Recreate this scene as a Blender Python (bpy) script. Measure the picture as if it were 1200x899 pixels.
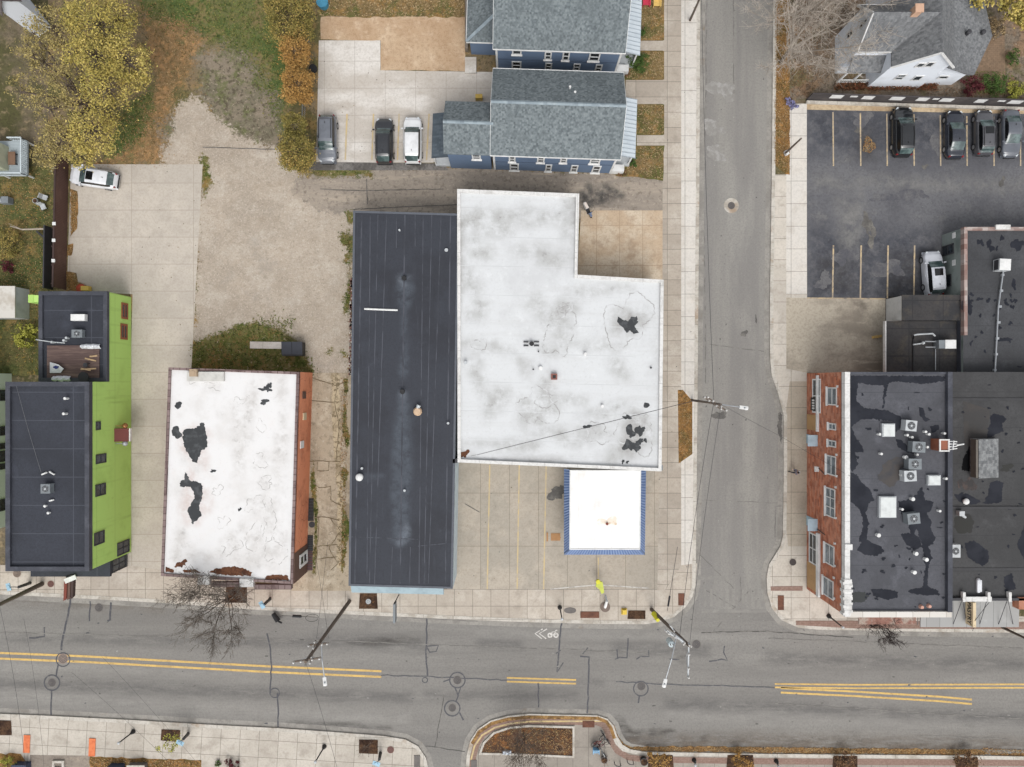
import bpy, bmesh, math, random
import numpy as np
from mathutils import Vector, Matrix, noise as mnoise
from math import radians, sin, cos, pi, sqrt, atan2

for o in list(bpy.data.objects): bpy.data.objects.remove(o)
SC = bpy.context.scene
COL = SC.collection
random.seed(7)
# ------------------------------------------------------------------ camera, sky, sun, exposure
F = 833.0; S = 11.5; H = F / S; CX, CY = 600.0, 449.5      # photo pixels, pixels per metre on the ground
cam_d = bpy.data.cameras.new('camera'); cam = bpy.data.objects.new('camera', cam_d); COL.objects.link(cam)
cam.location = (0, 0, H); cam.rotation_euler = (0, 0, 0)
cam_d.sensor_width = 36; cam_d.lens = 36 * F / 1200; cam_d.clip_start = 1; cam_d.clip_end = 3000
SC.camera = cam
SUN_EL, SUN_AZ = radians(55), radians(172)                  # azimuth clockwise from north
w = bpy.data.worlds.new('World'); SC.world = w; w.use_nodes = True
wn = w.node_tree.nodes; wl = w.node_tree.links; wn.clear()
wo = wn.new('ShaderNodeOutputWorld'); bg = wn.new('ShaderNodeBackground'); sk = wn.new('ShaderNodeTexSky'); hs = wn.new('ShaderNodeHueSaturation')
sk.sky_type = 'NISHITA'; sk.sun_disc = False; sk.sun_elevation = SUN_EL; sk.sun_rotation = SUN_AZ; sk.dust_density = 4.0
hs.inputs['Saturation'].default_value = 0.16
bg.inputs['Strength'].default_value = 0.15
wl.new(sk.outputs[0], hs.inputs['Color']); wl.new(hs.outputs[0], bg.inputs['Color']); wl.new(bg.outputs[0], wo.inputs[0])
sun_d = bpy.data.lights.new('sun', 'SUN'); sun = bpy.data.objects.new('sun', sun_d); COL.objects.link(sun)
sun_d.energy = 0.5; sun_d.angle = radians(35); sun_d.color = (1, 0.97, 0.92)
sd = Vector((sin(SUN_AZ) * cos(SUN_EL), cos(SUN_AZ) * cos(SUN_EL), sin(SUN_EL)))
sun.rotation_euler = sd.to_track_quat('Z', 'Y').to_euler(); sun.location = sd * 200
SC.view_settings.view_transform = 'Standard'; SC.view_settings.look = 'None'; SC.view_settings.gamma = 1
SC.view_settings.exposure = 0.60

# ------------------------------------------------------------------ helpers
def P(x, y, h=0.0):
    k = (H - h) / F
    return Vector(((x - CX) * k, (CY - y) * k, h))
def on_x(X, px, py):                       # height and Y of a photo point lying on the plane x = X
    k = X / (px - CX); return (CY - py) * k, H - F * k
def on_y(Y, px, py):
    k = Y / (CY - py); return (px - CX) * k, H - F * k
K = 0.78
def lin(c):
    c /= 255.0
    return c / 12.92 if c <= .04045 else ((c + .055) / 1.055) ** 2.4
def C(r, g, b, k=1.0):
    return tuple(min(.9, lin(v) * K * k) for v in (r, g, b)) + (1,)

class MB:
    def __init__(s): s.v = []; s.f = []; s.m = []
    def add(s, vs, fs, mi=0):
        b = len(s.v); s.v += [tuple(v) for v in vs]
        for f in fs: s.f.append([b + i for i in f]); s.m.append(mi)
        return s
    def face(s, pts, mi=0): return s.add(pts, [list(range(len(pts)))], mi)
    def prism(s, poly, z0, z1, mi=0, cap_mi=None, bottom=True):
        n = len(poly); a = sum(poly[i][0] * poly[(i + 1) % n][1] - poly[(i + 1) % n][0] * poly[i][1] for i in range(n))
        if a < 0: poly = poly[::-1]
        vs = [(p[0], p[1], z0) for p in poly] + [(p[0], p[1], z1) for p in poly]
        s.add(vs, [[i, (i + 1) % n, n + (i + 1) % n, n + i] for i in range(n)], mi)
        s.face([(p[0], p[1], z1) for p in poly], mi if cap_mi is None else cap_mi)
        if bottom: s.face([(p[0], p[1], z0) for p in poly[::-1]], mi)
        return s
    def box(s, x0, y0, z0, x1, y1, z1, mi=0):
        if x0 > x1: x0, x1 = x1, x0
        if y0 > y1: y0, y1 = y1, y0
        return s.prism([(x0, y0), (x1, y0), (x1, y1), (x0, y1)], min(z0, z1), max(z0, z1), mi)
    def obox(s, c, sx, sy, sz, rz=0.0, mi=0, mat=None):
        R = mat if mat is not None else Matrix.Rotation(rz, 3, 'Z')
        c = Vector(c); vs = [c + R @ Vector((a * sx / 2, b * sy / 2, d * sz / 2)) for d in (-1, 1) for a, b in ((-1, -1), (1, -1), (1, 1), (-1, 1))]
        return s.add(vs, [[3, 2, 1, 0], [4, 5, 6, 7], [0, 1, 5, 4], [1, 2, 6, 5], [2, 3, 7, 6], [3, 0, 4, 7]], mi)
    def bar(s, p0, p1, wx, wz, mi=0):           # square bar from p0 to p1
        p0, p1 = Vector(p0), Vector(p1); d = p1 - p0
        q = d.to_track_quat('X', 'Z').to_matrix()
        return s.obox((p0 + p1) / 2, d.length, wx, wz, mi=mi, mat=q)
    def tube(s, p0, p1, r0, r1=None, n=6, mi=0, caps=True):
        p0, p1 = Vector(p0), Vector(p1); r1 = r0 if r1 is None else r1
        d = (p1 - p0)
        if d.length < 1e-6: return s
        d.normalize(); a = Vector((0, 0, 1)) if abs(d.z) < .9 else Vector((1, 0, 0))
        u = d.cross(a).normalized(); v = d.cross(u)
        vs = [p + (u * cos(2 * pi * i / n) + v * sin(2 * pi * i / n)) * r for p, r in ((p0, r0), (p1, r1)) for i in range(n)]
        fs = [[i, n + i, n + (i + 1) % n, (i + 1) % n] for i in range(n)]
        if caps: fs += [list(range(n)), list(range(2 * n - 1, n - 1, -1))]
        return s.add(vs, fs, mi)
    def path(s, pts, r, n=5, mi=0):
        for a, b in zip(pts, pts[1:]): s.tube(a, b, r, r, n, mi)
        return s
    def cyl(s, x, y, z0, z1, r, n=16, mi=0, r1=None): return s.tube((x, y, z0), (x, y, z1), r, r1, n, mi)
    def dome(s, x, y, z, r, hz, n=14, k=4, mi=0):
        rings = [[(x + r * cos(a) * cos(2 * pi * i / n), y + r * cos(a) * sin(2 * pi * i / n), z + hz * sin(a)) for i in range(n)] for a in [pi / 2 * j / k for j in range(k)]]
        vs = sum(rings, []) + [(x, y, z + hz)]
        fs = [[j * n + i, j * n + (i + 1) % n, (j + 1) * n + (i + 1) % n, (j + 1) * n + i] for j in range(k - 1) for i in range(n)]
        fs += [[(k - 1) * n + i, (k - 1) * n + (i + 1) % n, k * n] for i in range(n)]
        return s.add(vs, fs, mi)
    def ring(s, x, y, z, r0, r1, n=24, mi=0, a0=0, a1=2 * pi):
        vs = []; full = abs(a1 - a0 - 2 * pi) < 1e-6
        for i in range(n + (0 if full else 1)):
            a = a0 + (a1 - a0) * i / n; vs += [(x + r0 * cos(a), y + r0 * sin(a), z), (x + r1 * cos(a), y + r1 * sin(a), z)]
        m = len(vs) // 2
        return s.add(vs, [[2 * i, 2 * i + 1, (2 * i + 3) % (2 * m), (2 * i + 2) % (2 * m)] for i in range(m if full else m - 1)], mi)
    def ribbon(s, pts, width, z, mi=0, side=0):  # flat strip along world points; side -1/0/1
        pts = [Vector((p[0], p[1])) for p in pts]; L = []; n = len(pts)
        for i, p in enumerate(pts):
            t = ((pts[min(i + 1, n - 1)] - p).normalized() + (p - pts[max(i - 1, 0)]).normalized())
            t = t.normalized() if t.length > 1e-6 else Vector((1, 0))
            L.append((p, Vector((-t.y, t.x))))
        wa, wb = (width / 2, -width / 2) if side == 0 else ((width, 0) if side > 0 else (0, -width))
        vs = []
        for p, nn in L:
            a = p + nn * wa; b = p + nn * wb; vs += [(a.x, a.y, z), (b.x, b.y, z)]
        return s.add(vs, [[2 * i, 2 * i + 1, 2 * i + 3, 2 * i + 2] for i in range(n - 1)], mi)
    def build(s, name, mats, parent=None, org=None, smooth=False):
        if not isinstance(mats, (list, tuple)): mats = [mats]
        o0 = Vector(ORG.get(parent.name, (0, 0, 0))) if parent is not None else Vector(org or (0, 0, 0))
        me = bpy.data.meshes.new(name)
        me.from_pydata([(v[0] - o0.x, v[1] - o0.y, v[2] - o0.z) for v in s.v], [], s.f)
        for m in mats: me.materials.append(m)
        me.polygons.foreach_set('material_index', s.m)
        if smooth: me.polygons.foreach_set('use_smooth', [True] * len(s.f))
        me.update()
        o = bpy.data.objects.new(name, me); COL.objects.link(o)
        if parent is not None: o.parent = parent; ORG[o.name] = tuple(o0)
        else: o.location = o0; ORG[o.name] = tuple(o0)
        return o
ORG = {}
def tag(o, label, cat, group=None, kind=None):
    o['label'] = label
    if cat: o['category'] = cat
    if group: o['group'] = group
    if kind: o['kind'] = kind
    return o
def thing(name, label, cat, loc, group=None):
    o = bpy.data.objects.new(name, None); o.empty_display_size = .5; COL.objects.link(o)
    o.location = loc; ORG[o.name] = tuple(loc)
    return tag(o, label, cat, group)
def struct(o, label=None):
    o['kind'] = 'structure'; o['label'] = label or o.name.split('.')[0].replace('_', ' '); return o
def W(pts, h=0.0): return [tuple(P(x, y, h))[:2] for x, y in pts]
def jag(poly, step=8, amp=2.5, seed=0, closed=True):     # roughen an outline (photo px)
    out = []; n = len(poly); rg = random.Random(seed)
    for i in range(n if closed else n - 1):
        a, b = Vector(poly[i]), Vector(poly[(i + 1) % n]); m = max(1, int((b - a).length / step))
        for j in range(m):
            p = a.lerp(b, j / m)
            out.append((p.x + rg.uniform(-amp, amp), p.y + rg.uniform(-amp, amp)))
    if not closed: out.append(tuple(poly[-1]))
    return out
def blob(cx, cy, rx, ry, seed=0, rough=.35, n=22, rot=0.0):  # irregular patch (photo px)
    rg = random.Random(seed); ph = [rg.uniform(0, 6.28) for _ in range(5)]; am = [rough / (k + 1) ** .7 * rg.uniform(.5, 1) for k in range(5)]
    out = []
    for i in range(n):
        a = 2 * pi * i / n; r = 1 + sum(am[k] * sin((k + 2) * a + ph[k]) for k in range(5)); r = max(r, .25)
        x, y = rx * r * cos(a), ry * r * sin(a)
        out.append((cx + x * cos(rot) - y * sin(rot), cy + x * sin(rot) + y * cos(rot)))
    return out
def ragged(poly, seed=0):                                 # torn outline: finer and rougher than jag()
    rg = random.Random(seed); out = []
    n = len(poly); big = max(abs(poly[i][0] - poly[i // 2][0]) + abs(poly[i][1] - poly[i // 2][1]) for i in range(n)); am = min(1.3, max(.15, big * .05))
    for i in range(n):
        p, q = Vector(poly[i]), Vector(poly[(i + 1) % n]); m = max(1, int((q - p).length / 1.3))
        for j in range(m):
            v = p.lerp(q, j / m); k = mnoise.noise(Vector((v.x * .35 + seed * 3.1, v.y * .35, seed))) * am * 1.3; out.append((v.x + k + rg.uniform(-am, am) * .45, v.y + k * .6 + rg.uniform(-am, am) * .45))
    return out
def inset(poly, t):
    n = len(poly); a = sum(poly[i][0] * poly[(i + 1) % n][1] - poly[(i + 1) % n][0] * poly[i][1] for i in range(n))
    if a < 0: poly = poly[::-1]
    out = []
    for i in range(n):
        p0, p1, p2 = Vector(poly[i - 1]), Vector(poly[i]), Vector(poly[(i + 1) % n])
        d1 = (p1 - p0).normalized(); d2 = (p2 - p1).normalized(); n1 = Vector((-d1.y, d1.x)); n2 = Vector((-d2.y, d2.x))
        m = (n1 + n2); m = m / max(.3, m.length_squared) * 2
        out.append(tuple(p1 + m * t))
    return out
def rim(mb, poly, t, z0, z1, mi=0):                      # hollow wall of thickness t along a closed outline
    n = len(poly); a = sum(poly[i][0] * poly[(i + 1) % n][1] - poly[(i + 1) % n][0] * poly[i][1] for i in range(n))
    if a < 0: poly = poly[::-1]
    q = inset(poly, t); V = lambda p, z: (p[0], p[1], z)
    for i in range(n):
        j = (i + 1) % n
        mb.face([V(poly[i], z0), V(poly[j], z0), V(poly[j], z1), V(poly[i], z1)], mi)
        mb.face([V(q[j], z0), V(q[i], z0), V(q[i], z1), V(q[j], z1)], mi)
        mb.face([V(poly[i], z1), V(poly[j], z1), V(q[j], z1), V(q[i], z1)], mi)
    return mb
def inside(p, poly):
    x, y = p; c = False; n = len(poly)
    for i in range(n):
        x0, y0 = poly[i]; x1, y1 = poly[i - 1]
        if (y0 > y) != (y1 > y) and x < (x1 - x0) * (y - y0) / (y1 - y0) + x0: c = not c
    return c
def sample(poly, n, rg):
    xs = [p[0] for p in poly]; ys = [p[1] for p in poly]; out = []
    for _ in range(n * 30):
        if len(out) >= n: break
        p = (rg.uniform(min(xs), max(xs)), rg.uniform(min(ys), max(ys)))
        if inside(p, poly): out.append(p)
    return out
def quads(pts, smin, smax, seed=0, flat=.5):             # many small leaf faces round given points -> verts, faces
    rg = np.random.default_rng(seed); n = len(pts); p = np.asarray(pts, float).reshape(n, 3)
    u = rg.normal(size=(n, 3)); u[:, 2] *= (1 - flat); u /= np.linalg.norm(u, axis=1)[:, None] + 1e-9
    t = rg.normal(size=(n, 3)); t[:, 2] *= (1 - flat); v = t - (t * u).sum(1)[:, None] * u; v /= np.linalg.norm(v, axis=1)[:, None] + 1e-9
    s = rg.uniform(smin, smax, n)[:, None]; u = u * s; v = v * s * .62
    return np.stack([p - u, p - v * .9, p + u, p + v], 1).reshape(-1, 3)
def leafmesh(name, pts, smin, smax, mats, parent=None, org=None, seed=0, flat=.5, mi=None):
    o0 = np.array(ORG.get(parent.name) if parent is not None else (org or (0, 0, 0)))
    vs = quads(pts, smin, smax, seed, flat) - o0; n = len(pts)
    me = bpy.data.meshes.new(name); me.vertices.add(4 * n); me.loops.add(4 * n); me.polygons.add(n)
    me.vertices.foreach_set('co', vs.ravel()); me.loops.foreach_set('vertex_index', np.arange(4 * n, dtype=np.int32))
    me.polygons.foreach_set('loop_start', np.arange(0, 4 * n, 4, dtype=np.int32)); me.polygons.foreach_set('loop_total', np.full(n, 4, dtype=np.int32))
    if not isinstance(mats, (list, tuple)): mats = [mats]
    for m in mats: me.materials.append(m)
    if mi is not None: me.polygons.foreach_set('material_index', np.asarray(mi, dtype=np.int32))
    me.update(calc_edges=True); me.validate()
    o = bpy.data.objects.new(name, me); COL.objects.link(o); ORG[o.name] = tuple(o0)
    if parent is not None: o.parent = parent
    else: o.location = o0
    return o

# ------------------------------------------------------------------ materials
class NT:
    def __init__(s, name):
        s.m = bpy.data.materials.new(name); s.m.use_nodes = True; s.t = s.m.node_tree; s.t.nodes.clear()
        s.out = s.n('ShaderNodeOutputMaterial'); s.b = s.n('ShaderNodeBsdfPrincipled'); s.l(s.b.outputs[0], s.out.inputs[0])
    def n(s, t): return s.t.nodes.new(t)
    def l(s, a, b): s.t.links.new(a, b)
    def math(s, op, a, b=None, clamp=False):
        m = s.n('ShaderNodeMath'); m.operation = op; m.use_clamp = clamp
        for i, x in enumerate((a, b)):
            if x is None: continue
            if isinstance(x, (int, float)): m.inputs[i].default_value = x
            else: s.l(x, m.inputs[i])
        return m.outputs[0]
    def mapr(s, x, a, b, c=0.0, d=1.0):
        m = s.n('ShaderNodeMapRange'); m.interpolation_type = 'SMOOTHSTEP'; s.l(x, m.inputs[0])
        for i, v in enumerate((a, b, c, d)): m.inputs[i + 1].default_value = v
        return m.outputs[0]
    def mix(s, f, a, b, mode='MIX'):
        m = s.n('ShaderNodeMix'); m.data_type = 'RGBA'; m.blend_type = mode
        if isinstance(f, (int, float)): m.inputs[0].default_value = f
        else: s.l(f, m.inputs[0])
        for i, x in ((6, a), (7, b)):
            if isinstance(x, tuple): m.inputs[i].default_value = x
            else: s.l(x, m.inputs[i])
        return m.outputs[2]
    def noise(s, v, sc, det=5, rough=.6, dist=0):
        n = s.n('ShaderNodeTexNoise'); n.inputs['Scale'].default_value = sc; n.inputs['Detail'].default_value = det; n.inputs['Roughness'].default_value = rough; n.inputs['Distortion'].default_value = dist
        s.l(v, n.inputs['Vector']); return n.outputs[0]
    def vmul(s, v, sc, off=(0, 0, 0)):
        m = s.n('ShaderNodeMapping'); s.l(v, m.inputs[0]); m.inputs['Scale'].default_value = sc; m.inputs['Location'].default_value = off; return m.outputs[0]
MATS = {}
def surf(name, base, layers=(), rough=.9, spec=.25, bump=.0, bscale=25, wall=False, metal=0.0, coat=0.0, rot=0.0, world=True):
    if name in MATS: return MATS[name]
    t = NT(name); 
    if world: v0 = t.n('ShaderNodeNewGeometry').outputs['Position']
    else: v0 = t.n('ShaderNodeTexCoord').outputs['Object']
    if rot:
        mp = t.n('ShaderNodeMapping'); mp.inputs['Rotation'].default_value = (0, 0, rot); t.l(v0, mp.inputs[0]); v0 = mp.outputs[0]
    v = v0
    if wall:
        sp = t.n('ShaderNodeSeparateXYZ'); t.l(v0, sp.inputs[0]); cb = t.n('ShaderNodeCombineXYZ')
        t.l(t.math('ADD', sp.outputs[0], sp.outputs[1]), cb.inputs[0]); t.l(sp.outputs[2], cb.inputs[1]); v = cb.outputs[0]
    col = base; k = 0
    for L in layers:
        k += 1; ty = L[0]; c = L[1]; q = L[2] if len(L) > 2 else {}
        sc = q.get('s', 1.0); vv = v; off = (7.3 * k + len(name), 3.1 * k, 1.7 * k)
        if ty in ('brick', 'tile'):
            br = t.n('ShaderNodeTexBrick'); br.offset = q.get('off', .5); br.inputs['Scale'].default_value = 1
            br.inputs['Brick Width'].default_value = q['w']; br.inputs['Row Height'].default_value = q['h']; br.inputs['Mortar Size'].default_value = q.get('mo', .01)
            br.inputs['Mortar Smooth'].default_value = .2; br.inputs['Bias'].default_value = q.get('bias', 0)
            mp = t.n('ShaderNodeMapping'); mp.inputs['Location'].default_value = q.get('loc', (0, 0, 0)); t.l(v, mp.inputs[0]); t.l(mp.outputs[0], br.inputs['Vector'])
            if ty == 'tile':
                br.inputs['Color1'].default_value = (0, 0, 0, 1); br.inputs['Color2'].default_value = (1, 1, 1, 1); br.inputs['Mortar'].default_value = (.5, .5, .5, 1)
                m = t.math('MULTIPLY', br.outputs['Color'], q.get('a', .5))
            else: m = t.math('MULTIPLY', br.outputs['Fac'], q.get('a', .6))
        else:
            vv = t.vmul(v, sc if isinstance(sc, tuple) else (sc, sc, sc), off)
            if ty == 'n': m = t.mapr(t.noise(vv, 1, q.get('d', 6), q.get('r', .62), q.get('di', 0)), q.get('lo', .45), q.get('hi', .65))
            elif ty == 'ring':
                x = t.math('ABSOLUTE', t.math('SUBTRACT', t.noise(vv, 1, q.get('d', 4), .5, q.get('di', .3)), q.get('c', .5)))
                m = t.mapr(x, 0, q.get('w', .02), 1, 0)
            elif ty == 'vor':
                vo = t.n('ShaderNodeTexVoronoi'); vo.feature = q.get('f', 'DISTANCE_TO_EDGE'); vo.inputs['Scale'].default_value = 1
                vd = t.n('ShaderNodeVectorMath'); vd.operation = 'ADD'; nz = t.n('ShaderNodeTexNoise'); nz.inputs['Scale'].default_value = 2; t.l(vv, nz.inputs['Vector'])
                vs = t.n('ShaderNodeVectorMath'); vs.operation = 'SCALE'; vs.inputs['Scale'].default_value = q.get('di', .4); t.l(nz.outputs[1], vs.inputs[0])
                t.l(vv, vd.inputs[0]); t.l(vs.outputs[0], vd.inputs[1]); t.l(vd.outputs[0], vo.inputs['Vector'])
                m = t.mapr(vo.outputs['Distance'], 0, q.get('w', .03), 1, 0)
                if 'gate' in q: m = t.math('MULTIPLY', m, t.mapr(t.noise(vv, .35, 3), q['gate'], q['gate'] + .1))
            elif ty == 'wave':
                wv = t.n('ShaderNodeTexWave'); wv.bands_direction = q.get('dir', 'X'); wv.inputs['Scale'].default_value = q.get('f', 1); t.l(v, wv.inputs['Vector'])
                m = t.mapr(wv.outputs[1], q.get('lo', .8), q.get('hi', .95))
            m = t.math('MULTIPLY', m, q.get('a', 1.0))
        col = t.mix(m, col, c)
    if isinstance(col, tuple): t.b.inputs['Base Color'].default_value = col
    else: t.l(col, t.b.inputs['Base Color'])
    t.b.inputs['Roughness'].default_value = rough; t.b.inputs['Specular IOR Level'].default_value = spec; t.b.inputs['Metallic'].default_value = metal; t.b.inputs['Coat Weight'].default_value = coat
    if bump:
        bp = t.n('ShaderNodeBump'); bp.inputs['Strength'].default_value = bump; bp.inputs['Distance'].default_value = .05
        t.l(t.noise(t.vmul(v, (bscale,) * 3), 1, 4), bp.inputs['Height']); t.l(bp.outputs[0], t.b.inputs['Normal'])
    MATS[name] = t.m; return t.m
def leafmat(name, cols, clump=.35, rough=.75):
    if name in MATS: return MATS[name]
    cols = [tuple(v * .91 + .09 * (.25 * q[0] + .65 * q[1] + .1 * q[2]) for v in q[:3]) + (1,) for q in cols]
    t = NT(name); g = t.n('ShaderNodeNewGeometry'); r = t.n('ShaderNodeValToRGB'); cr = r.color_ramp; cr.interpolation = 'LINEAR'
    while len(cr.elements) < len(cols): cr.elements.new(.5)
    for i, c in enumerate(cols): cr.elements[i].position = i / max(1, len(cols) - 1); cr.elements[i].color = c
    nz = t.noise(t.vmul(g.outputs['Position'], (clump,) * 3), 1, 3)
    f = t.math('ADD', t.math('MULTIPLY', g.outputs['Random Per Island'], .6), t.math('MULTIPLY', t.mapr(nz, .3, .7), .4), True)
    t.l(f, r.inputs[0]); t.l(r.outputs[0], t.b.inputs['Base Color']); t.b.inputs['Roughness'].default_value = rough; t.b.inputs['Specular IOR Level'].default_value = .2
    MATS[name] = t.m; return t.m
def flat(name, col, rough=.7, spec=.4, metal=0.0, coat=0.0, var=.12):
    d = tuple(c * (1 - var * 2) for c in col[:3]) + (1,)
    return surf(name, col, [('n', d, dict(s=1.3, lo=.4, hi=.75)), ('n', d, dict(s=14, lo=.5, hi=.8, a=.5))], rough, spec, metal=metal, coat=coat, world=False)
GRAIN = lambda c, a=.5, s=9: ('n', c, dict(s=s * .5, lo=.44, hi=.64, a=a, d=4, r=.8))
# ------------------------------------------------------------------ ground, roads, pavements
m_ground = surf('dirt', C(118, 106, 88), [('n', C(86, 84, 52), dict(s=.2, lo=.4, hi=.6)), ('n', C(150, 132, 104), dict(s=1.2, lo=.5, hi=.7)), GRAIN(C(60, 52, 40))])
m_main = surf('main_asphalt', C(139, 136, 131), [
    ('n', C(114, 111, 108), dict(s=(.02, .36, 1), lo=.42, hi=.66, a=1)), ('n', C(112, 109, 106), dict(s=(.07, .9, 1), lo=.56, hi=.72, a=.6)), ('n', C(154, 151, 145), dict(s=(.03, .25, 1), lo=.52, hi=.7, a=.7)),
    ('n', C(122, 119, 115), dict(s=.6, lo=.5, hi=.75, a=.5)), GRAIN(C(104, 102, 100), .42, 11), ('n', C(172, 168, 160), dict(s=7, lo=.62, hi=.75, a=.5, d=2)),
    ('n', C(92, 90, 88), dict(s=(.5, 3.5, 1), lo=.66, hi=.74, a=.45))], .92, .2, .25, 30)
m_side = surf('side_asphalt', C(150, 147, 141), [
    ('n', C(138, 135, 131), dict(s=(.45, .03, 1), lo=.4, hi=.62)), ('n', C(160, 157, 150), dict(s=(.25, .06, 1), lo=.52, hi=.7, a=.7)),
    GRAIN(C(120, 117, 114), .42, 11), ('n', C(176, 172, 166), dict(s=8, lo=.62, hi=.75, a=.5, d=2)), ('n', C(118, 115, 112), dict(s=.9, lo=.68, hi=.78, a=.6))], .92, .2, .25, 30)
def concrete(name, c, w, h, loc=(0, 0, 0), tint=.35, joint=(96, 90, 82), dark=(150, 140, 128), off=0.0, rot=0.0, mo=.022, light=(224, 216, 204)):
    return surf(name, C(*c), [('tile', C(*dark), dict(w=w, h=h, mo=.0, a=tint, loc=loc, off=off)), ('n', C(*light), dict(s=.3, lo=.45, hi=.7, a=.45)),
        ('n', C(*dark), dict(s=.9, lo=.5, hi=.72, a=.5)), GRAIN(C(*[v * .8 for v in c]), .35, 10), ('n', C(*[v * .62 for v in c]), dict(s=2.4, lo=.68, hi=.8, a=.45)),
        ('brick', C(*joint), dict(w=w, h=h, mo=mo, a=.8, loc=loc, off=off))], .9, .25, .15, 20, rot=rot)
m_conc = concrete('pavement_concrete', (198, 187, 173), 1.85, 1.7, (.3, .55, 0))
m_walk = concrete('walk_concrete', (190, 179, 165), 3.2, 1.55, (.2, .3, 0), .45)
m_white = concrete('pale_concrete', (221, 216, 208), 3.6, 2.3, (.4, .1, 0), .25, dark=(190, 180, 168))
m_kerb = surf('kerb_concrete', C(206, 200, 190), [('n', C(176, 168, 156), dict(s=.8, lo=.45, hi=.65)), GRAIN(C(150, 144, 134), .4, 8), ('n', C(150, 118, 84), dict(s=.35, lo=.58, hi=.7, a=.5)), ('brick', C(110, 104, 96), dict(w=3.0, h=3.0, mo=.03, a=.5, off=0))])
m_gutter = surf('gutter_concrete', C(160, 156, 149), [('n', C(140, 136, 130), dict(s=.7, lo=.4, hi=.65)), GRAIN(C(122, 118, 112), .45, 10), ('n', C(120, 98, 74), dict(s=.5, lo=.62, hi=.74, a=.5))])
m_lot = surf('lot_concrete', C(184, 174, 160), [('tile', C(166, 160, 148), dict(w=2.95, h=5.4, mo=0, a=.7, loc=(.25, .35, 0), off=0)), ('n', C(198, 186, 170), dict(s=.35, lo=.45, hi=.65, a=.6)), ('n', C(154, 146, 134), dict(s=1.1, lo=.5, hi=.72, a=.5)), GRAIN(C(150, 140, 126), .4, 10), ('n', C(110, 102, 92), dict(s=1.8, lo=.7, hi=.78, a=.5)), ('brick', C(128, 116, 102), dict(w=2.95, h=5.4, mo=.03, a=.7, loc=(.25, .35, 0), off=0))])
m_drive = surf('driveway_concrete', C(196, 187, 175), [('tile', C(180, 172, 161), dict(w=6.3, h=2.75, mo=0, a=.5, loc=(.9, 1.6, 0), off=0)), ('n', C(216, 206, 192), dict(s=.22, lo=.45, hi=.65, a=.45)), ('n', C(172, 163, 151), dict(s=.8, lo=.5, hi=.72, a=.45)), GRAIN(C(166, 156, 144), .4, 10), ('brick', C(158, 148, 136), dict(w=6.3, h=2.75, mo=.03, a=.75, loc=(.9, 1.6, 0), off=0))])
m_park = surf('parking_concrete', C(198, 190, 180), [('n', C(222, 217, 210), dict(s=(.12, .3, 1), lo=.42, hi=.6)), ('n', C(178, 168, 156), dict(s=1.0, lo=.5, hi=.7, a=.4)), GRAIN(C(166, 158, 148), .35, 10), ('brick', C(164, 156, 146), dict(w=3.1, h=2.75, mo=.03, a=.7, loc=(.5, .2, 0), off=0))])
m_tan = surf('tan_concrete', C(198, 176, 150), [('n', C(212, 196, 174), dict(s=.3, lo=.42, hi=.62)), ('n', C(160, 136, 112), dict(s=.5, lo=.52, hi=.7, a=.7)), GRAIN(C(158, 138, 116), .4, 10), ('brick', C(150, 126, 102), dict(w=2.35, h=4.1, mo=.03, a=.6, loc=(.8, .3, 0), off=0))])
m_stained = surf('stained_concrete', C(190, 180, 163), [('n', C(150, 141, 128), dict(s=(.18, .3, 1), lo=.47, hi=.66)), ('n', C(100, 92, 84), dict(s=.3, lo=.6, hi=.74, a=.7)), ('n', C(206, 196, 178), dict(s=(.3, 1.4, 1), lo=.6, hi=.7, a=.7)), GRAIN(C(140, 130, 116), .45, 9)])
m_gravel = surf('gravel', C(190, 174, 156), [('n', C(172, 156, 138), dict(s=.12, lo=.4, hi=.62)), ('n', C(206, 194, 178), dict(s=.5, lo=.5, hi=.68, a=.7)), ('n', C(140, 124, 108), dict(s=3.2, lo=.52, hi=.72, a=.7, d=4)), GRAIN(C(120, 106, 92), .55, 8), ('n', C(226, 216, 204), dict(s=6, lo=.6, hi=.72, a=.8, d=2)), ('n', C(138, 134, 128), dict(s=.09, lo=.55, hi=.66, a=.5))], .95, .15, .6, 9)
m_alley = surf('alley_gravel', C(163, 151, 137), [('n', C(146, 136, 126), dict(s=(.06, .3, 1), lo=.4, hi=.6)), ('n', C(182, 168, 150), dict(s=(.1, .6, 1), lo=.52, hi=.68, a=.7)), GRAIN(C(112, 102, 92), .5, 8), ('n', C(196, 184, 168), dict(s=5, lo=.6, hi=.74, a=.6))], .95, .15, .5, 9)
m_straw = surf('straw_dirt', C(202, 177, 148), [('n', C(188, 160, 130), dict(s=.25, lo=.42, hi=.62)), ('n', C(216, 194, 168), dict(s=.9, lo=.5, hi=.68, a=.6)), GRAIN(C(158, 130, 102), .55, 7), ('n', C(128, 104, 80), dict(s=1.3, lo=.64, hi=.74, a=.6))], .95, .1, .6, 8)
m_lawn = surf('autumn_lawn', C(112, 110, 58), [('n', C(80, 100, 42), dict(s=.12, lo=.42, hi=.58)), ('n', C(164, 128, 66), dict(s=.16, lo=.48, hi=.6, a=.95)), ('n', C(136, 124, 106), dict(s=.1, lo=.56, hi=.66, a=.8)), ('n', C(60, 74, 34), dict(s=1.2, lo=.5, hi=.7, a=.7)), ('n', C(186, 142, 62), dict(s=4, lo=.58, hi=.66, a=.7, d=3)), GRAIN(C(52, 54, 26), .6, 7)], .95, .1, .8, 8)
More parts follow.
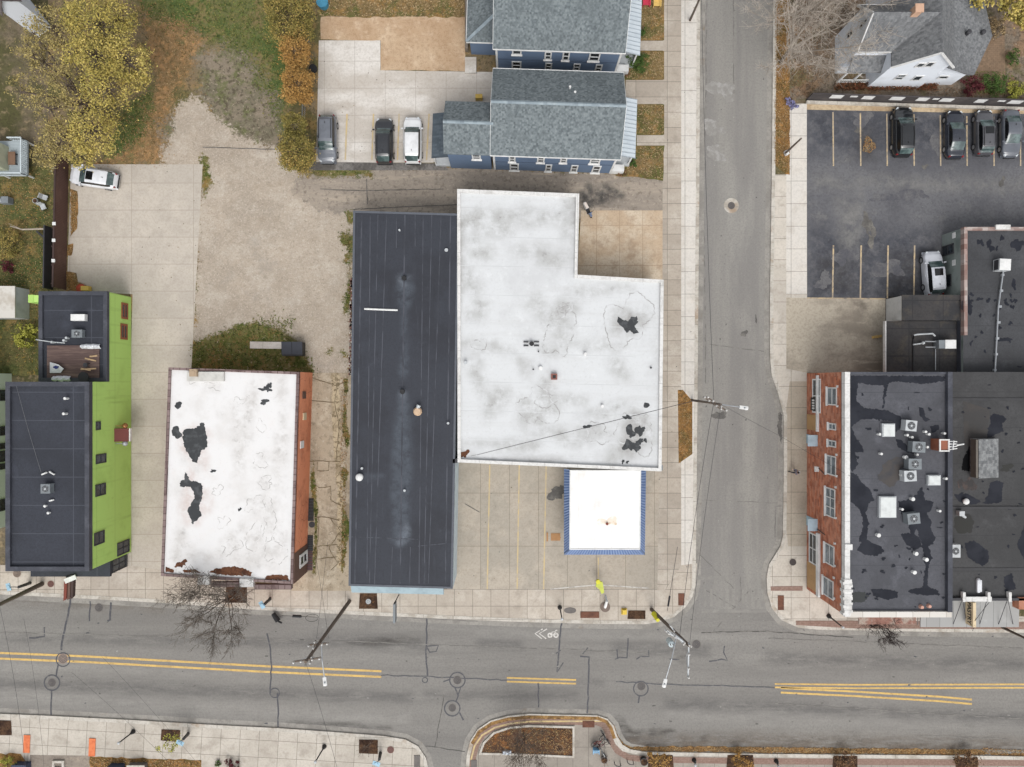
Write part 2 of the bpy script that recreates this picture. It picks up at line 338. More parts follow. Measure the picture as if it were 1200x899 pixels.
m_grey_lawn = surf('thin_lawn', C(140, 126, 108), [('n', C(110, 104, 88), dict(s=.3, lo=.42, hi=.6)), ('n', C(92, 104, 58), dict(s=.45, lo=.5, hi=.62, a=.7)), GRAIN(C(84, 74, 62), .6, 7), ('n', C(176, 160, 140), dict(s=3, lo=.56, hi=.7, a=.7))], .95, .1, .7, 8)
m_front_lawn = surf('front_lawn', C(136, 116, 80), [('n', C(104, 104, 62), dict(s=.5, lo=.42, hi=.58)), ('n', C(172, 132, 84), dict(s=.9, lo=.5, hi=.66, a=.7)), GRAIN(C(78, 64, 42), .6, 7), ('n', C(196, 150, 90), dict(s=5, lo=.6, hi=.7, a=.7))], .95, .1, .7, 8)
m_leafbed = surf('leaf_bed', C(150, 114, 70), [('n', C(116, 100, 62), dict(s=.6, lo=.42, hi=.6)), ('n', C(190, 142, 86), dict(s=1.6, lo=.5, hi=.66, a=.8)), GRAIN(C(70, 48, 28), .6, 7)], .95, .1, .8, 8)
m_mulch = surf('mulch', C(92, 70, 54), [('n', C(66, 50, 42), dict(s=1.2, lo=.45, hi=.6)), GRAIN(C(40, 30, 26), .6, 7), ('n', C(150, 112, 76), dict(s=4, lo=.6, hi=.7, a=.6))], .95, .1, .8, 8)
m_blackpark = surf('dark_asphalt', C(112, 112, 115), [('n', C(96, 97, 101), dict(s=.16, lo=.42, hi=.62)), ('n', C(132, 130, 127), dict(s=.35, lo=.55, hi=.7, a=.6)), ('n', C(76, 76, 80), dict(s=1.0, lo=.6, hi=.72, a=.6)), GRAIN(C(80, 80, 83), .5, 9), ('n', C(156, 152, 147), dict(s=6, lo=.64, hi=.74, a=.6)), ('n', C(122, 110, 98), dict(s=.25, lo=.62, hi=.74, a=.45))], .9, .25, .4, 12)
m_paver = surf('brick_paver', C(158, 132, 120), [('tile', C(132, 104, 94), dict(w=.22, h=.11, mo=0, a=.6)), ('n', C(150, 128, 114), dict(s=.8, lo=.45, hi=.65, a=.6)), ('brick', C(112, 92, 82), dict(w=.44, h=.22, mo=.02, a=.5)), GRAIN(C(120, 96, 84), .4, 8)])
m_warn = surf('tactile_brown', C(122, 84, 68), [('n', C(104, 72, 60), dict(s=1.5, lo=.4, hi=.65)), GRAIN(C(84, 56, 46), .4, 9)])
m_seal = surf('tar_seal', C(74, 74, 79), [('n', C(106, 104, 103), dict(s=2.5, lo=.5, hi=.66, a=.8))], .6, .4)
m_crack2 = surf('fine_crack', C(118, 115, 111), [('n', C(142, 139, 133), dict(s=1.2, lo=.42, hi=.58, a=.9))])
m_crack = surf('crack_line', C(92, 90, 87), [('n', C(126, 122, 117), dict(s=1.6, lo=.45, hi=.6, a=.9))])
m_wet = surf('oil_stain', C(92, 89, 85), [('n', C(122, 118, 112), dict(s=.9, lo=.42, hi=.66)), GRAIN(C(64, 62, 60), .5, 6)], .6, .4)
m_yellow = surf('yellow_paint', C(224, 188, 116), [('n', C(200, 168, 112), dict(s=(.8, 3, 1), lo=.45, hi=.66, a=.8)), GRAIN(C(150, 130, 100), .45, 8)])
m_fadeyel = surf('faded_yellow_paint', C(204, 182, 146), [('n', C(112, 110, 110), dict(s=1.9, lo=.46, hi=.64, a=.85)), ('n', C(176, 162, 142), dict(s=1.1, lo=.42, hi=.6))])
m_whitep = surf('white_paint', C(216, 212, 206), [('n', C(160, 156, 150), dict(s=2.2, lo=.48, hi=.6, a=.8))])

def sheet(name, polys, z, mats, label=None):
    mb = MB()
    for p, *mi in polys: mb.face([(a, b, z + .0 * 1) for a, b in W(p)], mi[0] if mi else 0)
    return struct(mb.build(name, mats), label)
g = MB(); g.face([(-900, -900, -.05), (900, -900, -.05), (900, 900, -.05), (-900, 900, -.05)]); struct(g.build('ground', m_ground))

KN = [(-400, 676), (-200, 686), (0, 696), (100, 701), (190, 706), (300, 714), (420, 720), (530, 725), (600, 728), (690, 730.5), (755, 731), (775, 728), (790, 722), (803, 711), (811, 699), (814.5, 685), (815, 660), (817, 450), (819, 225), (820, 0), (821, -300)]
KE = [(907, -300), (906, 0), (904, 210), (902, 345), (902, 420), (904, 440), (911, 460), (918, 487), (918, 560), (917, 628), (914, 640), (908, 650), (901, 661), (898, 675), (899, 695), (904, 712), (915, 726), (935, 735), (960, 737.5), (1000, 738), (1100, 740), (1200, 741), (1600, 742)]
KS = [(-400, 812), (-200, 824), (0, 836), (50, 838), (150, 843), (250, 849), (330, 853), (400, 858), (450, 862), (475, 866), (490, 874), (499, 887), (502, 900), (503, 1200)]
KI = [(546, 1200), (546, 900), (547, 885), (551, 868), (560, 854), (575, 844), (595, 838.5), (620, 836), (700, 838), (712, 842), (719, 850), (723, 862), (729, 872), (738, 877.5), (755, 880.5), (900, 883), (1145, 885), (1200, 886), (1600, 892)]
rd = MB()
rd.face([(a, b, 0) for a, b in W([(-400, 640), (1600, 640), (1600, 1200), (-400, 1200)])])
struct(rd.build('main_street', [m_main]))
sheet('side_street', [([(800, -300), (925, -300), (925, 640), (905, 690), (898, 718), (816, 716), (800, 690)],)], .004, m_side)
ZB = .10
def block(name, poly, mat):
    mb = MB(); mb.prism(W(poly), -.06, ZB, 0, 1); return struct(mb.build(name, [m_kerb, mat]))
block('terrain_north_west', KN + [(-400, -300)], m_ground)
block('terrain_north_east', KE + [(1600, -300)], m_ground)
block('terrain_south_west', KS + [(-400, 1200)], m_ground)
block('terrain_south_east', KI + [(1600, 1200)], m_ground)
kb = MB()
for k, sd_ in ((KN, 1), (KE, 1), (KS, -1), (KI, -1)):
    kb.ribbon(W(k), .34, ZB + .034, 0, side=sd_)
    kb.ribbon(W(k), .012, ZB + .036, 0, side=-sd_)
kerb = struct(kb.build('kerb', m_kerb))
gt = MB()
for k, sd_ in ((KN, -1), (KE, -1), (KS, 1), (KI, 1)): gt.ribbon(W(k), .55, .008, 0, side=sd_)
struct(gt.build('gutter', m_gutter))

Z = [ZB]
def zz(): Z[0] += .0018; return Z[0]
# --- north west block, from the bottom up
def sdf(px, poly):
    p = np.asarray(poly, float); q = np.roll(p, -1, 0); d2 = np.full(len(px), 1e9); ins = np.zeros(len(px), bool)
    for a, c in zip(p, q):
        ab = c - a; t = np.clip(((px - a) @ ab) / max(1e-9, ab @ ab), 0, 1); d2 = np.minimum(d2, ((px - a - t[:, None] * ab) ** 2).sum(1))
        cond = (a[1] > px[:, 1]) != (c[1] > px[:, 1]); xi = (c[0] - a[0]) * (px[:, 1] - a[1]) / (c[1] - a[1] + 1e-12) + a[0]; ins ^= cond & (px[:, 0] < xi)
    return np.where(ins, 1, -1) * np.sqrt(d2)
def blend_terrain(name, x0, y0, x1, y1, step, z, base, layers):
    return struct(blend_quads(name, [[(x0, y0), (x1, y0), (x1, y1), (x0, y1)]], 0.0, step, z, base, layers))
def blend_quads(name, patches, h, step, z, base, layers, parent=None, rough=.95, spec=.1, bump=.6):
    """sheets of fine grid whose surface changes softly: layers = (colours, outlines in px, softness px[, strength])"""
    k = (H - h) / F; PX = []; fs = []; o0 = Vector(ORG[parent.name]) if parent is not None else Vector((0, 0, 0))
    for q in patches:
        A, B_, C_, D_ = [np.array(p, float) for p in q]; nx = max(2, int(np.linalg.norm(B_ - A) / step)); ny = max(2, int(np.linalg.norm(D_ - A) / step))
        u, v_ = np.meshgrid(np.linspace(0, 1, nx), np.linspace(0, 1, ny)); u = u.ravel()[:, None]; v_ = v_.ravel()[:, None]; b0 = sum(len(p) for p in PX)
        PX.append(A * (1 - u) * (1 - v_) + B_ * u * (1 - v_) + C_ * u * v_ + D_ * (1 - u) * v_); idx = np.arange(nx * ny).reshape(ny, nx) + b0; fs.append(np.stack([idx[:-1, :-1], idx[1:, :-1], idx[1:, 1:], idx[:-1, 1:]], -1).reshape(-1, 4))
    px = np.concatenate(PX); fs = np.concatenate(fs); co = np.stack([(px[:, 0] - CX) * k - o0.x, (CY - px[:, 1]) * k - o0.y, np.full(len(px), z - o0.z)], 1)
    me = bpy.data.meshes.new(name); me.from_pydata(co.tolist(), [], fs.tolist()); t = NT(name); v = t.n('ShaderNodeNewGeometry').outputs['Position']
    def tex(cols, off):
        col = cols[0]
        for (cc, sc, lo, hi, al) in cols[1:]:
            vv = t.vmul(v, (sc, sc, sc) if not isinstance(sc, tuple) else sc, (off * 3.1, off * 1.7, off)); off += 1
            col = t.mix(t.math('MULTIPLY', t.mapr(t.noise(vv, 1, 6, .7), lo, hi), al), col, cc)
        return col
    n1 = t.noise(t.vmul(v, (.45,) * 3), 1, 6, .75); n2 = t.noise(t.vmul(v, (3.6,) * 3), 1, 4, .8); col = tex(base, 1)
    nn = t.math('ADD', t.math('MULTIPLY', t.math('SUBTRACT', n1, .5), 1.7), t.math('MULTIPLY', t.math('SUBTRACT', n2, .5), 1.5))
    for li, (cols, polys, soft, *al) in enumerate(layers):
        wgt = np.zeros(len(px))
        for pl in polys: wgt = np.maximum(wgt, np.clip(.5 + sdf(px, pl) / (2 * soft), 0, 1))
        at = me.attributes.new('cover%d' % li, 'FLOAT', 'POINT'); at.data.foreach_set('value', wgt.astype(np.float32)); an = t.n('ShaderNodeAttribute'); an.attribute_name = 'cover%d' % li
        m = t.mapr(t.math('ADD', an.outputs['Fac'], t.math('MULTIPLY', nn, t.math('MULTIPLY', t.math('MULTIPLY', an.outputs['Fac'], t.math('SUBTRACT', 1.0, an.outputs['Fac'])), 3.0))), .38, .62)
        if al: m = t.math('MULTIPLY', t.math('MULTIPLY', an.outputs['Fac'], al[0]), t.mapr(t.noise(t.vmul(v, (.35, 1.3, 1) if name == 'main_street' else (.8, .8, .8), (li * 3.7, li * 1.9, 0)), 1, 7, .72), .3, .6))
        col = t.mix(m, col, tex(cols, li * 7 + 3))
    t.l(col, t.b.inputs['Base Color']); t.b.inputs['Roughness'].default_value = rough; t.b.inputs['Specular IOR Level'].default_value = spec
    bp = t.n('ShaderNodeBump'); bp.inputs['Strength'].default_value = bump; bp.inputs['Distance'].default_value = .05; t.l(t.noise(t.vmul(v, (7,) * 3), 1, 4), bp.inputs['Height']); t.l(bp.outputs[0], t.b.inputs['Normal'])
    me.materials.append(t.m); me.update(); o = bpy.data.objects.new(name, me); COL.objects.link(o)
    if parent is not None: o.parent = parent; ORG[o.name] = tuple(o0)
    return o
T_oil = [C(86, 83, 80), (C(108, 105, 100), .9, .42, .6, .6), (C(64, 62, 60), 4.2, .46, .64, .6)]
T_road = [C(142, 139, 134), (C(128, 125, 121), (.02, .36, 1), .42, .66, .8), (C(154, 151, 145), (.03, .25, 1), .52, .7, .7), (C(122, 119, 115), .6, .5, .75, .45), (C(118, 115, 112), 4.6, .44, .64, .45), (C(170, 166, 158), 4.2, .6, .74, .5), (C(100, 98, 96), (.25, 1.8, 1), .66, .74, .4)]
T_polish = [C(100, 98, 97), (C(112, 110, 108), 1.5, .4, .6, .7), (C(84, 82, 81), 4.4, .45, .64, .6)]
T_silt = [C(112, 103, 94), (C(92, 84, 77), .8, .42, .62, .8), (C(140, 130, 118), 3.8, .52, .68, .6)]
T_pale = [C(164, 161, 155), (C(150, 147, 142), 1.5, .4, .62, .7), (C(130, 127, 123), 4.4, .48, .66, .5)]
blend_terrain('main_street', -60, 684, 1260, 906, 4, .002, T_road, [
    (T_pale, [[(0, 808), (300, 826), (480, 838), (480, 850), (300, 838), (0, 822)], [(780, 832), (1200, 846), (1200, 852), (780, 842)], [(0, 775), (300, 790), (300, 796), (0, 782)], [(560, 740), (900, 745), (900, 750), (560, 746)]], 6, .6),
    (T_polish, [[(370, 744), (500, 748), (500, 762), (370, 757)], [(560, 750), (610, 751), (610, 760), (560, 758)], [(718, 754), (830, 758), (830, 768), (718, 766)], [(628, 810), (676, 811), (676, 820), (628, 818)], [(-20, 744), (370, 750), (370, 758), (-20, 752)], [(-20, 796), (280, 806), (480, 812), (480, 822), (280, 816), (-20, 806)], [(500, 811), (630, 812), (630, 819), (500, 818)], [(900, 766), (1220, 772), (1220, 784), (900, 778)], [(780, 818), (1220, 836), (1220, 848), (780, 830)], [(676, 798), (706, 798), (706, 803), (676, 803)], [(676, 828), (702, 829), (702, 834), (676, 832)]], 7, .8),
    (T_oil, [blob(727, 849, 9, 8, 2, .3), blob(739, 862, 13, 9, 3, .3), blob(773, 857, 14, 6.5, 4, .2, 26, -.1), blob(825, 867, 7, 5, 5), blob(385, 849.5, 46, 3.4, 1, .2, 26, .04), blob(448, 854, 10, 2.5, 9), blob(800, 772, 6, 4, 3), blob(448, 752, 40, 4, 5)], 2.5, .95),
    (T_silt, [[(735, 862), (900, 860), (1060, 864), (1220, 866), (1220, 890), (735, 884)], [(-20, 699), (190, 709), (190, 714), (-20, 705)]], 9, .9)])
def merge(o, mb, mats):                                  # put loose faces into an existing mesh, with their own materials
    bm = bmesh.new(); bm.from_mesh(o.data); n0 = len(o.data.materials); o0 = ORG[o.name]
    for m in mats: o.data.materials.append(m)
    vs = [bm.verts.new((p[0] - o0[0], p[1] - o0[1], p[2] - o0[2])) for p in mb.v]
    for q, mi in zip(mb.f, mb.m):
        fc = bm.faces.new([vs[i] for i in q]); fc.material_index = n0 + mi
    bm.to_mesh(o.data); bm.free(); o.data.update()
T_dirt = [C(132, 116, 92), (C(104, 100, 66), .3, .42, .6, 1), (C(164, 132, 86), .5, .5, .64, .7), (C(74, 68, 46), 3, .5, .66, .8), (C(176, 150, 108), 4.5, .56, .68, .7)]
T_green = [C(106, 108, 70), (C(84, 102, 58), .2, .44, .6, .9), (C(134, 118, 84), .35, .48, .6, .9), (C(54, 66, 32), 2.6, .48, .64, .85), (C(150, 138, 78), 4.4, .57, .68, .7), (C(120, 138, 66), 3.4, .56, .66, .6)]
T_orange = [C(150, 122, 88), (C(124, 106, 76), .4, .42, .6, .9), (C(182, 142, 98), 1.6, .48, .62, .8), (C(94, 78, 46), 3.4, .5, .64, .85), (C(198, 164, 120), 4.6, .57, .67, .8), (C(100, 104, 68), .6, .56, .66, .6)]
T_grey = [C(142, 130, 114), (C(118, 112, 94), .3, .42, .6, .9), (C(104, 108, 70), .45, .48, .62, .85), (C(84, 76, 64), 2.8, .48, .64, .85), (C(176, 162, 144), 4.2, .55, .68, .8)]
T_gravel = [C(186, 173, 157), (C(168, 156, 141), .1, .4, .62, 1), (C(202, 193, 180), .35, .46, .7, .6), (C(160, 149, 136), 1.9, .46, .7, .45), (C(210, 200, 187), 6.5, .48, .68, .6), (C(140, 128, 113), 6.0, .5, .7, .7), (C(158, 144, 126), (.5, .9, 1), .56, .7, .5), (C(150, 145, 138), .09, .55, .68, .5)]
T_alley = [C(164, 153, 140), (C(146, 137, 127), (.06, .35, 1), .4, .6, 1), (C(184, 171, 154), (.12, .8, 1), .52, .66, .7), (C(122, 112, 102), 2.6, .5, .66, .75), (C(196, 185, 169), 4.2, .56, .7, .7), (C(108, 100, 92), .35, .6, .7, .5)]
T_weed = [C(120, 113, 74), (C(140, 112, 68), .5, .45, .6, .8), (C(76, 88, 40), 1.2, .44, .6, .9), (C(52, 56, 30), 2.8, .5, .64, .85), (C(186, 172, 146), 3.8, .57, .66, .8), (C(112, 130, 58), 4.2, .56, .66, .7)]
blend_terrain('gravel_lot', 57, -30, 780, 447, 3, zz(), T_dirt, [
    (T_green, [[(150, -30), (372, -30), (342, 60), (338, 150), (322, 176), (296, 140), (288, 96), (262, 60), (225, 36), (180, 30)], [(146, 128), (180, 102), (184, 132), (168, 168), (140, 192), (118, 190)]], 14),
    (T_orange, [[(170, 26), (222, 24), (240, 44), (226, 78), (206, 104), (200, 140), (190, 168), (196, 192), (104, 196), (140, 182), (170, 160), (182, 124), (186, 90), (176, 60)]], 14),
    (T_grey, [[(232, 62), (262, 52), (300, 68), (322, 110), (342, 180), (300, 176), (262, 168), (236, 120)], [(188, 146), (206, 136), (226, 156), (214, 170), (192, 168)]], 24),
    (T_gravel, [[(236, 200), (190, 196), (192, 176), (204, 156), (206, 128), (222, 112), (240, 122), (256, 142), (280, 160), (318, 172), (338, 186), (352, 206), (420, 204), (430, 244), (414, 300), (411, 460), (360, 460), (352, 402), (330, 388), (300, 384), (262, 392), (224, 420)]], 15),
    (T_alley, [[(350, 208), (440, 198), (540, 196), (720, 204), (790, 211), (790, 260), (414, 252), (372, 246), (340, 226)]], 9),
    (T_oil, [blob(700, 231, 22, 13, 11, .3), blob(716, 229, 10, 8, 4, .4), blob(690, 222, 8, 5, 6)], 3, 1.0),
    (T_weed, [[(222, 402), (256, 392), (282, 380), (300, 378), (326, 386), (345, 398), (356, 410), (368, 436), (368, 460), (222, 460)], [(405, 248), (418, 247), (418, 262), (407, 264)], blob(409, 282, 8, 14, 3, .4), blob(408, 304, 5, 7, 5, .4), blob(411, 350, 7, 22, 4, .35), blob(408, 322, 3, 4, 6), blob(386, 412, 3, 3, 7), blob(402, 415, 4, 5, 8), [(236, 180), (243, 184), (250, 214), (240, 232), (236, 210)], [(366, 196), (436, 198), (436, 208), (372, 208)]], 8)])
sheet('left_yard', [(jag([(-100, 190), (66, 196), (62, 342), (48, 345), (46, 440), (-100, 440)], 8, 1, 5),)], zz(), surf('yard_grass', C(112, 108, 70), [('n', C(86, 94, 56), dict(s=.3, lo=.42, hi=.6)), ('n', C(146, 124, 80), dict(s=.5, lo=.5, hi=.64, a=.8)), ('n', C(56, 58, 36), dict(s=1.4, lo=.52, hi=.7, a=.7)), ('n', C(190, 150, 66), dict(s=4.5, lo=.6, hi=.68, a=.7)), GRAIN(C(50, 50, 26), .6, 7)], .95, .1, .8, 8))
sheet('driveway', [([(84, 193), (238, 193), (232, 300), (225, 430), (226, 560), (192, 690), (120, 690), (150, 560), (156, 345), (79, 341)],)], zz(), m_drive)
sheet('parking_pad', [([(374, 48), (446, 48), (446, 83), (578, 85), (600, 100), (600, 120), (508, 191), (371, 191)],)], zz(), m_park)
sheet('parking_pad_edge', [([(362, 190), (520, 192), (526, 200), (362, 200)],)], zz(), surf('grey_kerb_stone', C(132, 128, 124), [('n', C(98, 94, 90), dict(s=.8, lo=.42, hi=.62)), GRAIN(C(70, 68, 66), .5, 7)]))
sheet('straw_lot', [(jag([(376, 20), (546, 20), (545, 84), (447, 82.5), (446, 48), (376, 47)], 9, .6, 6),)], zz(), m_straw)
sheet('rough_lawn', [(jag([(372, -100), (548, -100), (546, 20), (376, 21)], 7, 2, 7),)], zz(), m_front_lawn)
sheet('forecourt', [([(528, 538), (780, 538), (780, 704), (524, 690)],)], zz(), m_lot)
sheet('pavement', [([(-400, 640), (6, 662), (150, 662), (190, 668), (350, 690), (408, 688), (530, 690), (640, 690), (780, 690), (799, 660), (816.5, 660), (814, 686), (810, 700), (802, 711), (789, 721), (774, 727), (754, 730), (690, 729.5), (600, 727), (530, 724), (420, 719), (300, 713), (190, 705), (100, 700), (0, 695), (-400, 675)],)], zz(), m_conc)
sheet('rear_court', [([(681, 247), (777, 247), (777, 330), (676, 330)],)], zz(), m_tan)
sheet('pavement', [([(777, -300), (799, -300), (799, 661), (779, 691), (770, 691), (776, 400)],)], zz(), m_walk)
sheet('pavement', [([(798, -300), (820.5, -300), (819.5, 0), (818.5, 225), (816.5, 450), (814.5, 660), (798, 662)],)], zz(), m_white)
sheet('front_path', [([(748, 48.5), (778, 48.5), (778, 60), (748, 60)],), ([(733, 94.5), (778, 94.5), (778, 122.5), (733, 122.5)],), ([(746, 159), (778, 159), (778, 171), (746, 171)],)], zz(), m_walk)
sheet('front_lawn', [([(746, -60), (778, -60), (778, 48), (746, 48)],), ([(724, 60.5), (778, 60.5), (778, 94), (728, 94)],), ([(744, 123), (778, 123), (778, 158.5), (744, 158.5)],), (jag([(715, 190), (746, 171.5), (778, 171.5), (777, 212), (722, 206)], 9, 1, 9),)], zz(), m_front_lawn)
blend_terrain('cracked_alley', 342, 437, 412, 692, 2.5, zz(), [C(182, 168, 147), (C(160, 146, 126), (.5, .15, 1), .42, .6, 1), (C(206, 194, 174), .4, .5, .66, .7), (C(134, 122, 104), 1.4, .52, .7, .7), (C(120, 108, 90), 4, .56, .68, .7), (C(214, 204, 188), 4.4, .57, .68, .6)], [
    (T_weed, [blob(406, 455, 3, 12, 1, .4), blob(405, 500, 3.5, 26, 2, .4), blob(403, 560, 4, 14, 3, .4), blob(403, 618, 5, 30, 4, .3), blob(402, 655, 4, 14, 5, .4), [(363, 560), (368, 540), (373, 600), (371, 672), (366, 672), (369, 610)]], 3),
    ([C(196, 180, 152), (C(150, 136, 112), .6, .45, .6, .8), (C(96, 84, 62), 2.6, .5, .62, .8)], [[(388, 436), (399, 436), (400, 600), (394, 560), (390, 500)], [(396, 560), (402, 560), (400, 670), (395, 664)]], 3)])
sheet('leaf_strip', [(jag([(83, 222), (92, 224), (92, 250), (91, 268), (84, 277), (85, 250)], 5, .9, 41),), (jag([(80, 288), (87, 286), (85, 300), (80, 300)], 4, .6, 42),), (jag([(79, 318), (90, 320), (93, 331), (107, 337), (105, 342), (79, 341)], 4, .8, 43),)], zz() + .004, m_leafbed)
sheet('verge', [([(794, 457), (800, 457), (811, 470), (811, 532), (795, 543)],)], zz(), m_leafbed)
# --- north east block
Z[0] = ZB
sheet('yard', [(jag([(925, -100), (1500, -100), (1500, 116), (945, 116), (925, 116)], 12, 1, 20),)], zz(), surf('brown_yard', C(132, 120, 106), [('n', C(148, 122, 98), dict(s=.35, lo=.48, hi=.6)), ('n', C(104, 100, 66), dict(s=.4, lo=.52, hi=.64, a=.7)), ('n', C(78, 66, 54), dict(s=1.3, lo=.5, hi=.7, a=.7)), GRAIN(C(70, 60, 50), .6, 7), ('n', C(170, 158, 140), dict(s=4, lo=.58, hi=.7, a=.7))], .95, .1, .8, 8))
blend_terrain('parking_lot', 945, 126, 1260, 352, 4, zz(), [C(112, 112, 115), (C(98, 98, 102), .16, .42, .62, .9), (C(132, 130, 127), .35, .54, .7, .5), (C(78, 78, 82), 1.0, .6, .74, .6), (C(84, 84, 87), 4.5, .44, .64, .5), (C(160, 156, 150), 4.2, .62, .74, .6), (C(88, 88, 91), (.25, 1.6, 1), .62, .74, .5)], [
    ([C(78, 80, 87), (C(66, 68, 75), .7, .42, .6, .8), (C(108, 106, 104), 1.4, .56, .7, .6), (C(54, 55, 60), 4.4, .46, .64, .5)], [[(940, 124), (1260, 130), (1260, 186), (940, 182)], [(945, 268), (1090, 268), (1104, 330), (1104, 356), (945, 356)]], 14, .85),
    ([C(62, 60, 60), (C(80, 76, 74), .9, .42, .6, .6), (C(46, 45, 46), 4.4, .46, .64, .5)], [[(1040, 300), (1078, 296), (1080, 356), (1034, 356)], [(1000, 150), (1022, 148), (1024, 190), (1000, 190)], [(960, 300), (1000, 306), (1000, 345), (960, 340)]], 10, .6),
    ([C(140, 138, 134), (C(122, 120, 118), 1.1, .42, .6, .8), (C(96, 96, 97), 4.2, .48, .66, .5)], [[(980, 232), (1012, 232), (1014, 262), (1000, 300), (984, 290)], [(950, 206), (1200, 212), (1200, 224), (950, 220)]], 9, .7)])
sheet('parking_strip', [([(945, 118), (1600, 130), (1600, 142), (945, 129)],)], zz(), surf('sand_strip', C(200, 180, 150), [('n', C(176, 152, 122), dict(s=.4, lo=.48, hi=.66)), GRAIN(C(140, 120, 94), .5, 7)]))
sheet('pavement', [([(907, 205), (945, 205), (945.5, 436), (946, 690), (1000, 722), (1600, 722), (1600, 741), (1200, 740), (1100, 739), (960, 736.5), (935, 734), (916, 725), (905, 711.5), (900, 695), (899, 675), (902, 662), (909, 651), (915, 640.5), (918, 628), (919, 560), (919, 487), (912, 460), (905, 440), (903, 420), (903, 345), (904.5, 210)],)], zz(), concrete('corner_concrete', (208, 200, 188), 1.9, 2.15, (.1, .3, 0), .3))
sheet('pavement', [([(925, 122), (945, 122), (945, 345), (921, 345), (921, 205)],)], zz(), m_white)
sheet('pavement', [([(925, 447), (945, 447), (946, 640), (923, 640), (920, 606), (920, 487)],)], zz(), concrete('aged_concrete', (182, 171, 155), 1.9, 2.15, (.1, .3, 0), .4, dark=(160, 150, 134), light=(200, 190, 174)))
sheet('driveway', [([(921, 349), (1037, 351), (1037, 437), (945, 437), (921, 432)],)], zz(), m_stained)
sheet('leaf_verge', [(jag([(907, -100), (925, -100), (925, 205), (921, 205), (906, 192)], 9, .8, 21),)], zz(), m_leafbed)
sheet('patio', [([(1135, 70), (1176, 40), (1178, 112), (1136, 112)],)], zz(), surf('patio_paver', C(146, 122, 100), [('tile', C(124, 106, 88), dict(w=.4, h=.2, mo=0, a=.6)), ('brick', C(110, 92, 74), dict(w=.4, h=.2, mo=.02)), GRAIN(C(104, 88, 70), .5, 7)]))
sheet('yard_asphalt', [([(1037, 347), (1130, 347), (1130, 440), (1037, 440)],)], zz(), surf('yard_membrane', C(70, 68, 68), [('n', C(60, 60, 62), dict(s=.4, lo=.45, hi=.6)), ('n', C(86, 80, 72), dict(s=.7, lo=.52, hi=.66, a=.6)), ('brick', C(50, 50, 52), dict(w=3, h=2.7, mo=.05, a=.7, off=0)), GRAIN(C(46, 46, 48), .4, 8)]))
pb = MB()
for p in ([(925, 686.5), (940, 686.5), (940, 692), (900, 692), (900, 687)], [(932, 727), (1000, 727), (1600, 731), (1600, 739), (1000, 736), (932, 732)]): pb.face([(a, b, zz()) for a, b in W(p)])
struct(pb.build('brick_band', m_paver))
# --- south blocks
Z[0] = ZB
sheet('pavement', [([(-400, 813), (0, 837), (150, 844), (250, 850), (400, 859), (450, 863), (474, 867), (489, 875), (498, 888), (501, 900), (502, 1200), (-400, 1200)],)], zz(), concrete('south_concrete', (200, 192, 180), 1.95, 1.75, (.3, .9, 0), .28, rot=.055))
sheet('driveway', [([(36, 884), (106, 885), (104, 1200), (36, 1200)],)], zz(), m_alley)
sheet('hedge_bed', [(jag([(106, 886), (237, 890), (237, 1200), (104, 1200)], 6, 1, 30),), (jag([(-50, 884), (24, 882), (30, 890), (30, 1200), (-50, 1200)], 5, 1.5, 31),)], zz(), m_leafbed)
sheet('pavement', [([(547, 900), (548, 886), (552, 869), (561, 855), (576, 845), (596, 840), (620, 838), (700, 840), (711, 844), (717, 851), (721, 863), (728, 874), (738, 879.5), (756, 883), (900, 886), (1145, 887), (1200, 888), (1600, 894), (1600, 1200), (547, 1200)],)], zz(), concrete('bay_concrete', (164, 156, 146), 1.6, 2.3, (.2, .2, 0), .4, dark=(138, 130, 120), light=(186, 178, 166)))
br = MB(); z0 = zz()
ED = [(549, 900), (551, 886), (555, 871), (563, 858), (577, 848.5), (596, 843.5), (620, 841), (700, 842.5), (709, 846), (714, 853), (718, 865), (726, 877), (737, 883.5), (756, 886), (900, 888), (1200, 890), (1600, 896)]
br.ribbon(W(ED), .62, z0, 0, side=-1); br.ribbon(W([(555, 872), (563, 858.5), (577, 849), (596, 844), (620, 841.5), (700, 843), (709, 846.5), (714, 853.5), (718, 865.5)]), .34, ZB + .0385, 1, side=1)
struct(br.build('brick_band', [m_paver, surf('leaf_drift', C(160, 124, 80), [('n', C(122, 96, 66), dict(s=.9, lo=.42, hi=.6)), ('n', C(186, 150, 100), dict(s=2.4, lo=.48, hi=.62, a=.8)), GRAIN(C(86, 66, 46), .6, 7)], .95, .1, .8, 8)]))
wp = MB(); z0 = zz() + .002
wp.ribbon(W([(552, 890), (556, 874), (565, 861), (580, 852), (598, 847.5), (620, 845), (706, 844.5)]), .17, z0, 0)
wp.ribbon(W([(696, 842.5), (707, 844), (714, 850), (717, 860), (722, 871), (730, 879), (745, 882.5), (900, 884.5), (1145, 886), (1200, 887)]), .17, z0 + .001, 1)
struct(wp.build('kerb_edge_paint', [surf('pale_yellow_edge', C(214, 190, 140), [('n', C(190, 172, 140), dict(s=1, lo=.45, hi=.6)), GRAIN(C(150, 132, 100), .4, 8)]), m_kerb]))
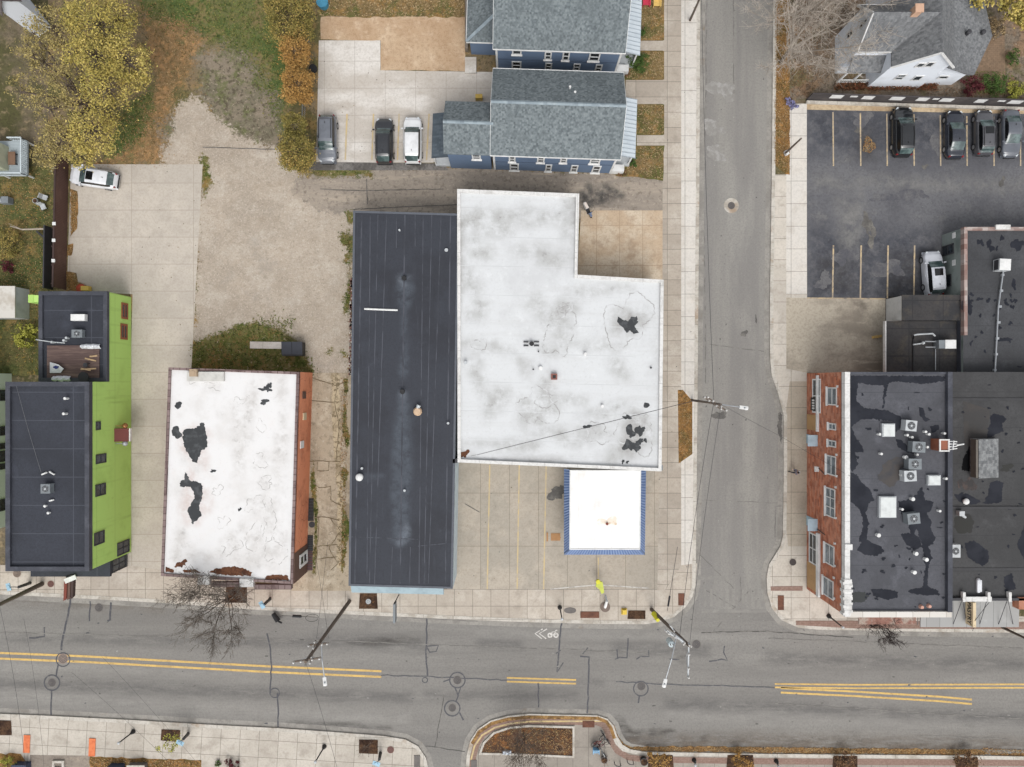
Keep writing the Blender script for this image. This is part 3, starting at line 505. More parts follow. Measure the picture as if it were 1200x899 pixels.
sheet('gutter_leaves', [(jag([(742, 875), (820, 874.5), (900, 876), (1050, 877), (1150, 879), (1160, 884), (1150, 884.5), (900, 882), (755, 880), (742, 878)], 5, 1, 33),), (jag([(712, 843), (719, 850), (724, 862), (731, 872), (742, 876), (742, 879.5), (732, 876), (723, 867), (718, 856)], 4, .8, 34),), (jag([(1162, 881), (1200, 883), (1200, 888), (1162, 886)], 5, 1.5, 35),)], .0135, surf('leaf_drift', C(182, 130, 70), [('n', C(140, 100, 58), dict(s=.9, lo=.42, hi=.6)), ('n', C(206, 156, 88), dict(s=2.4, lo=.48, hi=.62, a=.8)), GRAIN(C(90, 66, 40), .6, 7)], .95, .1, .8, 8))
# tree pits in the pavements
for nm, lab, poly in (('tree_pit', None, [(266, 684), (290, 684), (290, 706), (264, 706)]), ('tree_pit', None, [(422, 695), (442, 695), (443, 713), (421, 713)]), ('tree_pit', None, [(736, 715), (756, 715), (756, 725), (735, 725)]),
                      ('tree_pit', None, [(-10, 843), (14, 844), (15, 861), (-10, 861)]), ('tree_pit', None, [(190, 854), (212, 855), (211, 869), (189, 867)]), ('tree_pit', None, [(421, 866), (443, 866.5), (443, 883), (421, 882)]),
                      ('tree_pit', None, [(760, 884), (788, 884), (790, 910), (758, 910)]), ('tree_pit', None, [(852, 884), (882, 884), (884, 910), (850, 910)]), ('tree_pit', None, [(976, 885), (1004, 885), (1004, 910), (974, 910)]), ('tree_pit', None, [(1120, 887), (1145, 887), (1146, 910), (1118, 910)])):
    sheet(nm, [(poly,)], ZB + .042, m_mulch, 'mulched tree pit in the pavement')
# --- paint, seals, cracks, stains
mk = MB(); zp = .0125
def dbl(pts, off=3.3, wpx=2.5, mi=0):
    mk.ribbon(W([(x, y - off) for x, y in pts]), wpx / S, zp, mi); mk.ribbon(W([(x, y + off) for x, y in pts]), wpx / S, zp, mi)
dbl([(-400, 746), (0, 768.5), (100, 772.5), (200, 778), (300, 783.5), (400, 788), (447, 790)])
dbl([(594, 796.5), (640, 798), (675, 799)], 2.2, 2.0)
dbl([(908, 803.5), (1000, 804.5), (1200, 804), (1600, 800)], 2.0, 2.0)
dbl([(915, 809), (1000, 813), (1100, 819), (1139, 822.5)], 2.6, 2.3)
for x in (976, 1008, 1039, 1070.5, 1101.5, 1132.5, 1164, 1195, 1226): mk.ribbon(W([(x - .5, 131 + (x - 945) * .03), (x, 195)]), 1.6 / S, ZB + .03, 1)
for x in (976, 1008.5, 1040, 1071): mk.ribbon(W([(x, 288), (x - 1, 350)]), 1.8 / S, ZB + .03, 1)
for a in ([(945, 349.5), (1037, 350.5)],): mk.ribbon(W(a), 1.5 / S, ZB + .031, 1)
for x0, x1 in ((574, 571), (608.5, 606), (640, 637)): mk.ribbon(W([(x0, 545), (x1, 690)]), 1.5 / S, ZB + .031, 4)
for x0, x1, x2 in ((405, 407, 0), (436, 438, 0), (466, 468, 0), (500, 503, 0)): mk.ribbon(W([(x0, 188), (x1, 134)]), 1.9 / S, ZB + .031, 4)
mk.ribbon(W([(701, 653), (701, 690)]), 1.3 / S, ZB + .031, 4); mk.ribbon(W([(645, 690), (700, 685), (760, 689)]), 1.0 / S, ZB + .03, 2)
for dx in (0, 5):                                       # shared-lane marking: two chevrons and a bicycle
    mk.ribbon(W([(636 + dx, 737), (627 + dx, 742.5), (635 + dx, 748.5)]), 1.3 / S, zp, 2)
for cx_ in (644.5, 651.5): mk.ring(*tuple(P(cx_, 744.5))[:2], zp, .13, .27, 16, 2)
mk.ribbon(W([(644.5, 744.5), (647, 740.5), (651, 740.5), (648.5, 744.5), (647, 740.5)]), 1.1 / S, zp + .0006, 2); mk.ribbon(W([(651.5, 744.5), (651, 739), (653, 738.6)]), 1.1 / S, zp + .0012, 2)
[mk.ribbon(W([(826 + k * 7.5, 690), (826 + k * 7.5, 711)]), 3 / S, zp - .003 + k * 1e-4, 3) for k in range(10)]; mk.ribbon(W([(822, 716), (897, 716)]), 4 / S, zp, 3); mk.ribbon(W([(818, 677), (850, 677)]), 5 / S, zp, 3)
struct(mk.build('road_markings', [m_yellow, m_fadeyel, m_whitep, surf('worn_band', C(140, 137, 132), [('n', C(149, 146, 140), dict(s=.9, lo=.4, hi=.6)), GRAIN(C(122, 119, 115), .4, 10)]), surf('worn_lot_paint', C(208, 186, 142), [('n', C(190, 176, 152), dict(s=1.2, lo=.42, hi=.62))])]))
ck = MB(); zc = .0155
def crack(pts, wd=1.6, mi=0, z=zc, j=1.0, seed=0):
    rg = random.Random(seed + len(pts) + int(pts[0][0]))
    q = []
    for a, b in zip(pts, pts[1:]):
        n = max(1, int(sqrt((a[0] - b[0]) ** 2 + (a[1] - b[1]) ** 2) / 6))
        q += [(a[0] + (b[0] - a[0]) * i / n + rg.uniform(-j, j) * .6, a[1] + (b[1] - a[1]) * i / n + rg.uniform(-j, j) * .6) for i in range(n)]
    ck.ribbon(W(q + [pts[-1]]), wd / S, z + rg.uniform(0, .0015), mi)
def loop(cx, cy, r, wd=1.3, mi=0):
    x, y = tuple(P(cx, cy))[:2]; ck.ring(x, y, zc + .0022, (r - wd / 2) / S, (r + wd / 2) / S, 28, mi)
crack([(83, 702), (80, 720), (74, 745), (72, 762)], 2.2); loop(74, 773, 8); crack([(68, 779), (66, 792)], 1.8); loop(61, 800, 9, 1.6); crack([(60, 809), (60, 838)], 1.8)
crack([(106, 704), (105, 728)], 1.6); crack([(130, 706), (129, 726), (126, 728)], 2.2); crack([(34, 748), (52, 746), (52, 735)], 1.6)
crack([(313, 742), (317, 760), (318, 782), (317, 812)], 1.8); loop(322, 812, 5.5, 1.4); crack([(325, 812), (326, 835), (326, 852)], 1.8)
crack([(500, 723), (500, 745), (499, 770), (501, 793)], 1.9); crack([(500, 757), (514, 756), (511, 764), (503, 764), (500, 758)], 1.4); loop(498, 797, 3, 1.2)
crack([(447, 791), (500, 793), (594, 797)], 1.2); loop(536, 797, 9, 1.5); crack([(520, 799), (528, 796)], 1.4); loop(530, 830, 9, 1.6); crack([(533, 806), (537, 815), (534, 823)], 1.6); crack([(538, 834), (543, 844)], 1.8); crack([(540, 806), (537, 814)], 1.2)
crack([(658, 729), (655, 760), (653, 788)], 1.9); crack([(651, 766), (657, 762)], 1.3); crack([(660, 777), (654, 786)], 1.3)
crack([(680, 769), (690, 770), (690, 800), (688, 836)], 1.9); crack([(683, 766), (689, 759)], 1.2); crack([(631, 800), (631, 829)], 1.6)
crack([(720, 773), (726, 771), (735, 771), (736, 748)], 1.6); crack([(724, 771), (723, 761)], 1.4); crack([(746, 773), (751, 769), (760, 770), (760, 762)], 1.4); loop(751, 807, 8.5, 1.4); crack([(749, 815), (748, 824)], 1.7)
crack([(722, 799), (780, 802), (860, 804), (908, 806)], 1.2); crack([(831, 775), (845, 773), (852, 774), (848, 765), (849, 757)], 1.5); crack([(784, 773), (796, 773)], 1.4)
for a, b in (((0, 741), (420, 752)), ((420, 752), (760, 765)), ((190, 708), (560, 728)), ((900, 748), (1200, 760)), ((900, 824), (1200, 843)), ((1080, 862), (1180, 866))): crack([a, b], .8, 6)
crack([(828, -20), (827, 120), (824, 225), (826, 330), (827, 450)], 1.3, 6, .0075); crack([(859, 0), (860, 110)], 1.2, 6, .0075); crack([(831, 404), (900, 412)], 1.1, 6, .0075); crack([(818, 586), (918, 590)], .8, 6, .0075); crack([(822, 741), (900, 740), (1000, 747)], 1.1, 1)
crack([(836, 740), (880, 690)], 1.4, 6, .0075); crack([(824, 690), (850, 705), (862, 712)], 1.2, 6, .0075); crack([(868, 740), (868, 676)], .9, 6, .0075); crack([(510, 876), (520, 815)], .9, 1); crack([(498, 874), (545, 881)], .9, 1)
crack([(820, 650), (860, 690)], 1., 6, .0075); crack([(909, 593), (916, 593)], 1.0, 6, .0075); crack([(908, 630), (909, 594)], 1.2, 6, .0075)
for cx, cy, rx, ry, sdd in ((872, 391, 4, 3.5, 12), (843, 487, 8, 5, 13), (914, 500, 2.5, 18, 14), (886, 374, 1, 5, 15), (655, 576, 8, 9, 16), (648, 580, 7, 6, 17)):
    ck.face([(a, b, (ZB + .046 if cx < 800 and cy < 600 else .0095) + sdd * 1e-4) for a, b in W(ragged(blob(cx, cy, rx, ry, sdd, .3, 26), sdd))], 2)
for cx, cy, rx, ry, sdd in ((846, 105, 13, 12, 21), (835, 150, 11, 9, 22), (838, 180, 10, 9, 23)):   # pale salt-like marks
    ck.face([(a, b, .0095 + sdd * 1e-4) for a, b in W(ragged(blob(cx, cy, rx, ry, sdd, .4, 26), sdd))], 3)
for cx, cy, rx, ry, sdd in ((1015, 105 + 65, 3, 8, 31),): ck.face([(a, b, ZB + .02) for a, b in W(blob(cx, cy, rx, ry, sdd, .3))], 2)
for cx, cy, rx, ry, sdd in ((1016, 262, 5, 12, 32), (1021, 280, 4, 10, 33), (1083, 196, 3, 2.5, 34), (1173, 214, 3, 5, 35), (1040, 315, 14, 12, 36), (1006, 152, 5, 4, 37), (1010, 140, 12, 8, 38), (1100, 170, 8, 14, 39), (1055, 230, 30, 6, 40), (990, 300, 12, 10, 41), (965, 330, 10, 8, 42)):
    ck.face([(a, b, ZB + .02 + sdd * 2e-5) for a, b in W(ragged(blob(cx, cy, rx, ry, sdd, .4, 26), sdd))], 4 if rx > 7 else 2)
for pts in ([(352, 540), (362, 541), (372, 540), (400, 541)], [(372, 541), (372, 552), (386, 552), (386, 541)], [(368, 565), (374, 572), (388, 570), (388, 585), (400, 592)], [(370, 606), (385, 606), (398, 610)], [(374, 606), (373, 630), (370, 672)], [(388, 608), (400, 622), (386, 642), (396, 660), (388, 668)], [(372, 640), (396, 638)], [(369, 655), (396, 652)], [(352, 470), (398, 471)], [(364, 442), (372, 444), (392, 452), (404, 448)], [(396, 450), (392, 470), (398, 500), (394, 540)]): crack(pts, .9, 5, ZB + .052, 1.2)
for pts in ([(376, 222), (420, 224), (520, 222)], [(430, 210), (431, 240)], [(238, 173), (300, 175), (336, 176)], [(545, 590), (562, 600)], [(414, 246), (470, 243), (540, 240)]): crack(pts, .8, 1, ZB + .05, .5)
rgs = random.Random(77)
for i in range(230):
    x, y = rgs.uniform(0, 1200), rgs.uniform(700, 880); s_ = rgs.choice((.4, .5, .7, 1.1)); ck.face([(p, q, zc + .004 + i * 1e-5) for p, q in W(blob(x, y, s_ * rgs.uniform(.8, 2), s_ * .8, i, .3, 8))], rgs.choice((2, 2, 0, 3)))
for i in range(90):
    x, y = rgs.uniform(822, 900), rgs.uniform(0, 700); s_ = rgs.choice((.4, .5, .8)); ck.face([(p, q, .011 + i * 1e-5) for p, q in W(blob(x, y, s_, s_ * rgs.uniform(.8, 2), i, .3, 8))], rgs.choice((2, 2, 6, 3)))
for i in range(130):
    x, y = rgs.choice(((rgs.uniform(536, 775), rgs.uniform(560, 720)), (rgs.uniform(160, 235), rgs.uniform(200, 430)), (rgs.uniform(380, 500), rgs.uniform(50, 180)), (rgs.uniform(780, 814), rgs.uniform(0, 680)))); s_ = rgs.choice((.3, .4, .6)); ck.face([(p, q, ZB + .048 + i * 1e-5) for p, q in W(blob(x, y, s_, s_, i, .3, 8))], rgs.choice((2, 5, 5)))
struct(ck.build('road_seams', [m_seal, m_crack, m_wet, surf('pale_wear', C(166, 164, 160), [('n', C(148, 145, 140), dict(s=1.5, lo=.38, hi=.56)), GRAIN(C(126, 123, 120), .4, 10)]), surf('dark_patch', C(92, 92, 97), [('n', C(112, 111, 112), dict(s=.6, lo=.42, hi=.6)), GRAIN(C(74, 74, 78), .5, 9)]), surf('soil_crack', C(112, 98, 76), [('n', C(150, 136, 112), dict(s=2, lo=.45, hi=.6))]), m_crack2]))
# ------------------------------------------------------------------ buildings
m_glass = surf('dark_glass', C(42, 48, 54), [('n', C(70, 80, 88), dict(s=.7, lo=.45, hi=.65))], .12, .6, world=False)
m_wtrim = flat('white_trim', C(232, 232, 230)); m_dtrim = flat('dark_trim', C(62, 62, 66)); m_steel = flat('galvanised', C(176, 180, 184), .45, .5, .4); m_rust = flat('rusty_red', C(128, 62, 48)); m_black = flat('black_metal', C(34, 34, 36), .5)
m_lgrey = flat('light_grey_metal', C(196, 200, 202), .5); m_midgrey = flat('mid_grey_metal', C(128, 134, 138), .5); m_cream = flat('cream_paint', C(226, 206, 170)); m_tanp = flat('tan_panel', C(190, 152, 106))
m_brown = flat('brown_paint', C(104, 78, 68))
def blackroof(name, base=(56, 58, 64), seam=(72, 74, 82), w_=30, h_=3.0, pud=0):
    L = [('n', C(*[v * .86 for v in base]), dict(s=.16, lo=.42, hi=.62)), ('n', C(*[v * 1.22 for v in base]), dict(s=.35, lo=.55, hi=.72, a=.6)), GRAIN(C(*[v * .78 for v in base]), .5, 9), ('brick', C(*seam), dict(w=w_, h=h_, mo=.045, a=.55, off=0, loc=(.3, .8, 0)))]
    if pud: L.append(('n', C(36, 38, 44), dict(s=.42, lo=.64, hi=.655, a=.85, d=3)))
    return surf(name, C(*base), L, .75, .3, .25, 9)
def whiteroof(name, base=(226, 227, 228), stain=(192, 192, 192), ring=(160, 158, 156), rs=.4, ra=.55, seam=None):
    L = [('n', C(*stain), dict(s=.17, lo=.48, hi=.64, a=.8)), ('n', C(206, 206, 206), dict(s=.7, lo=.5, hi=.7, a=.5)), ('ring', C(*ring), dict(s=rs, w=.012, a=ra, d=5, di=.6)), ('ring', C(*ring), dict(s=rs * .6, w=.01, a=ra * .7, c=.58, d=5)), GRAIN(C(186, 186, 186), .35, 9), ('n', C(150, 148, 146), dict(s=2.2, lo=.7, hi=.78, a=.5))]
    L.append(('n', C(170, 170, 168), dict(s=(.16, 1.6, 1), lo=.58, hi=.74, a=.4)))
    if seam: L.append(('brick', C(*seam), dict(w=400, h=2.4, mo=.04, a=.42, off=0, loc=(130, .4, 0))))
    return surf(name, C(*base), L, .8, .3, .15, 10)
m_brick = surf('red_brick', C(196, 118, 86, 1.15), [('tile', C(136, 80, 64, 1.1), dict(w=.6, h=.3, mo=0, a=1)), ('tile', C(218, 164, 138), dict(w=.5, h=.3, mo=0, a=.6, loc=(.3, .1, 0))), ('brick', C(150, 112, 94), dict(w=.31, h=.1, mo=.012, a=.4)), ('n', C(110, 58, 44), dict(s=.6, lo=.52, hi=.7, a=.5))], .9, .2, wall=True)
m_cap = surf('parapet_white', C(226, 225, 222), [('n', C(190, 188, 184), dict(s=.9, lo=.5, hi=.68, a=.7)), GRAIN(C(180, 178, 174), .4, 8), ('brick', C(150, 148, 146), dict(w=3.1, h=3.1, mo=.03, a=.5, off=0))])
m_capdark = surf('dark_coping', C(70, 72, 80), [('n', C(92, 94, 102), dict(s=.6, lo=.48, hi=.66, a=.7)), GRAIN(C(54, 55, 60), .4, 8)], .6)
m_capbrown = surf('brown_coping', C(126, 108, 106), [('tile', C(164, 146, 142), dict(w=.62, h=.62, mo=0, a=.5, off=0)), ('n', C(92, 74, 72), dict(s=1.1, lo=.5, hi=.66, a=.7)), ('brick', C(84, 66, 64), dict(w=.62, h=.62, mo=.05, a=.7, off=0))])
m_patch = surf('bare_black_patch', C(62, 64, 66), [('n', C(84, 86, 88), dict(s=1.5, lo=.45, hi=.65))], .8)
m_puddle = surf('standing_water', C(40, 42, 49), [('n', C(50, 52, 59), dict(s=.5, lo=.4, hi=.65))], .7, .1)
m_rustpile = surf('leafy_rust', C(112, 74, 52), [('n', C(84, 54, 40), dict(s=1.5, lo=.45, hi=.62)), ('n', C(206, 200, 194), dict(s=2, lo=.66, hi=.74, a=.6)), GRAIN(C(60, 38, 30), .6, 6)])

def wall_prism(root, poly, h, mat, name='wall', z0=0.0):
    mb = MB(); mb.prism(poly, z0, h, 0); return mb.build(name, mat, root)
def flat_roof(root, poly, z, mats, patches=(), h=None):
    """roof sheet plus its stains, patches given in photo px as (outline, material index)"""
    mb = MB(); mb.face([(a, b, z) for a, b in poly], 0)
    for i, (pp, mi) in enumerate(patches):
        pp = ragged(pp, i)
        mb.face([(a, b, z + .006 + .0007 * i) for a, b in W(pp, z)], mi)
    return mb.build('roof', mats, root)
def parapet(root, poly, t, z0, z1, mat, name='parapet'):
    mb = MB(); rim(mb, poly, t, z0, z1); return mb.build(name, mat, root)
def window(root, axis, c, out, a0, a1, z0, z1, frame=None, t=.09, glass=None, name='window', sill=False, mull=0, depth=.07):
    """framed window standing proud of a wall: axis 'x' means the wall lies on x = c and runs along y"""
    if a0 > a1: a0, a1 = a1, a0
    if z0 > z1: z0, z1 = z1, z0
    frame = frame or m_wtrim; glass = glass or m_glass
    def bx(mb, u0, u1, w0, w1, d0, d1):
        if axis == 'x': mb.box(c + out * d0, u0, w0, c + out * d1, u1, w1)
        else: mb.box(u0, c + out * d0, w0, u1, c + out * d1, w1)
    f = MB(); bx(f, a0, a1, z1 - t, z1, .003, depth); bx(f, a0, a1, z0, z0 + t, .003, depth); bx(f, a0, a0 + t, z0 + t, z1 - t, .003, depth); bx(f, a1 - t, a1, z0 + t, z1 - t, .003, depth)
    for k in range(mull):
        u = a0 + (a1 - a0) * (k + 1) / (mull + 1); bx(f, u - t * .35, u + t * .35, z0 + t, z1 - t, .003, depth)
    if z1 - z0 > 1.1: bx(f, a0 + t, a1 - t, (z0 + z1) / 2 - t * .3, (z0 + z1) / 2 + t * .3, .02, depth - .006)
    fo = f.build(name, frame, root)
    p = MB(); bx(p, a0 + t, a1 - t, z0 + t, z1 - t, .004, .025); p.build('pane', glass, fo)
    if sill:
        q = MB(); bx(q, a0 - .08, a1 + .08, z0 - .12, z0 - .004, .003, depth + .1); q.build('sill', frame, fo)
    return fo
def xwins(root, X, out, boxes, **k):
    for (x0, y0, x1, y1) in boxes:
        ya, za = on_x(X, x0, (y0 + y1) / 2); yb, zb = on_x(X, x1, (y0 + y1) / 2)
        xm = (x0 + x1) / 2; kk = X / (xm - CX)
        window(root, 'x', X, out, (CY - y0) * kk, (CY - y1) * kk, za, zb, **k)
def ywins(root, Y, out, boxes, **k):
    for (x0, y0, x1, y1) in boxes:
        za = on_y(Y, x0, y0)[1]; zb = on_y(Y, x0, y1)[1]; kk = Y / (CY - (y0 + y1) / 2)
        window(root, 'y', Y, out, (x0 - CX) * kk, (x1 - CX) * kk, za, zb, **k)
def R(x0, y0, x1, y1, h):                                  # rectangle of photo px at height h -> world outline
    return W([(x0, y0), (x1, y0), (x1, y1), (x0, y1)], h)
def vent(root, px, py, z, r=.1, hh=.4, mat=None, name='vent_pipe', n=10):
    x, y = tuple(P(px, py, z + hh))[:2]; mb = MB(); mb.cyl(x, y, z + .002, z + hh, r, n); mb.cyl(x, y, z + hh, z + hh + .05, r * 1.25, n, 0, r * 1.1); return mb.build(name, mat or m_lgrey, root)
def condenser(px, py, z, label, sx=1.0, sy=1.0, hh=.9, rot=0.0, body=None, fan=True, group='air conditioners on the roofs'):
    x, y = tuple(P(px, py, z + hh))[:2]; r = thing('air_conditioner', label, 'air conditioner', (x, y, z), group)
    b = MB(); b.obox((x, y, z + .1 + (hh - .1) / 2), sx, sy, hh - .1, rot)
    for a in (-1, 1):
        for c in (-1, 1):
            v = Matrix.Rotation(rot, 3, 'Z') @ Vector((a * sx * .42, c * sy * .42, 0)); b.obox((x + v.x, y + v.y, z + .05), .1, .1, .1, rot)
    b.build('casing', body or m_midgrey, r)
    if fan:
        q = min(sx, sy) * .36; f = MB(); f.ring(x, y, z + hh + .012, q * .0, q, 20, 0); f.build('fan_opening', m_black, r)
        gq = MB()
        for k in range(4): gq.ring(x, y, z + hh + .03, q * (.28 + .24 * k), q * (.33 + .24 * k), 18, 0)
        for k in range(6): gq.tube((x, y, z + hh + .03), (x + q * cos(k * pi / 3), y + q * sin(k * pi / 3), z + hh + .03), .012, n=4)
        gq.build('fan_grille', m_steel, r)
        hb = MB(); hb.cyl(x, y, z + hh + .015, z + hh + .06, q * .3, 12); hb.build('fan_hub', m_lgrey, r)
    else:
        lid = MB(); lid.obox((x, y, z + hh + .015), sx * .96, sy * .96, .03, rot); lid.build('lid', m_wtrim, r)
        lv = MB(); v = Matrix.Rotation(rot, 3, 'Z') @ Vector((-sx / 2 - .012, 0, 0)); lv.obox((x + v.x, y + v.y, z + hh * .55), .024, sy * .86, hh * .6, rot); lv.build('louvre', m_dtrim, r)
    return r

# --- green two-storey building (west)
XG = -38.75; hG = 7.1; hN = 4.3
gb = thing('green_building', 'dark-roofed building with a bright lime green side wall along the west driveway', 'building', (XG - 4, -8, 0))
m_green = surf('lime_siding', C(168, 202, 110, 1.3), [('n', C(132, 164, 84, 1.2), dict(s=(2.2, .12, 1), lo=.54, hi=.74, a=.5)), ('brick', C(118, 146, 74, 1.1), dict(w=30, h=3.05, mo=.035, a=.5, off=0)), ('wave', C(152, 186, 96, 1.2), dict(dir='Y', f=2.2, lo=.85, hi=.97, a=.5)), ('n', C(158, 192, 100, 1.2), dict(s=.5, lo=.48, hi=.68, a=.6)), ('n', C(140, 168, 78), dict(s=1.5, lo=.62, hi=.76, a=.4))], .75, .3, wall=True)
m_roofA = blackroof('charcoal_membrane', (58, 61, 70), (84, 87, 96), 40, 2.6)
XW = P(9, 0, hG).x; Y0 = P(0, 447.5, hG).y; Y1 = P(0, 668, hG).y
front = [(XW, Y1), (XG, Y1), (XG, Y0), (XW, Y0)]
XN = P(47, 0, hN).x; YN = P(0, 342, hN).y
north = [(XN, Y0 + .01), (XG, Y0 + .01), (XG, YN), (XN, YN)]
wall_prism(gb, front, hG - .02, m_green); wall_prism(gb, north, hN - .02, m_green)
ov = [(XW - .02, Y1 - .05), (XG + .05, Y1 - .05), (XG + .05, Y0 - .0), (XW - .02, Y0 - .0)]
flat_roof(gb, front, hG + .012, [m_roofA]); parapet(gb, ov, .42, hG - .25, hG + .28, m_capdark)
flat_roof(gb, north, hN + .012, [m_roofA]); parapet(gb, [(XN - .03, Y0 + .02), (XG + .05, Y0 + .02), (XG + .05, YN + .03), (XN - .03, YN + .03)], .38, hN - .2, hN + .2, m_capdark)
# storefront annex on the street
hA = 3.4; xa0 = P(37, 0, hA).x; xa1 = P(129, 0, hA).x; ya0 = P(0, 674, hA).y; ya1 = Y1 - .06
m_annex = flat('annex_wall', C(84, 86, 88))
wall_prism(gb, [(xa0, ya0), (xa1 - .08, ya0), (xa1 - .08, ya1), (xa0, ya1)], hA - .3, m_annex)
mb = MB(); mb.box(xa0 - .1, ya0 - .15, hA - .295, xa1, ya1 + .0, hA); mb.build('annex_roof', m_roofA, gb)
window(gb, 'x', xa1 - .08, 1, ya0 + .08, ya1 - .1, .5, 2.9, frame=m_dtrim, mull=1, name='shop_window')
window(gb, 'x', XG, 1, Y1 + .15, Y1 + 1.45, .5, 2.7, frame=m_dtrim, mull=1, name='shop_window')
xwins(gb, XG, 1, [(112, 494, 117.5, 504), (112, 532, 124, 543), (111.5, 567, 123.5, 581), (110, 623, 122, 638)], frame=m_dtrim, t=.1)
m_rbrick = flat('brown_brick_surround', C(150, 88, 58))
xwins(gb, XG, 1, [(142, 355, 149.5, 374), (141, 379.5, 149, 398)], frame=m_rbrick, t=.2)
aw = MB(); ya, _ = on_x(XG, 146, 501); yb, _ = on_x(XG, 146, 516)
zc0 = 2.5; aw.add([(XG + .003, ya, zc0 + .7), (XG + .003, yb, zc0 + .7), (XG + 1.2, yb, zc0 + .15), (XG + 1.2, ya, zc0 + .15), (XG + .003, ya, zc0), (XG + .003, yb, zc0), (XG + 1.2, yb, zc0), (XG + 1.2, ya, zc0)], [[0, 1, 2, 3], [4, 7, 6, 5], [3, 2, 6, 7], [0, 3, 7, 4], [1, 5, 6, 2], [0, 4, 5, 1]])
aw.build('door_awning', flat('maroon_canvas', C(116, 58, 52)), gb)
lp = MB(); lp.obox((XG + 1.26, (ya + yb) / 2, zc0 + .1), .12, abs(ya - yb), .3); lp.build('awning_front', m_wtrim, gb)
for k, yy in enumerate((ya + .25, yb - .2)):
    l = MB(); l.tube((XG + .02, yy, 3.0), (XG + .7, yy, 2.9), .03); l.dome(XG + .75, yy, 2.6, .28, .3, 12, 3); l.build('wall_lamp', flat('copper_shade', C(176, 122, 78), .4, .5, .6) if k == 0 else m_steel, gb)
dk = R(55, 403, 118, 446.5, hN); mb = MB(); mb.prism(W([(56, 405), (117, 405), (117, 446), (56, 446)], hN), hN + .02, hN + .12)
mb.build('roof_deck', surf('deck_boards', C(104, 86, 82), [('brick', C(66, 54, 52), dict(w=40, h=.16, mo=.02, off=0)), ('n', C(126, 106, 98), dict(s=(.4, 3, 1), lo=.45, hi=.65))]), gb)
st = MB(); x, y = tuple(P(33, 350, 2.8))[:2]; st.box(x, y - .35, 2.2, XN - .02, y + .35, 2.75); st.box(x - .02, y - .38, .0, x + .5, y + .38, 2.78)
st.build('gate_arch', m_green, gb)
for px, py in ((76, 467), (74.5, 485)): vent(gb, px, py, hG, .11, .5, m_wtrim)
cd = MB(); cd.path([tuple(P(18, 448, hG + .03)), tuple(P(32, 500, hG + .03)), tuple(P(48, 553, hG + .03))], .025, 4); cd.build('roof_conduit', flat('grey_conduit', C(112, 114, 118)), gb)
condenser(91, 372, hN, 'white outdoor unit lying north on the green building\'s back roof above the deck', 1.35, .62, .55, 0, m_wtrim, False)
condenser(90, 391, hN, 'grey fan unit beside the roof deck of the green building', 1.0, .75, .6, 0, m_midgrey)
condenser(53, 573, hG, 'lone grey fan unit in the middle of the green building\'s front roof', .85, .85, .7, 0, m_midgrey)
for k, (a, b, lb) in enumerate((((49, 556), (54, 554), 'left of the two short white pipe elbows north of the lone fan unit'), ((58, 553), (63, 556), 'right of the two short white pipe elbows north of the lone fan unit'), ((58, 587), (62, 586), 'short white pipe elbow south of the lone fan unit'))):
    pf = MB(); u, v = P(*a, hG + .18), P(*b, hG + .18); pf.path([(u.x, u.y, hG + .014), tuple(u), tuple(v), (v.x, v.y, hG + .05)], .07, 6); tag(pf.build('pipe_elbow', m_wtrim, None, P(*a, hG)), lb, 'pipe', 'pipe elbows on the green building roof')
for c_, lb in (((53, 593), 'small white round vent just below the lone fan unit'), ((57, 601), 'teal-white round vent, southernmost below the lone fan unit')): x, y, _ = P(*c_, hG + .2); pf = MB(); pf.cyl(x, y, hG + .013, hG + .3, .09, 8); pf.dome(x, y, hG + .3, .13, .06, 8, 2); tag(pf.build('roof_vent', m_wtrim, None, (x, y, hG)), lb, 'vent')
# things left on the roof deck
zD = hN + .125
def item(name, label, cat, mat, fn, px, py, z=zD, group=None):
    mb = MB(); x, y, _ = P(px, py, z); fn(mb, x, y, z); return tag(mb.build(name, mat, None, (x, y, z)), label, cat, group)
m_tarp = flat('white_tarp', C(224, 226, 230))
def folded(mb, x, y, z, sx=1.4, sy=.5):
    n = 8; vs = []
    for i in range(n + 1):
        for j in range(4): vs.append((x + sx * (i / n - .5), y + sy * (j / 3 - .5) * (1 - .3 * abs(i / n - .5)), z + .02 + (.22 if j in (1, 2) else 0) + .08 * sin(i * 2.1 + j)))
    mb.add(vs, [[i * 4 + j, (i + 1) * 4 + j, (i + 1) * 4 + j + 1, i * 4 + j + 1] for i in range(n) for j in range(3)])
item('folded_umbrella', 'white folded umbrella lying at the north rail of the roof deck', 'umbrella', m_tarp, lambda m, x, y, z: folded(m, x, y, z, 1.8, .5), 107, 406)
item('folded_umbrella', 'white crumpled cloth bundle lying by the south wall of the roof deck', 'bundle', m_tarp, lambda m, x, y, z: folded(m, x, y, z, 1.7, .6), 73, 444)
mb = MB(); x, y, _ = P(66, 431, zD); mb.face([(x - .6, y + .55, zD + .04), (x + .5, y + .3, zD + .5), (x + 1.0, y - .1, zD + .45), (x + .6, y - .5, zD + .3), (x - .6, y - .5, zD + .04)], 0); mb.face([(a, b, zD + .5) for a, b in W(blob(65.5, 430.5, 3, 2, 3, .2), zD + .5)], 1)
tag(mb.build('sail_cloth', [m_tarp, flat('navy_print', C(40, 52, 110))], None, (x, y, zD)), 'white triangular cloth with a blue mark on the roof deck', 'cloth')
m_board = flat('pale_wood', C(202, 172, 132))
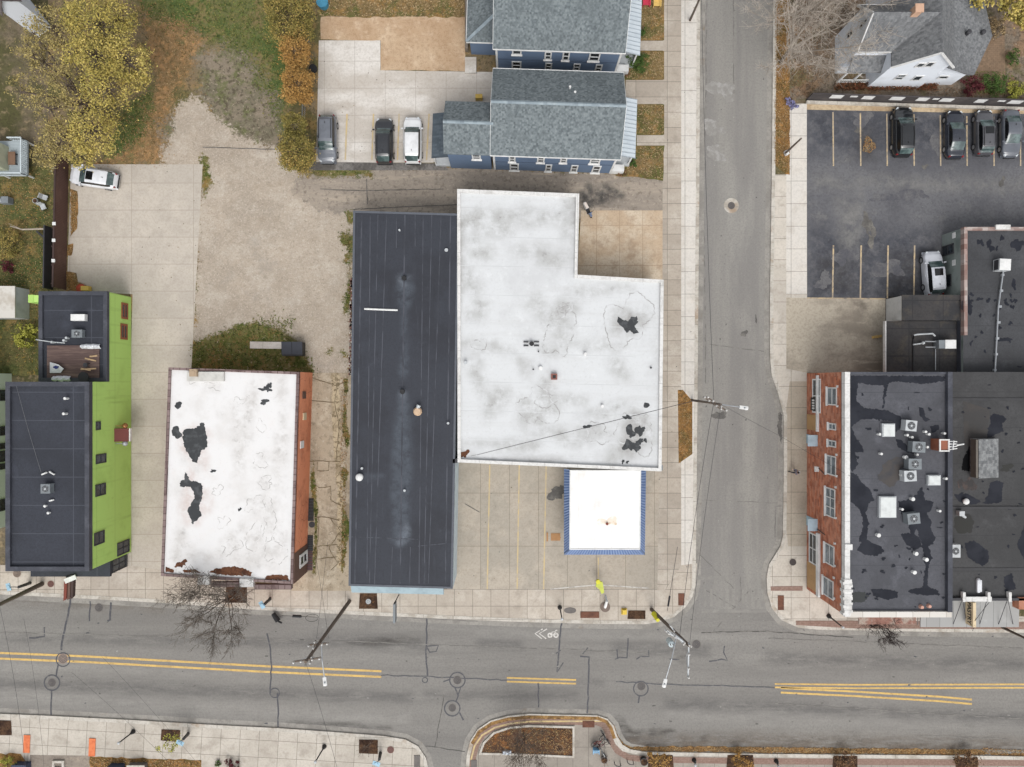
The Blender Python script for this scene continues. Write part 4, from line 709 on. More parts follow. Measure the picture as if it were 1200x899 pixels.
for i, (a, b, lb) in enumerate((((100, 420), (113, 423), 'pale plank lying askew, second from the north on the roof deck'), ((106, 418), (115, 417), 'short pale plank, northernmost on the roof deck'), ((96, 433), (114, 432), 'long pale plank lying at the middle of the roof deck'), ((97, 432), (108, 434), 'pale plank crossing under the long one on the roof deck'))):
    mb = MB(); p, q = P(*a, zD), P(*b, zD); up = Vector((0, 0, .06 + .07 * i)); mb.bar(p + up, q + up, .14, .05); tag(mb.build('plank', m_board, None, p), lb, 'plank', 'planks on the roof deck')
item('black_kettle_grill', 'round black covered table on the roof deck by the wall', 'table', m_black, lambda m, x, y, z: (m.cyl(x, y, z, z + .7, .08, 8), m.cyl(x, y, z + .7, z + .76, .5, 20)), 103, 442)
item('round_stool', 'small dark stool on the roof deck between the planks', 'stool', m_dtrim, lambda m, x, y, z: (m.cyl(x, y, z + .38, z + .45, .22, 14), [m.tube((x + a, y + b, z), (x + a * .6, y + b * .6, z + .38), .03, n=5) for a, b in ((.2, .2), (-.2, .2), (.2, -.2), (-.2, -.2))]), 103, 428)
mb = MB(); z = hN + .35
mb.path([tuple(P(42, 398, z)), tuple(P(62, 401, z)), tuple(P(76, 402, z))], .05, 6)
for a in ((61, 401), (75, 399), (78, 396)): x, y, _ = P(*a, z); mb.cyl(x, y, hN + .03, z + .1, .12, 8)
tag(mb.build('gas_pipe', m_lgrey, None, P(62, 401, hN)), 'pale pipe with valves crossing the green building\'s back roof to the west', 'pipe')

# --- white-roofed orange building
hO = 4.6
ob = thing('orange_building', 'low building with a peeling white roof and an orange east wall', 'building', (-27, -9, 0))
po = W([(198.5, 430.5), (351, 436), (343.5, 684), (189.5, 674.5)], hO)
m_orange = surf('orange_stucco', C(212, 138, 104, 1.25), [('n', C(194, 122, 92), dict(s=.5, lo=.48, hi=.66, a=.7)), ('n', C(222, 156, 124), dict(s=1.2, lo=.52, hi=.7, a=.5)), ('vor', C(120, 58, 42), dict(s=.7, w=.02, a=.7, gate=.5)), ('n', C(140, 74, 52), dict(s=2.5, lo=.66, hi=.78, a=.6))], .9, .2, wall=True)
wall_prism(ob, po, hO - .02, m_orange)
m_roofW = whiteroof('patchy_white_roof', (236, 235, 234), (218, 215, 212), (172, 169, 165), .3, .34, (204, 202, 200))
pat = [([(215, 504), (222, 502), (230, 501), (234, 497), (239, 495), (241, 503), (243, 516), (242, 524), (236, 528), (234, 535), (231, 543), (226, 541), (222, 534), (216, 524), (214, 513)], 1), (blob(207, 507, 5.5, 7, 2, .2), 1), (blob(209, 475, 4, 4, 5, .2), 1),
       ([(217, 553), (220, 557), (222, 563), (228, 564), (236, 566), (238, 575), (236, 586), (233, 596), (236, 604), (230, 610), (226, 615), (223, 607), (220, 598), (224, 590), (228, 584), (227, 576), (222, 570), (212, 571), (210, 566), (216, 562)], 1), (blob(250, 552, 3, 2, 7), 1), (blob(311, 456, 6, 3, 8, .4), 1), (blob(315, 453, 3, 5, 9, .4), 1), (blob(310, 471, 5, 3, 10, .3), 1), (blob(281, 597, 2, 2, 11), 1),
       ([(245, 671), (252, 667), (262, 665), (275, 664), (286, 666), (296, 671), (294, 675), (262, 674)], 2), ([(194, 664), (204, 668), (203, 671), (194, 670)], 2), ([(214, 668), (228, 667), (236, 671), (216, 671)], 2), ([(312, 675), (322, 673), (338, 675), (338, 680), (312, 679)], 2), (blob(212, 661, 6, 4, 12, .5), 2), (blob(228, 659, 5, 3, 13, .5), 3), (blob(264, 663, 6, 3, 14, .5), 3)]
STO = [blob(cx, cy, rx, ry, 140 + i, .45, 24) for i, (cx, cy, rx, ry) in enumerate(((250, 452, 10, 6), (225, 446, 5, 6), (303, 540, 10, 9), (310, 567, 11, 7), (300, 590, 12, 10), (316, 610, 12, 22), (296, 630, 12, 16), (270, 640, 18, 12), (320, 645, 14, 20), (245, 655, 22, 8), (290, 655, 24, 9), (222, 530, 12, 10), (232, 545, 10, 6), (216, 580, 8, 14), (265, 484, 6, 6), (285, 500, 16, 40), (330, 520, 7, 60), (210, 640, 12, 18), (330, 455, 8, 14)))]
rf = blend_quads('roof', [[(198.5, 430.5), (351, 436), (343.5, 684), (189.5, 674.5)]], hO, 2.5, hO + .01, [C(229, 228, 227), (C(214, 211, 208), .2, .46, .66, .7), (C(228, 224, 221), .9, .5, .7, .5), (C(206, 203, 200), 4.2, .56, .7, .35), (C(178, 174, 170), 2.2, .68, .78, .4)], [
    ([C(206, 203, 200), (C(224, 222, 220), .8, .42, .6, .8), (C(166, 162, 158), 1.5, .54, .68, .7), (C(140, 136, 132), 4.2, .58, .7, .5)], STO, 5, 1.0),
    ([C(198, 176, 168), (C(214, 204, 200), 1.2, .42, .6, .6)], [blob(228, 520, 15, 25, 3, .3), blob(228, 585, 14, 36, 4, .3), blob(222, 590, 8, 20, 5), blob(238, 540, 9, 7, 6)], 5, .6)], ob, .8, .3, .15)
mb = MB(); zr = hO + .016
for i, (pp, mi) in enumerate(pat):
    if mi != 3: mb.face([(a, b, zr + .0007 * i) for a, b in W(ragged(pp, i), hO)], mi - 1)
k = 0
for cx, cy, rx, ry, sd in ((250, 452, 9, 5, 1), (224, 445, 4, 5, 2), (304, 540, 8, 8, 3), (311, 566, 9, 6, 4), (299, 590, 9, 9, 5), (316, 610, 9, 19, 6), (297, 630, 10, 13, 7), (322, 645, 11, 16, 8), (262, 612, 7, 6, 9), (272, 640, 12, 8, 10), (306, 500, 5, 7, 11), (280, 470, 5, 4, 12), (255, 575, 6, 5, 13)): k += 1; o_ = ragged(blob(cx, cy, rx, ry, sd + 20, .4, 22), sd); mb.ribbon(W(o_ + [o_[0]], hO), .06, zr - .003 + k * 1e-4, 2)
merge(rf, mb, [m_patch, m_rustpile, surf('peel_line', C(172, 169, 166), [('n', C(226, 224, 222), dict(s=1.1, lo=.42, hi=.58)), ('n', C(140, 136, 132), dict(s=2, lo=.58, hi=.72, a=.7))])])
parapet(ob, po, .24, hO - .3, hO + .18, m_capbrown)
for x0, x1 in ((232, 246), (281, 297)):
    mb = MB(); a = P(x0, 676 + (x0 - 189) * .055, hO + .2); b = P(x1, 677 + (x0 - 189) * .055, hO + .2); mb.box(a.x, a.y - .55, hO - .2, b.x, a.y + .25, hO + .26); mb.build('parapet_pier', m_cap, ob)
for x0, x1 in ((246, 281), (297, 342)):
    mb = MB(); a = P(x0, 679 + (x0 - 189) * .052, hO); b = P(x1, 0, hO); mb.box(a.x + .05, a.y - .5, hO - .5, b.x - .05, a.y - .05, hO - .05); mb.build('cornice', m_capbrown, ob)
xe = P(359, 0).x
mb = MB(); pp = W([(343.5, 650), (343.5, 684)], hO)
# brown shop corner covers the south end of the orange wall
yA, yB = P(0, 649, hO).y, P(0, 684, hO).y; mb.prism([(pp[0][0] - .02, yA), (pp[0][0] + .12, yA), (pp[1][0] + .09, yB - .04), (pp[1][0] - .12, yB - .04)], .0, hO - .05); mb.build('shop_corner', m_brown, ob)
window(ob, 'x', pp[0][0] + .13, 1, yB + 1.0, yB + 2.3, .4, 3.0, frame=m_wtrim, t=.28, name='shop_window')
for y_, z_, n_, mt in ((463, 3.0, 'boarded_window', m_brown), (488, 2.6, 'boarded_window', m_cream), (521, 3.2, 'boarded_window', m_wtrim)):
    yy = P(0, y_, z_).y; xw = po[1][0] + (po[2][0] - po[1][0]) * (yy - po[1][1]) / (po[2][1] - po[1][1]); mb = MB(); mb.box(xw - .3, yy - .35, z_ - .5, xw + .09, yy + .35, z_ + .5); mb.build(n_, mt, ob)
bw = MB(); a = P(229, 437, hO + .5); bw.box(a.x - .9, a.y - .8, hO + .02, a.x + 2.6, a.y + .1, hO + .32); bw.build('roof_curb', flat('pale_panel', C(206, 204, 198)), ob)
vt = MB(); bx = P(226, 437, hO + .7); vt.box(bx.x - .35, bx.y - .35, hO + .33, bx.x + .35, bx.y + .35, hO + .7); vt.cyl(bx.x, bx.y, hO + .702, hO + .74, .2, 10); vt.build('chimney', flat('buff_brick', C(178, 156, 130)), ob)

# --- long charcoal roof
hD = 5.0
db = thing('long_dark_building', 'long shop with a seamed charcoal roof between the white roofs', 'building', (-10, -2, 0))
pd = W([(414, 247), (538.5, 250.5), (530.5, 690), (408.5, 686.5)], hD)
wall_prism(db, pd, hD - .02, flat('pale_blue_block', C(204, 218, 224)))
L = W([(x, 0) for x in ()])
m_roofD = surf('long_membrane', C(57, 60, 68), [('n', C(50, 52, 59), dict(s=.16, lo=.42, hi=.62)), ('n', C(72, 75, 84), dict(s=.5, lo=.6, hi=.75, a=.5)), ('n', C(78, 81, 90), dict(s=(1.2, .12, 1), lo=.62, hi=.72, a=.35)), GRAIN(C(44, 46, 52), .45, 9)], .7, .3, .2, 9)
m_seamD = surf('roof_seam', C(82, 84, 92), [('n', C(60, 62, 69), dict(s=(3, .5, 1), lo=.42, hi=.6))], .7)
m_dust = surf('dusty_wear', C(60, 63, 71), [('n', C(90, 96, 104), dict(s=(.9, .25, 1), lo=.4, hi=.72, a=.9)), ('n', C(60, 63, 71), dict(s=1.6, lo=.5, hi=.7, a=.8)), GRAIN(C(56, 59, 66), .5, 7)], .8)
rf = blend_quads('roof', [[(414, 247), (538.5, 250.5), (530.5, 690), (408.5, 686.5)]], hD, 2.5, hD + .01, [C(57, 60, 68), (C(50, 52, 59), .16, .42, .62, 1), (C(70, 73, 82), .5, .58, .75, .5), (C(74, 77, 86), (1.3, .1, 1), .58, .72, .45), (C(44, 46, 52), (2.4, .3, 1), .56, .7, .5), (C(46, 48, 54), 4.4, .46, .66, .4)], [
    ([C(84, 91, 100), (C(70, 75, 83), .8, .42, .6, .7), (C(104, 112, 120), 1.6, .58, .72, .6)], [blob(474, 345, 9, 20, 3, .25), [(468, 462), (477, 462), (482, 490), (482, 560), (478, 610), (480, 630), (470, 644), (461, 634), (458, 570), (461, 510)], blob(472.5, 430, 6, 12, 5, .2), blob(474, 385, 3.5, 26, 6, .3), blob(436, 559, 12, 3, 7), blob(470, 632, 9, 6, 8)], 4, .8),
    ([C(128, 136, 146), (C(92, 98, 106), 1.2, .42, .6, .7)], [blob(473, 328, 6, 7, 3, .3), blob(476, 622, 3, 10, 4, .3), blob(470, 633, 6, 4, 5), blob(472, 463, 4, 4, 6)], 4, .6)], db, .7, .3, .2)
mb = MB(); zr = hD + .016
for i, (x0, x1) in enumerate(((424, 416), (443, 433), (453, 439), (474.5, 469), (506, 497), (517, 502), (528, 522), (434, 430), (496, 491))):
    for j in range(2): mb.ribbon(W([(x0, 252), (x1, 684)], hD), (.085 if i % 3 else .12) if j == 0 else .03, zr + .001 * j, 1) if j == 0 else None
for x0, y0, x1, y1 in ((464.5, 252, 464.5, 291), (486.5, 252, 486.5, 289), (440, 640, 439, 686), (460, 641, 458, 686), (481, 641, 480, 686), (408, 629, 490, 632), (490, 640, 522, 637)): mb.ribbon(W([(x0, y0), (x1, y1)], hD), .07, zr + .002, 1)
merge(rf, mb, [m_roofD, m_seamD])
parapet(db, pd, .2, hD - .3, hD + .05, flat('grey_edge', C(92, 96, 104)), 'roof_edge')
mb = MB(); a = P(410, 687, hD); b = P(519, 690, hD)
mb.add([(a.x, a.y - .02, 4.7), (b.x, a.y - .22, 4.7), (b.x, a.y - 1.02, 4.25), (a.x, a.y - .82, 4.25), (a.x, a.y - .02, 3.9), (b.x, a.y - .22, 3.9), (b.x, a.y - 1.02, 3.9), (a.x, a.y - .82, 3.9)], [[0, 3, 2, 1], [3, 7, 6, 2], [4, 5, 6, 7], [0, 4, 7, 3], [1, 2, 6, 5]])
mb.build('front_awning', flat('pale_blue_metal', C(152, 172, 180), .5), db)
for px, py, r_, hh in ((473.5, 326, .2, .35), (471.5, 459, .2, .4), (468, 269.5, .08, .3), (525, 496, .1, .35), (424, 549, .1, .3), (474, 575, .1, .25), (523, 293, .14, .2)): vent(db, px, py, hD, r_, hh, m_lgrey if r_ < .15 else m_black)
mb = MB(); a, _, _ = 0, 0, 0; p = P(421, 559.5, hD + .45); mb.cyl(p.x, p.y, hD + .02, hD + .45, .3, 16); mb.dome(p.x, p.y, hD + .45, .36, .22, 16); mb.build('roof_vent', m_wtrim, db)
mb = MB(); mb.tube(P(427, 362, hD + .1), P(466, 363.5, hD + .1), .09, n=8); tag(mb.build('white_pipe', m_wtrim, None, P(427, 362, hD)), 'white pipe lying across the northern half of the long charcoal roof', 'pipe')
p = P(490, 482, hD); r = thing('exhaust_fan', 'rusty cream exhaust fan with a white cowl standing on the long charcoal roof', 'exhaust fan', (p.x, p.y, hD))
mb = MB(); mb.obox((p.x, p.y, hD + .2), .6, .6, .36, .4); mb.build('curb', m_cream, r)
mb = MB(); mb.cyl(p.x, p.y, hD + .385, hD + .6, .42, 14, 0, .3); mb.build('hood', flat('rusted_cream', C(206, 176, 146), .6), r)
mb = MB(); q = P(491, 475, hD + .4); mb.tube((p.x, p.y + .3, hD + .45), (q.x, q.y, hD + .45), .16, .2, 10); mb.build('cowl', m_lgrey, r)

# --- big white roof and its blue-edged canopy
hB = 4.8
wb = thing('white_roof_building', 'large L-shaped building with a stained white roof in the middle of the block', 'building', (5, 3, 0))
pw = W([(536, 222.5), (678.5, 228), (676.5, 322.5), (777, 328.5), (774.5, 552), (536.5, 541.5)], hB)
wall_prism(wb, pw, hB - .02, flat('pale_wall', C(206, 206, 202)))
m_roofB = whiteroof('stained_white_roof', (214, 216, 217), (186, 187, 187), (160, 160, 158), .22, .16, (172, 174, 176))
m_st = surf('grey_water_stain', C(182, 182, 180), [('n', C(206, 207, 208), dict(s=.5, lo=.42, hi=.6)), ('n', C(140, 138, 135), dict(s=1.2, lo=.56, hi=.7, a=.7)), ('ring', C(150, 148, 146), dict(s=.7, w=.02, a=.5)), GRAIN(C(170, 170, 170), .5, 7)], .8)
m_ps = surf('pale_tide_mark', C(196, 196, 195), [('n', C(212, 213, 214), dict(s=.5, lo=.42, hi=.58)), ('n', C(156, 154, 151), dict(s=1.3, lo=.56, hi=.7, a=.7)), ('ring', C(150, 148, 145), dict(s=.6, w=.02, a=.6))], .8)
pat = [([(724, 371), (730, 375), (736, 376), (740, 371), (746, 371), (747, 377), (744, 382), (748, 390), (743, 392), (738, 387), (734, 390), (728, 382), (723, 378)], 1),
       (blob(738.5, 505.5, 5, 7, 2, .3), 1), (blob(749.5, 505, 4.5, 7, 3, .4), 1), (blob(738, 522, 7, 7, 4, .35), 1), (blob(747, 522, 6, 6, 5, .4), 1), (blob(756, 516, 3, 2, 6), 1), (blob(757.5, 475, 3.4, 3.4, 7, .15), 1), (blob(735, 489, 4, 3, 8, .4), 1), (blob(730, 541, 1.5, 2.5, 9), 1), (blob(735, 541.5, 2, 1.5, 10), 1), (blob(688, 500, 5, 2, 11, .3), 1), (blob(544, 532, 5, 4, 12, .4), 4)]
ST = [blob(cx, cy, rx, ry, 40 + i, .4, 26) for i, (cx, cy, rx, ry) in enumerate(((631, 477, 22, 27), (661, 362, 13, 13), (627, 355, 11, 7), (654, 378, 18, 24), (648, 408, 13, 10), (700, 405, 22, 6), (615, 431, 8, 8), (735, 376, 18, 22), (743, 510, 24, 28), (664, 468, 22, 6), (690, 512, 22, 10), (560, 404, 12, 9), (580, 408, 18, 7), (560, 365, 14, 12), (550, 330, 16, 16), (724, 430, 9, 18), (660, 510, 30, 9), (600, 522, 36, 7), (590, 260, 34, 16), (650, 255, 18, 14), (555, 262, 12, 26), (666, 250, 8, 26), (560, 290, 16, 14), (700, 340, 34, 7), (712, 482, 16, 10), (580, 470, 14, 20), (640, 300, 26, 14), (560, 440, 8, 24)))]
RG = []                                                   # ponding rings: thin bands left by standing water
for cx, cy, rx, ry, sd in ((631, 477, 19, 24, 1), (661, 362, 8, 8, 2), (661, 362, 5, 4, 3), (735, 376, 26, 30, 4), (656, 392, 17, 24, 5), (562, 404, 8, 7, 6), (745, 508, 20, 24, 7), (700, 508, 14, 12, 8), (640, 470, 10, 9, 9)):
    o_ = ragged(blob(cx, cy, rx, ry, sd + 7, .3, 26), sd); RG.append([(x, y) for x, y in o_])
pat_black = pat
rf = blend_quads('roof', [[(536, 222.5), (678.5, 228), (676.5, 325), (536.2, 320)], [(536.2, 320), (777, 328.5), (774.5, 552), (536.5, 541.5)]], hB, 2.5, hB + .01, [C(215, 217, 218), (C(200, 201, 202), .17, .46, .66, .7), (C(206, 207, 207), (.1, 1.4, 1), .5, .68, .6), (C(226, 228, 229), .9, .55, .72, .6), (C(190, 190, 189), 4.2, .52, .68, .35), (C(160, 158, 155), 2.2, .68, .78, .4)], [
    ([C(178, 178, 176), (C(196, 197, 197), .6, .42, .6, .7), (C(146, 144, 141), 1.6, .55, .7, .7), (C(128, 126, 123), 4.2, .58, .7, .5)], ST, 7, .95),
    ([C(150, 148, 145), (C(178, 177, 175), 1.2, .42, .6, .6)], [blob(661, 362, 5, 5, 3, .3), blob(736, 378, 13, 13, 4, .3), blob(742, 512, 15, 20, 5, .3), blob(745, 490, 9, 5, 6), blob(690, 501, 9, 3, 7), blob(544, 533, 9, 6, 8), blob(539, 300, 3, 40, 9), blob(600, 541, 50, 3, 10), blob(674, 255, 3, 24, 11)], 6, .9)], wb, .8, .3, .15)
mb = MB(); zr = hB + .016
for i, (pp, mi) in enumerate(pat_black): mb.face([(a, b, zr + .0007 * i) for a, b in W(ragged(pp, i), hB)], 0 if mi == 1 else 1)
for i, o_ in enumerate(RG): mb.ribbon(W(o_ + [o_[0]], hB), .1, zr - .003 + i * 1e-4, 2)
for k in range(9): y = 243 + k * 34; mb.ribbon(W([(538, y), (674 if y < 322 else 775, y + (3.2 if y < 322 else 5.5))], hB), .05, zr - .004, 3)
merge(rf, mb, [m_patch, m_rustpile, surf('ponding_ring', C(168, 167, 165), [('n', C(206, 207, 208), dict(s=1.1, lo=.42, hi=.6)), ('n', C(136, 134, 131), dict(s=2, lo=.58, hi=.72, a=.7))]), surf('sheet_seam', C(196, 198, 199), [('n', C(214, 216, 217), dict(s=(.3, 2, 1), lo=.42, hi=.62))])])
parapet(wb, pw, .3, hB - .4, hB + .32, m_cap)
mb = MB(); q = pw; mb.box(P(674.5, 0, hB).x, P(0, 322, hB).y, hB + .02, P(679, 0, hB).x - .31, P(0, 228, hB).y - .31, hB + .3)
for (x0, y0, x1, y1) in ((599, 400, 606, 401.5), (616, 400, 624, 401.5)): pass
vent(wb, 652, 441, hB, .0, .0) if False else None
for px, py, r_, hh, mt in ((633.5, 431.5, .16, .3, m_wtrim), (686, 415, .14, .3, m_wtrim), (545.5, 425, .14, .5, m_lgrey), (625, 433, .06, .2, m_black), (631, 412, .06, .2, m_black), (763, 431, .07, .2, m_black), (706, 476, .12, .3, m_wtrim)): vent(wb, px, py, hB, r_, hh, mt)
mb = MB(); p = P(649.5, 441.5, hB + .4); mb.obox((p.x, p.y, hB + .2), .58, .58, .38); mb.build('chimney', flat('brick_chimney', C(142, 92, 82)), wb); mb = MB(); mb.obox((p.x, p.y, hB + .4), .3, .3, .03); mb.build('flue', m_black, wb)
p = P(623, 403, hB); r = thing('roof_fan', 'small black fan housing with louvred feet on the big white roof', 'roof fan', (p.x, p.y, hB))
mb = MB(); mb.cyl(p.x, p.y, hB + .012, hB + .45, .22, 12); mb.build('housing', m_black, r)
mb = MB()
for dx in (-.55, .45):
    for dy in (-.18, .18): mb.box(p.x + dx - .22, p.y + dy - .06, hB + .012, p.x + dx + .25, p.y + dy + .06, hB + .14)
mb.build('feet', m_dtrim, r)
dsx = MB(); p = P(533.5, 540, hB); dsx.obox((p.x, p.y, hB - 1.5), .3, .4, 3.0); dsx.obox((p.x, p.y, hB + .1), .45, .4, .3); dsx.build('downspout_head', m_dtrim, wb)
dsx = MB(); p = P(772, 548, hB - .2); dsx.obox((p.x + .1, p.y, hB - .3), .5, .5, .5); dsx.build('downspout_head', m_midgrey, wb)
hC = 3.9
cn = thing('canopy', 'white flat canopy with a blue ribbed metal fascia over the forecourt', 'canopy', tuple(P(708, 600)))
co = W([(661, 551), (757, 551), (755.5, 650), (661, 650)], hC - .7); ci = W([(667.6, 551), (751.2, 551), (750.2, 644.2), (667.2, 644.2)], hC)
co[0] = (co[0][0], ci[0][1]); co[1] = (co[1][0], ci[1][1])
m_blue = surf('blue_ribbed_metal', C(92, 118, 160), [('n', C(76, 100, 142), dict(s=.9, lo=.45, hi=.65, a=.6))], .5, .4)
mb = MB(); V = lambda p, z: (p[0], p[1], z)
for i, j in ((1, 2), (2, 3), (3, 0)): mb.face([V(co[i], hC - .7), V(co[j], hC - .7), V(ci[j], hC), V(ci[i], hC)]); mb.face([V(co[i], hC - .71), V(co[j], hC - .71), V(ci[j], hC - .71), V(ci[i], hC - .71)])
for i, j in ((1, 2), (2, 3), (3, 0)):
    a, b, c, d = Vector(V(co[i], hC - .7)), Vector(V(co[j], hC - .7)), Vector(V(ci[j], hC)), Vector(V(ci[i], hC)); n = int((b - a).length / .27)
    for k in range(n + 1): t_ = k / n; u = Vector((0, 0, .02)); mb.bar(a.lerp(b, t_) + u, d.lerp(c, t_) + u, .11, .05, 1)
mb.build('fascia', [m_blue, flat('pale_blue_rib', C(134, 152, 186), .5)], cn)
mb = MB(); mb.face([V(p, hC + .01) for p in ci], 0)
for k, (cx, cy, rx, ry) in enumerate(((712, 612, 9, 7),)): mb.face([(a, b, hC + .014) for a, b in W(blob(cx, cy, rx, ry, 71, .4, 26), hC)], 1)
mb.build('roof', [surf('fresh_white_roof', C(243, 242, 240), [('brick', C(214, 213, 210), dict(w=1.6, h=40, mo=.03, a=.45, off=0)), ('n', C(222, 218, 212), dict(s=.5, lo=.54, hi=.74, a=.6)), ('n', C(238, 237, 235), dict(s=(1.3, .1, 1), lo=.5, hi=.7, a=.6))], .7), surf('rust_stain', C(238, 226, 210), [('n', C(206, 172, 128), dict(s=1.6, lo=.55, hi=.7)), ('n', C(248, 246, 242), dict(s=.9, lo=.42, hi=.55))])], cn)
mb = MB(); rim(mb, ci, .1, hC - .1, hC + .06); mb.build('roof_edge', m_wtrim, cn)
vent(cn, 711.5, 614, hC, .11, .12, m_rust, 'drain'); 
for a, b in ((670, 640), (747, 640), (670, 556), (747, 556)): x, y, _ = P(a, b, hC); mb = MB(); mb.cyl(x * 1.0, y, 0.1, hC - .72, .1, 10); mb.build('post', m_wtrim, cn)
mb = MB(); mb.face([V(p, hC - .72) for p in co]); mb.build('soffit', m_wtrim, cn)
# ------------------------------------------------------------------ pitched houses
def shingle(name, a, b, c, w_=.42, h_=.2):
    return surf(name, C(*a), [('tile', C(*b), dict(w=w_, h=h_, mo=0, a=.8)), ('tile', C(*c), dict(w=w_ * .8, h=h_, mo=0, a=.75, loc=(.13, .1, 0))), ('n', C(*[v * .9 for v in a]), dict(s=.5, lo=.48, hi=.68, a=.5)), GRAIN(C(*[v * .7 for v in a]), .35, 10)], .9, .2, .25, 10)
m_sh_blue = shingle('slate_blue_shingle', (108, 116, 119), (80, 87, 91), (140, 148, 150), .22, .16)
m_sh_grey = shingle('grey_shingle', (116, 117, 119), (90, 92, 95), (142, 144, 145), .23, .16)
m_sid_blue = surf('blue_siding', C(104, 122, 146, 1.1), [('wave', C(82, 98, 122), dict(dir='Y', f=2.6, lo=.8, hi=.97, a=.6)), ('n', C(92, 108, 132), dict(s=.5, lo=.48, hi=.68, a=.6))], .7, .3, wall=True)
m_sid_white = surf('white_siding', C(228, 233, 240, 1.1), [('wave', C(196, 202, 210), dict(dir='Y', f=2.6, lo=.82, hi=.97, a=.5)), ('n', C(212, 216, 220), dict(s=.5, lo=.48, hi=.68, a=.5))], .7, .3, wall=True)
m_ridge = surf('ridge_cap', C(150, 162, 168), [('tile', C(118, 130, 138), dict(w=.4, h=.4, mo=0, a=.8, off=0)), ('n', C(170, 180, 184), dict(s=1.5, lo=.5, hi=.7, a=.6))])
def slab(mb, quad, t=.14, mi=0):                          # a roof plane with thickness
    q = [Vector(p) for p in quad]; d = Vector((0, 0, t)); n = len(q)
    mb.add(q + [p - d for p in q], [list(range(n)), list(range(2 * n - 1, n - 1, -1))] + [[i, n + i, n + (i + 1) % n, (i + 1) % n] for i in range(n)], mi)
def gable(root, x0, x1, y0, y1, he, hr, mat, wallmat, axis='x', oh=.3, trim=None, ridge=True, z0=0.0, walls=True):
    """gable roof over a rectangle; the ridge runs along the given axis; walls inset by the eave overhang"""
    T = (lambda a, b, z: (a, b, z)) if axis == 'x' else (lambda a, b, z: (b, a, z))
    A0, A1, B0, B1 = (x0, x1, y0, y1) if axis == 'x' else (y0, y1, x0, x1)
    bm_ = (B0 + B1) / 2; mb = MB()
    slab(mb, [T(A0, B0, he), T(A1, B0, he), T(A1, bm_, hr), T(A0, bm_, hr)]); slab(mb, [T(A0, B1, he), T(A1, B1, he), T(A1, bm_, hr), T(A0, bm_, hr)])
    rf = mb.build('roof', mat, root)
    if ridge:
        rb = MB(); 
        for s in (-1, 1):
            sl = (hr - he) / (bm_ - B0); rb.face([T(A0, bm_, hr + .03), T(A1, bm_, hr + .03), T(A1, bm_ + s * .17, hr + .03 - sl * .17), T(A0, bm_ + s * .17, hr + .03 - sl * .17)])
        rb.build('ridge_cap', m_ridge, rf)
    if walls:
        wb_ = MB(); sl = (hr - he) / (bm_ - B0); hw = he + sl * oh - .16; i0, i1, j0, j1 = A0 + oh, A1 - oh, B0 + oh, B1 - oh; tp = hr - .17
        pts = [(j0, hw), (bm_, tp), (j1, hw), (j1, z0), (j0, z0)]
        vs = [T(i0, b, z) for b, z in pts] + [T(i1, b, z) for b, z in pts]
        wb_.add(vs, [[0, 1, 2, 3, 4], [9, 8, 7, 6, 5], [0, 5, 6, 1], [1, 6, 7, 2], [2, 7, 8, 3], [4, 3, 8, 9], [0, 4, 9, 5]])
        wb_.build('wall', wallmat, root)
    if trim:
        for e in (B0, B1): tb = MB(); tb.bar(T(A0, e, he - .08), T(A1, e, he - .08), .12, .16); tb.build('gutter', trim, root)
        for a in (A0 + .02, A1 - .02):
            fb = MB()
            for e in (B0, B1): fb.bar(T(a, e, he - .12), T(a, bm_, hr - .12), .1, .2)
            fb.build('bargeboard', trim, root)
    return rf
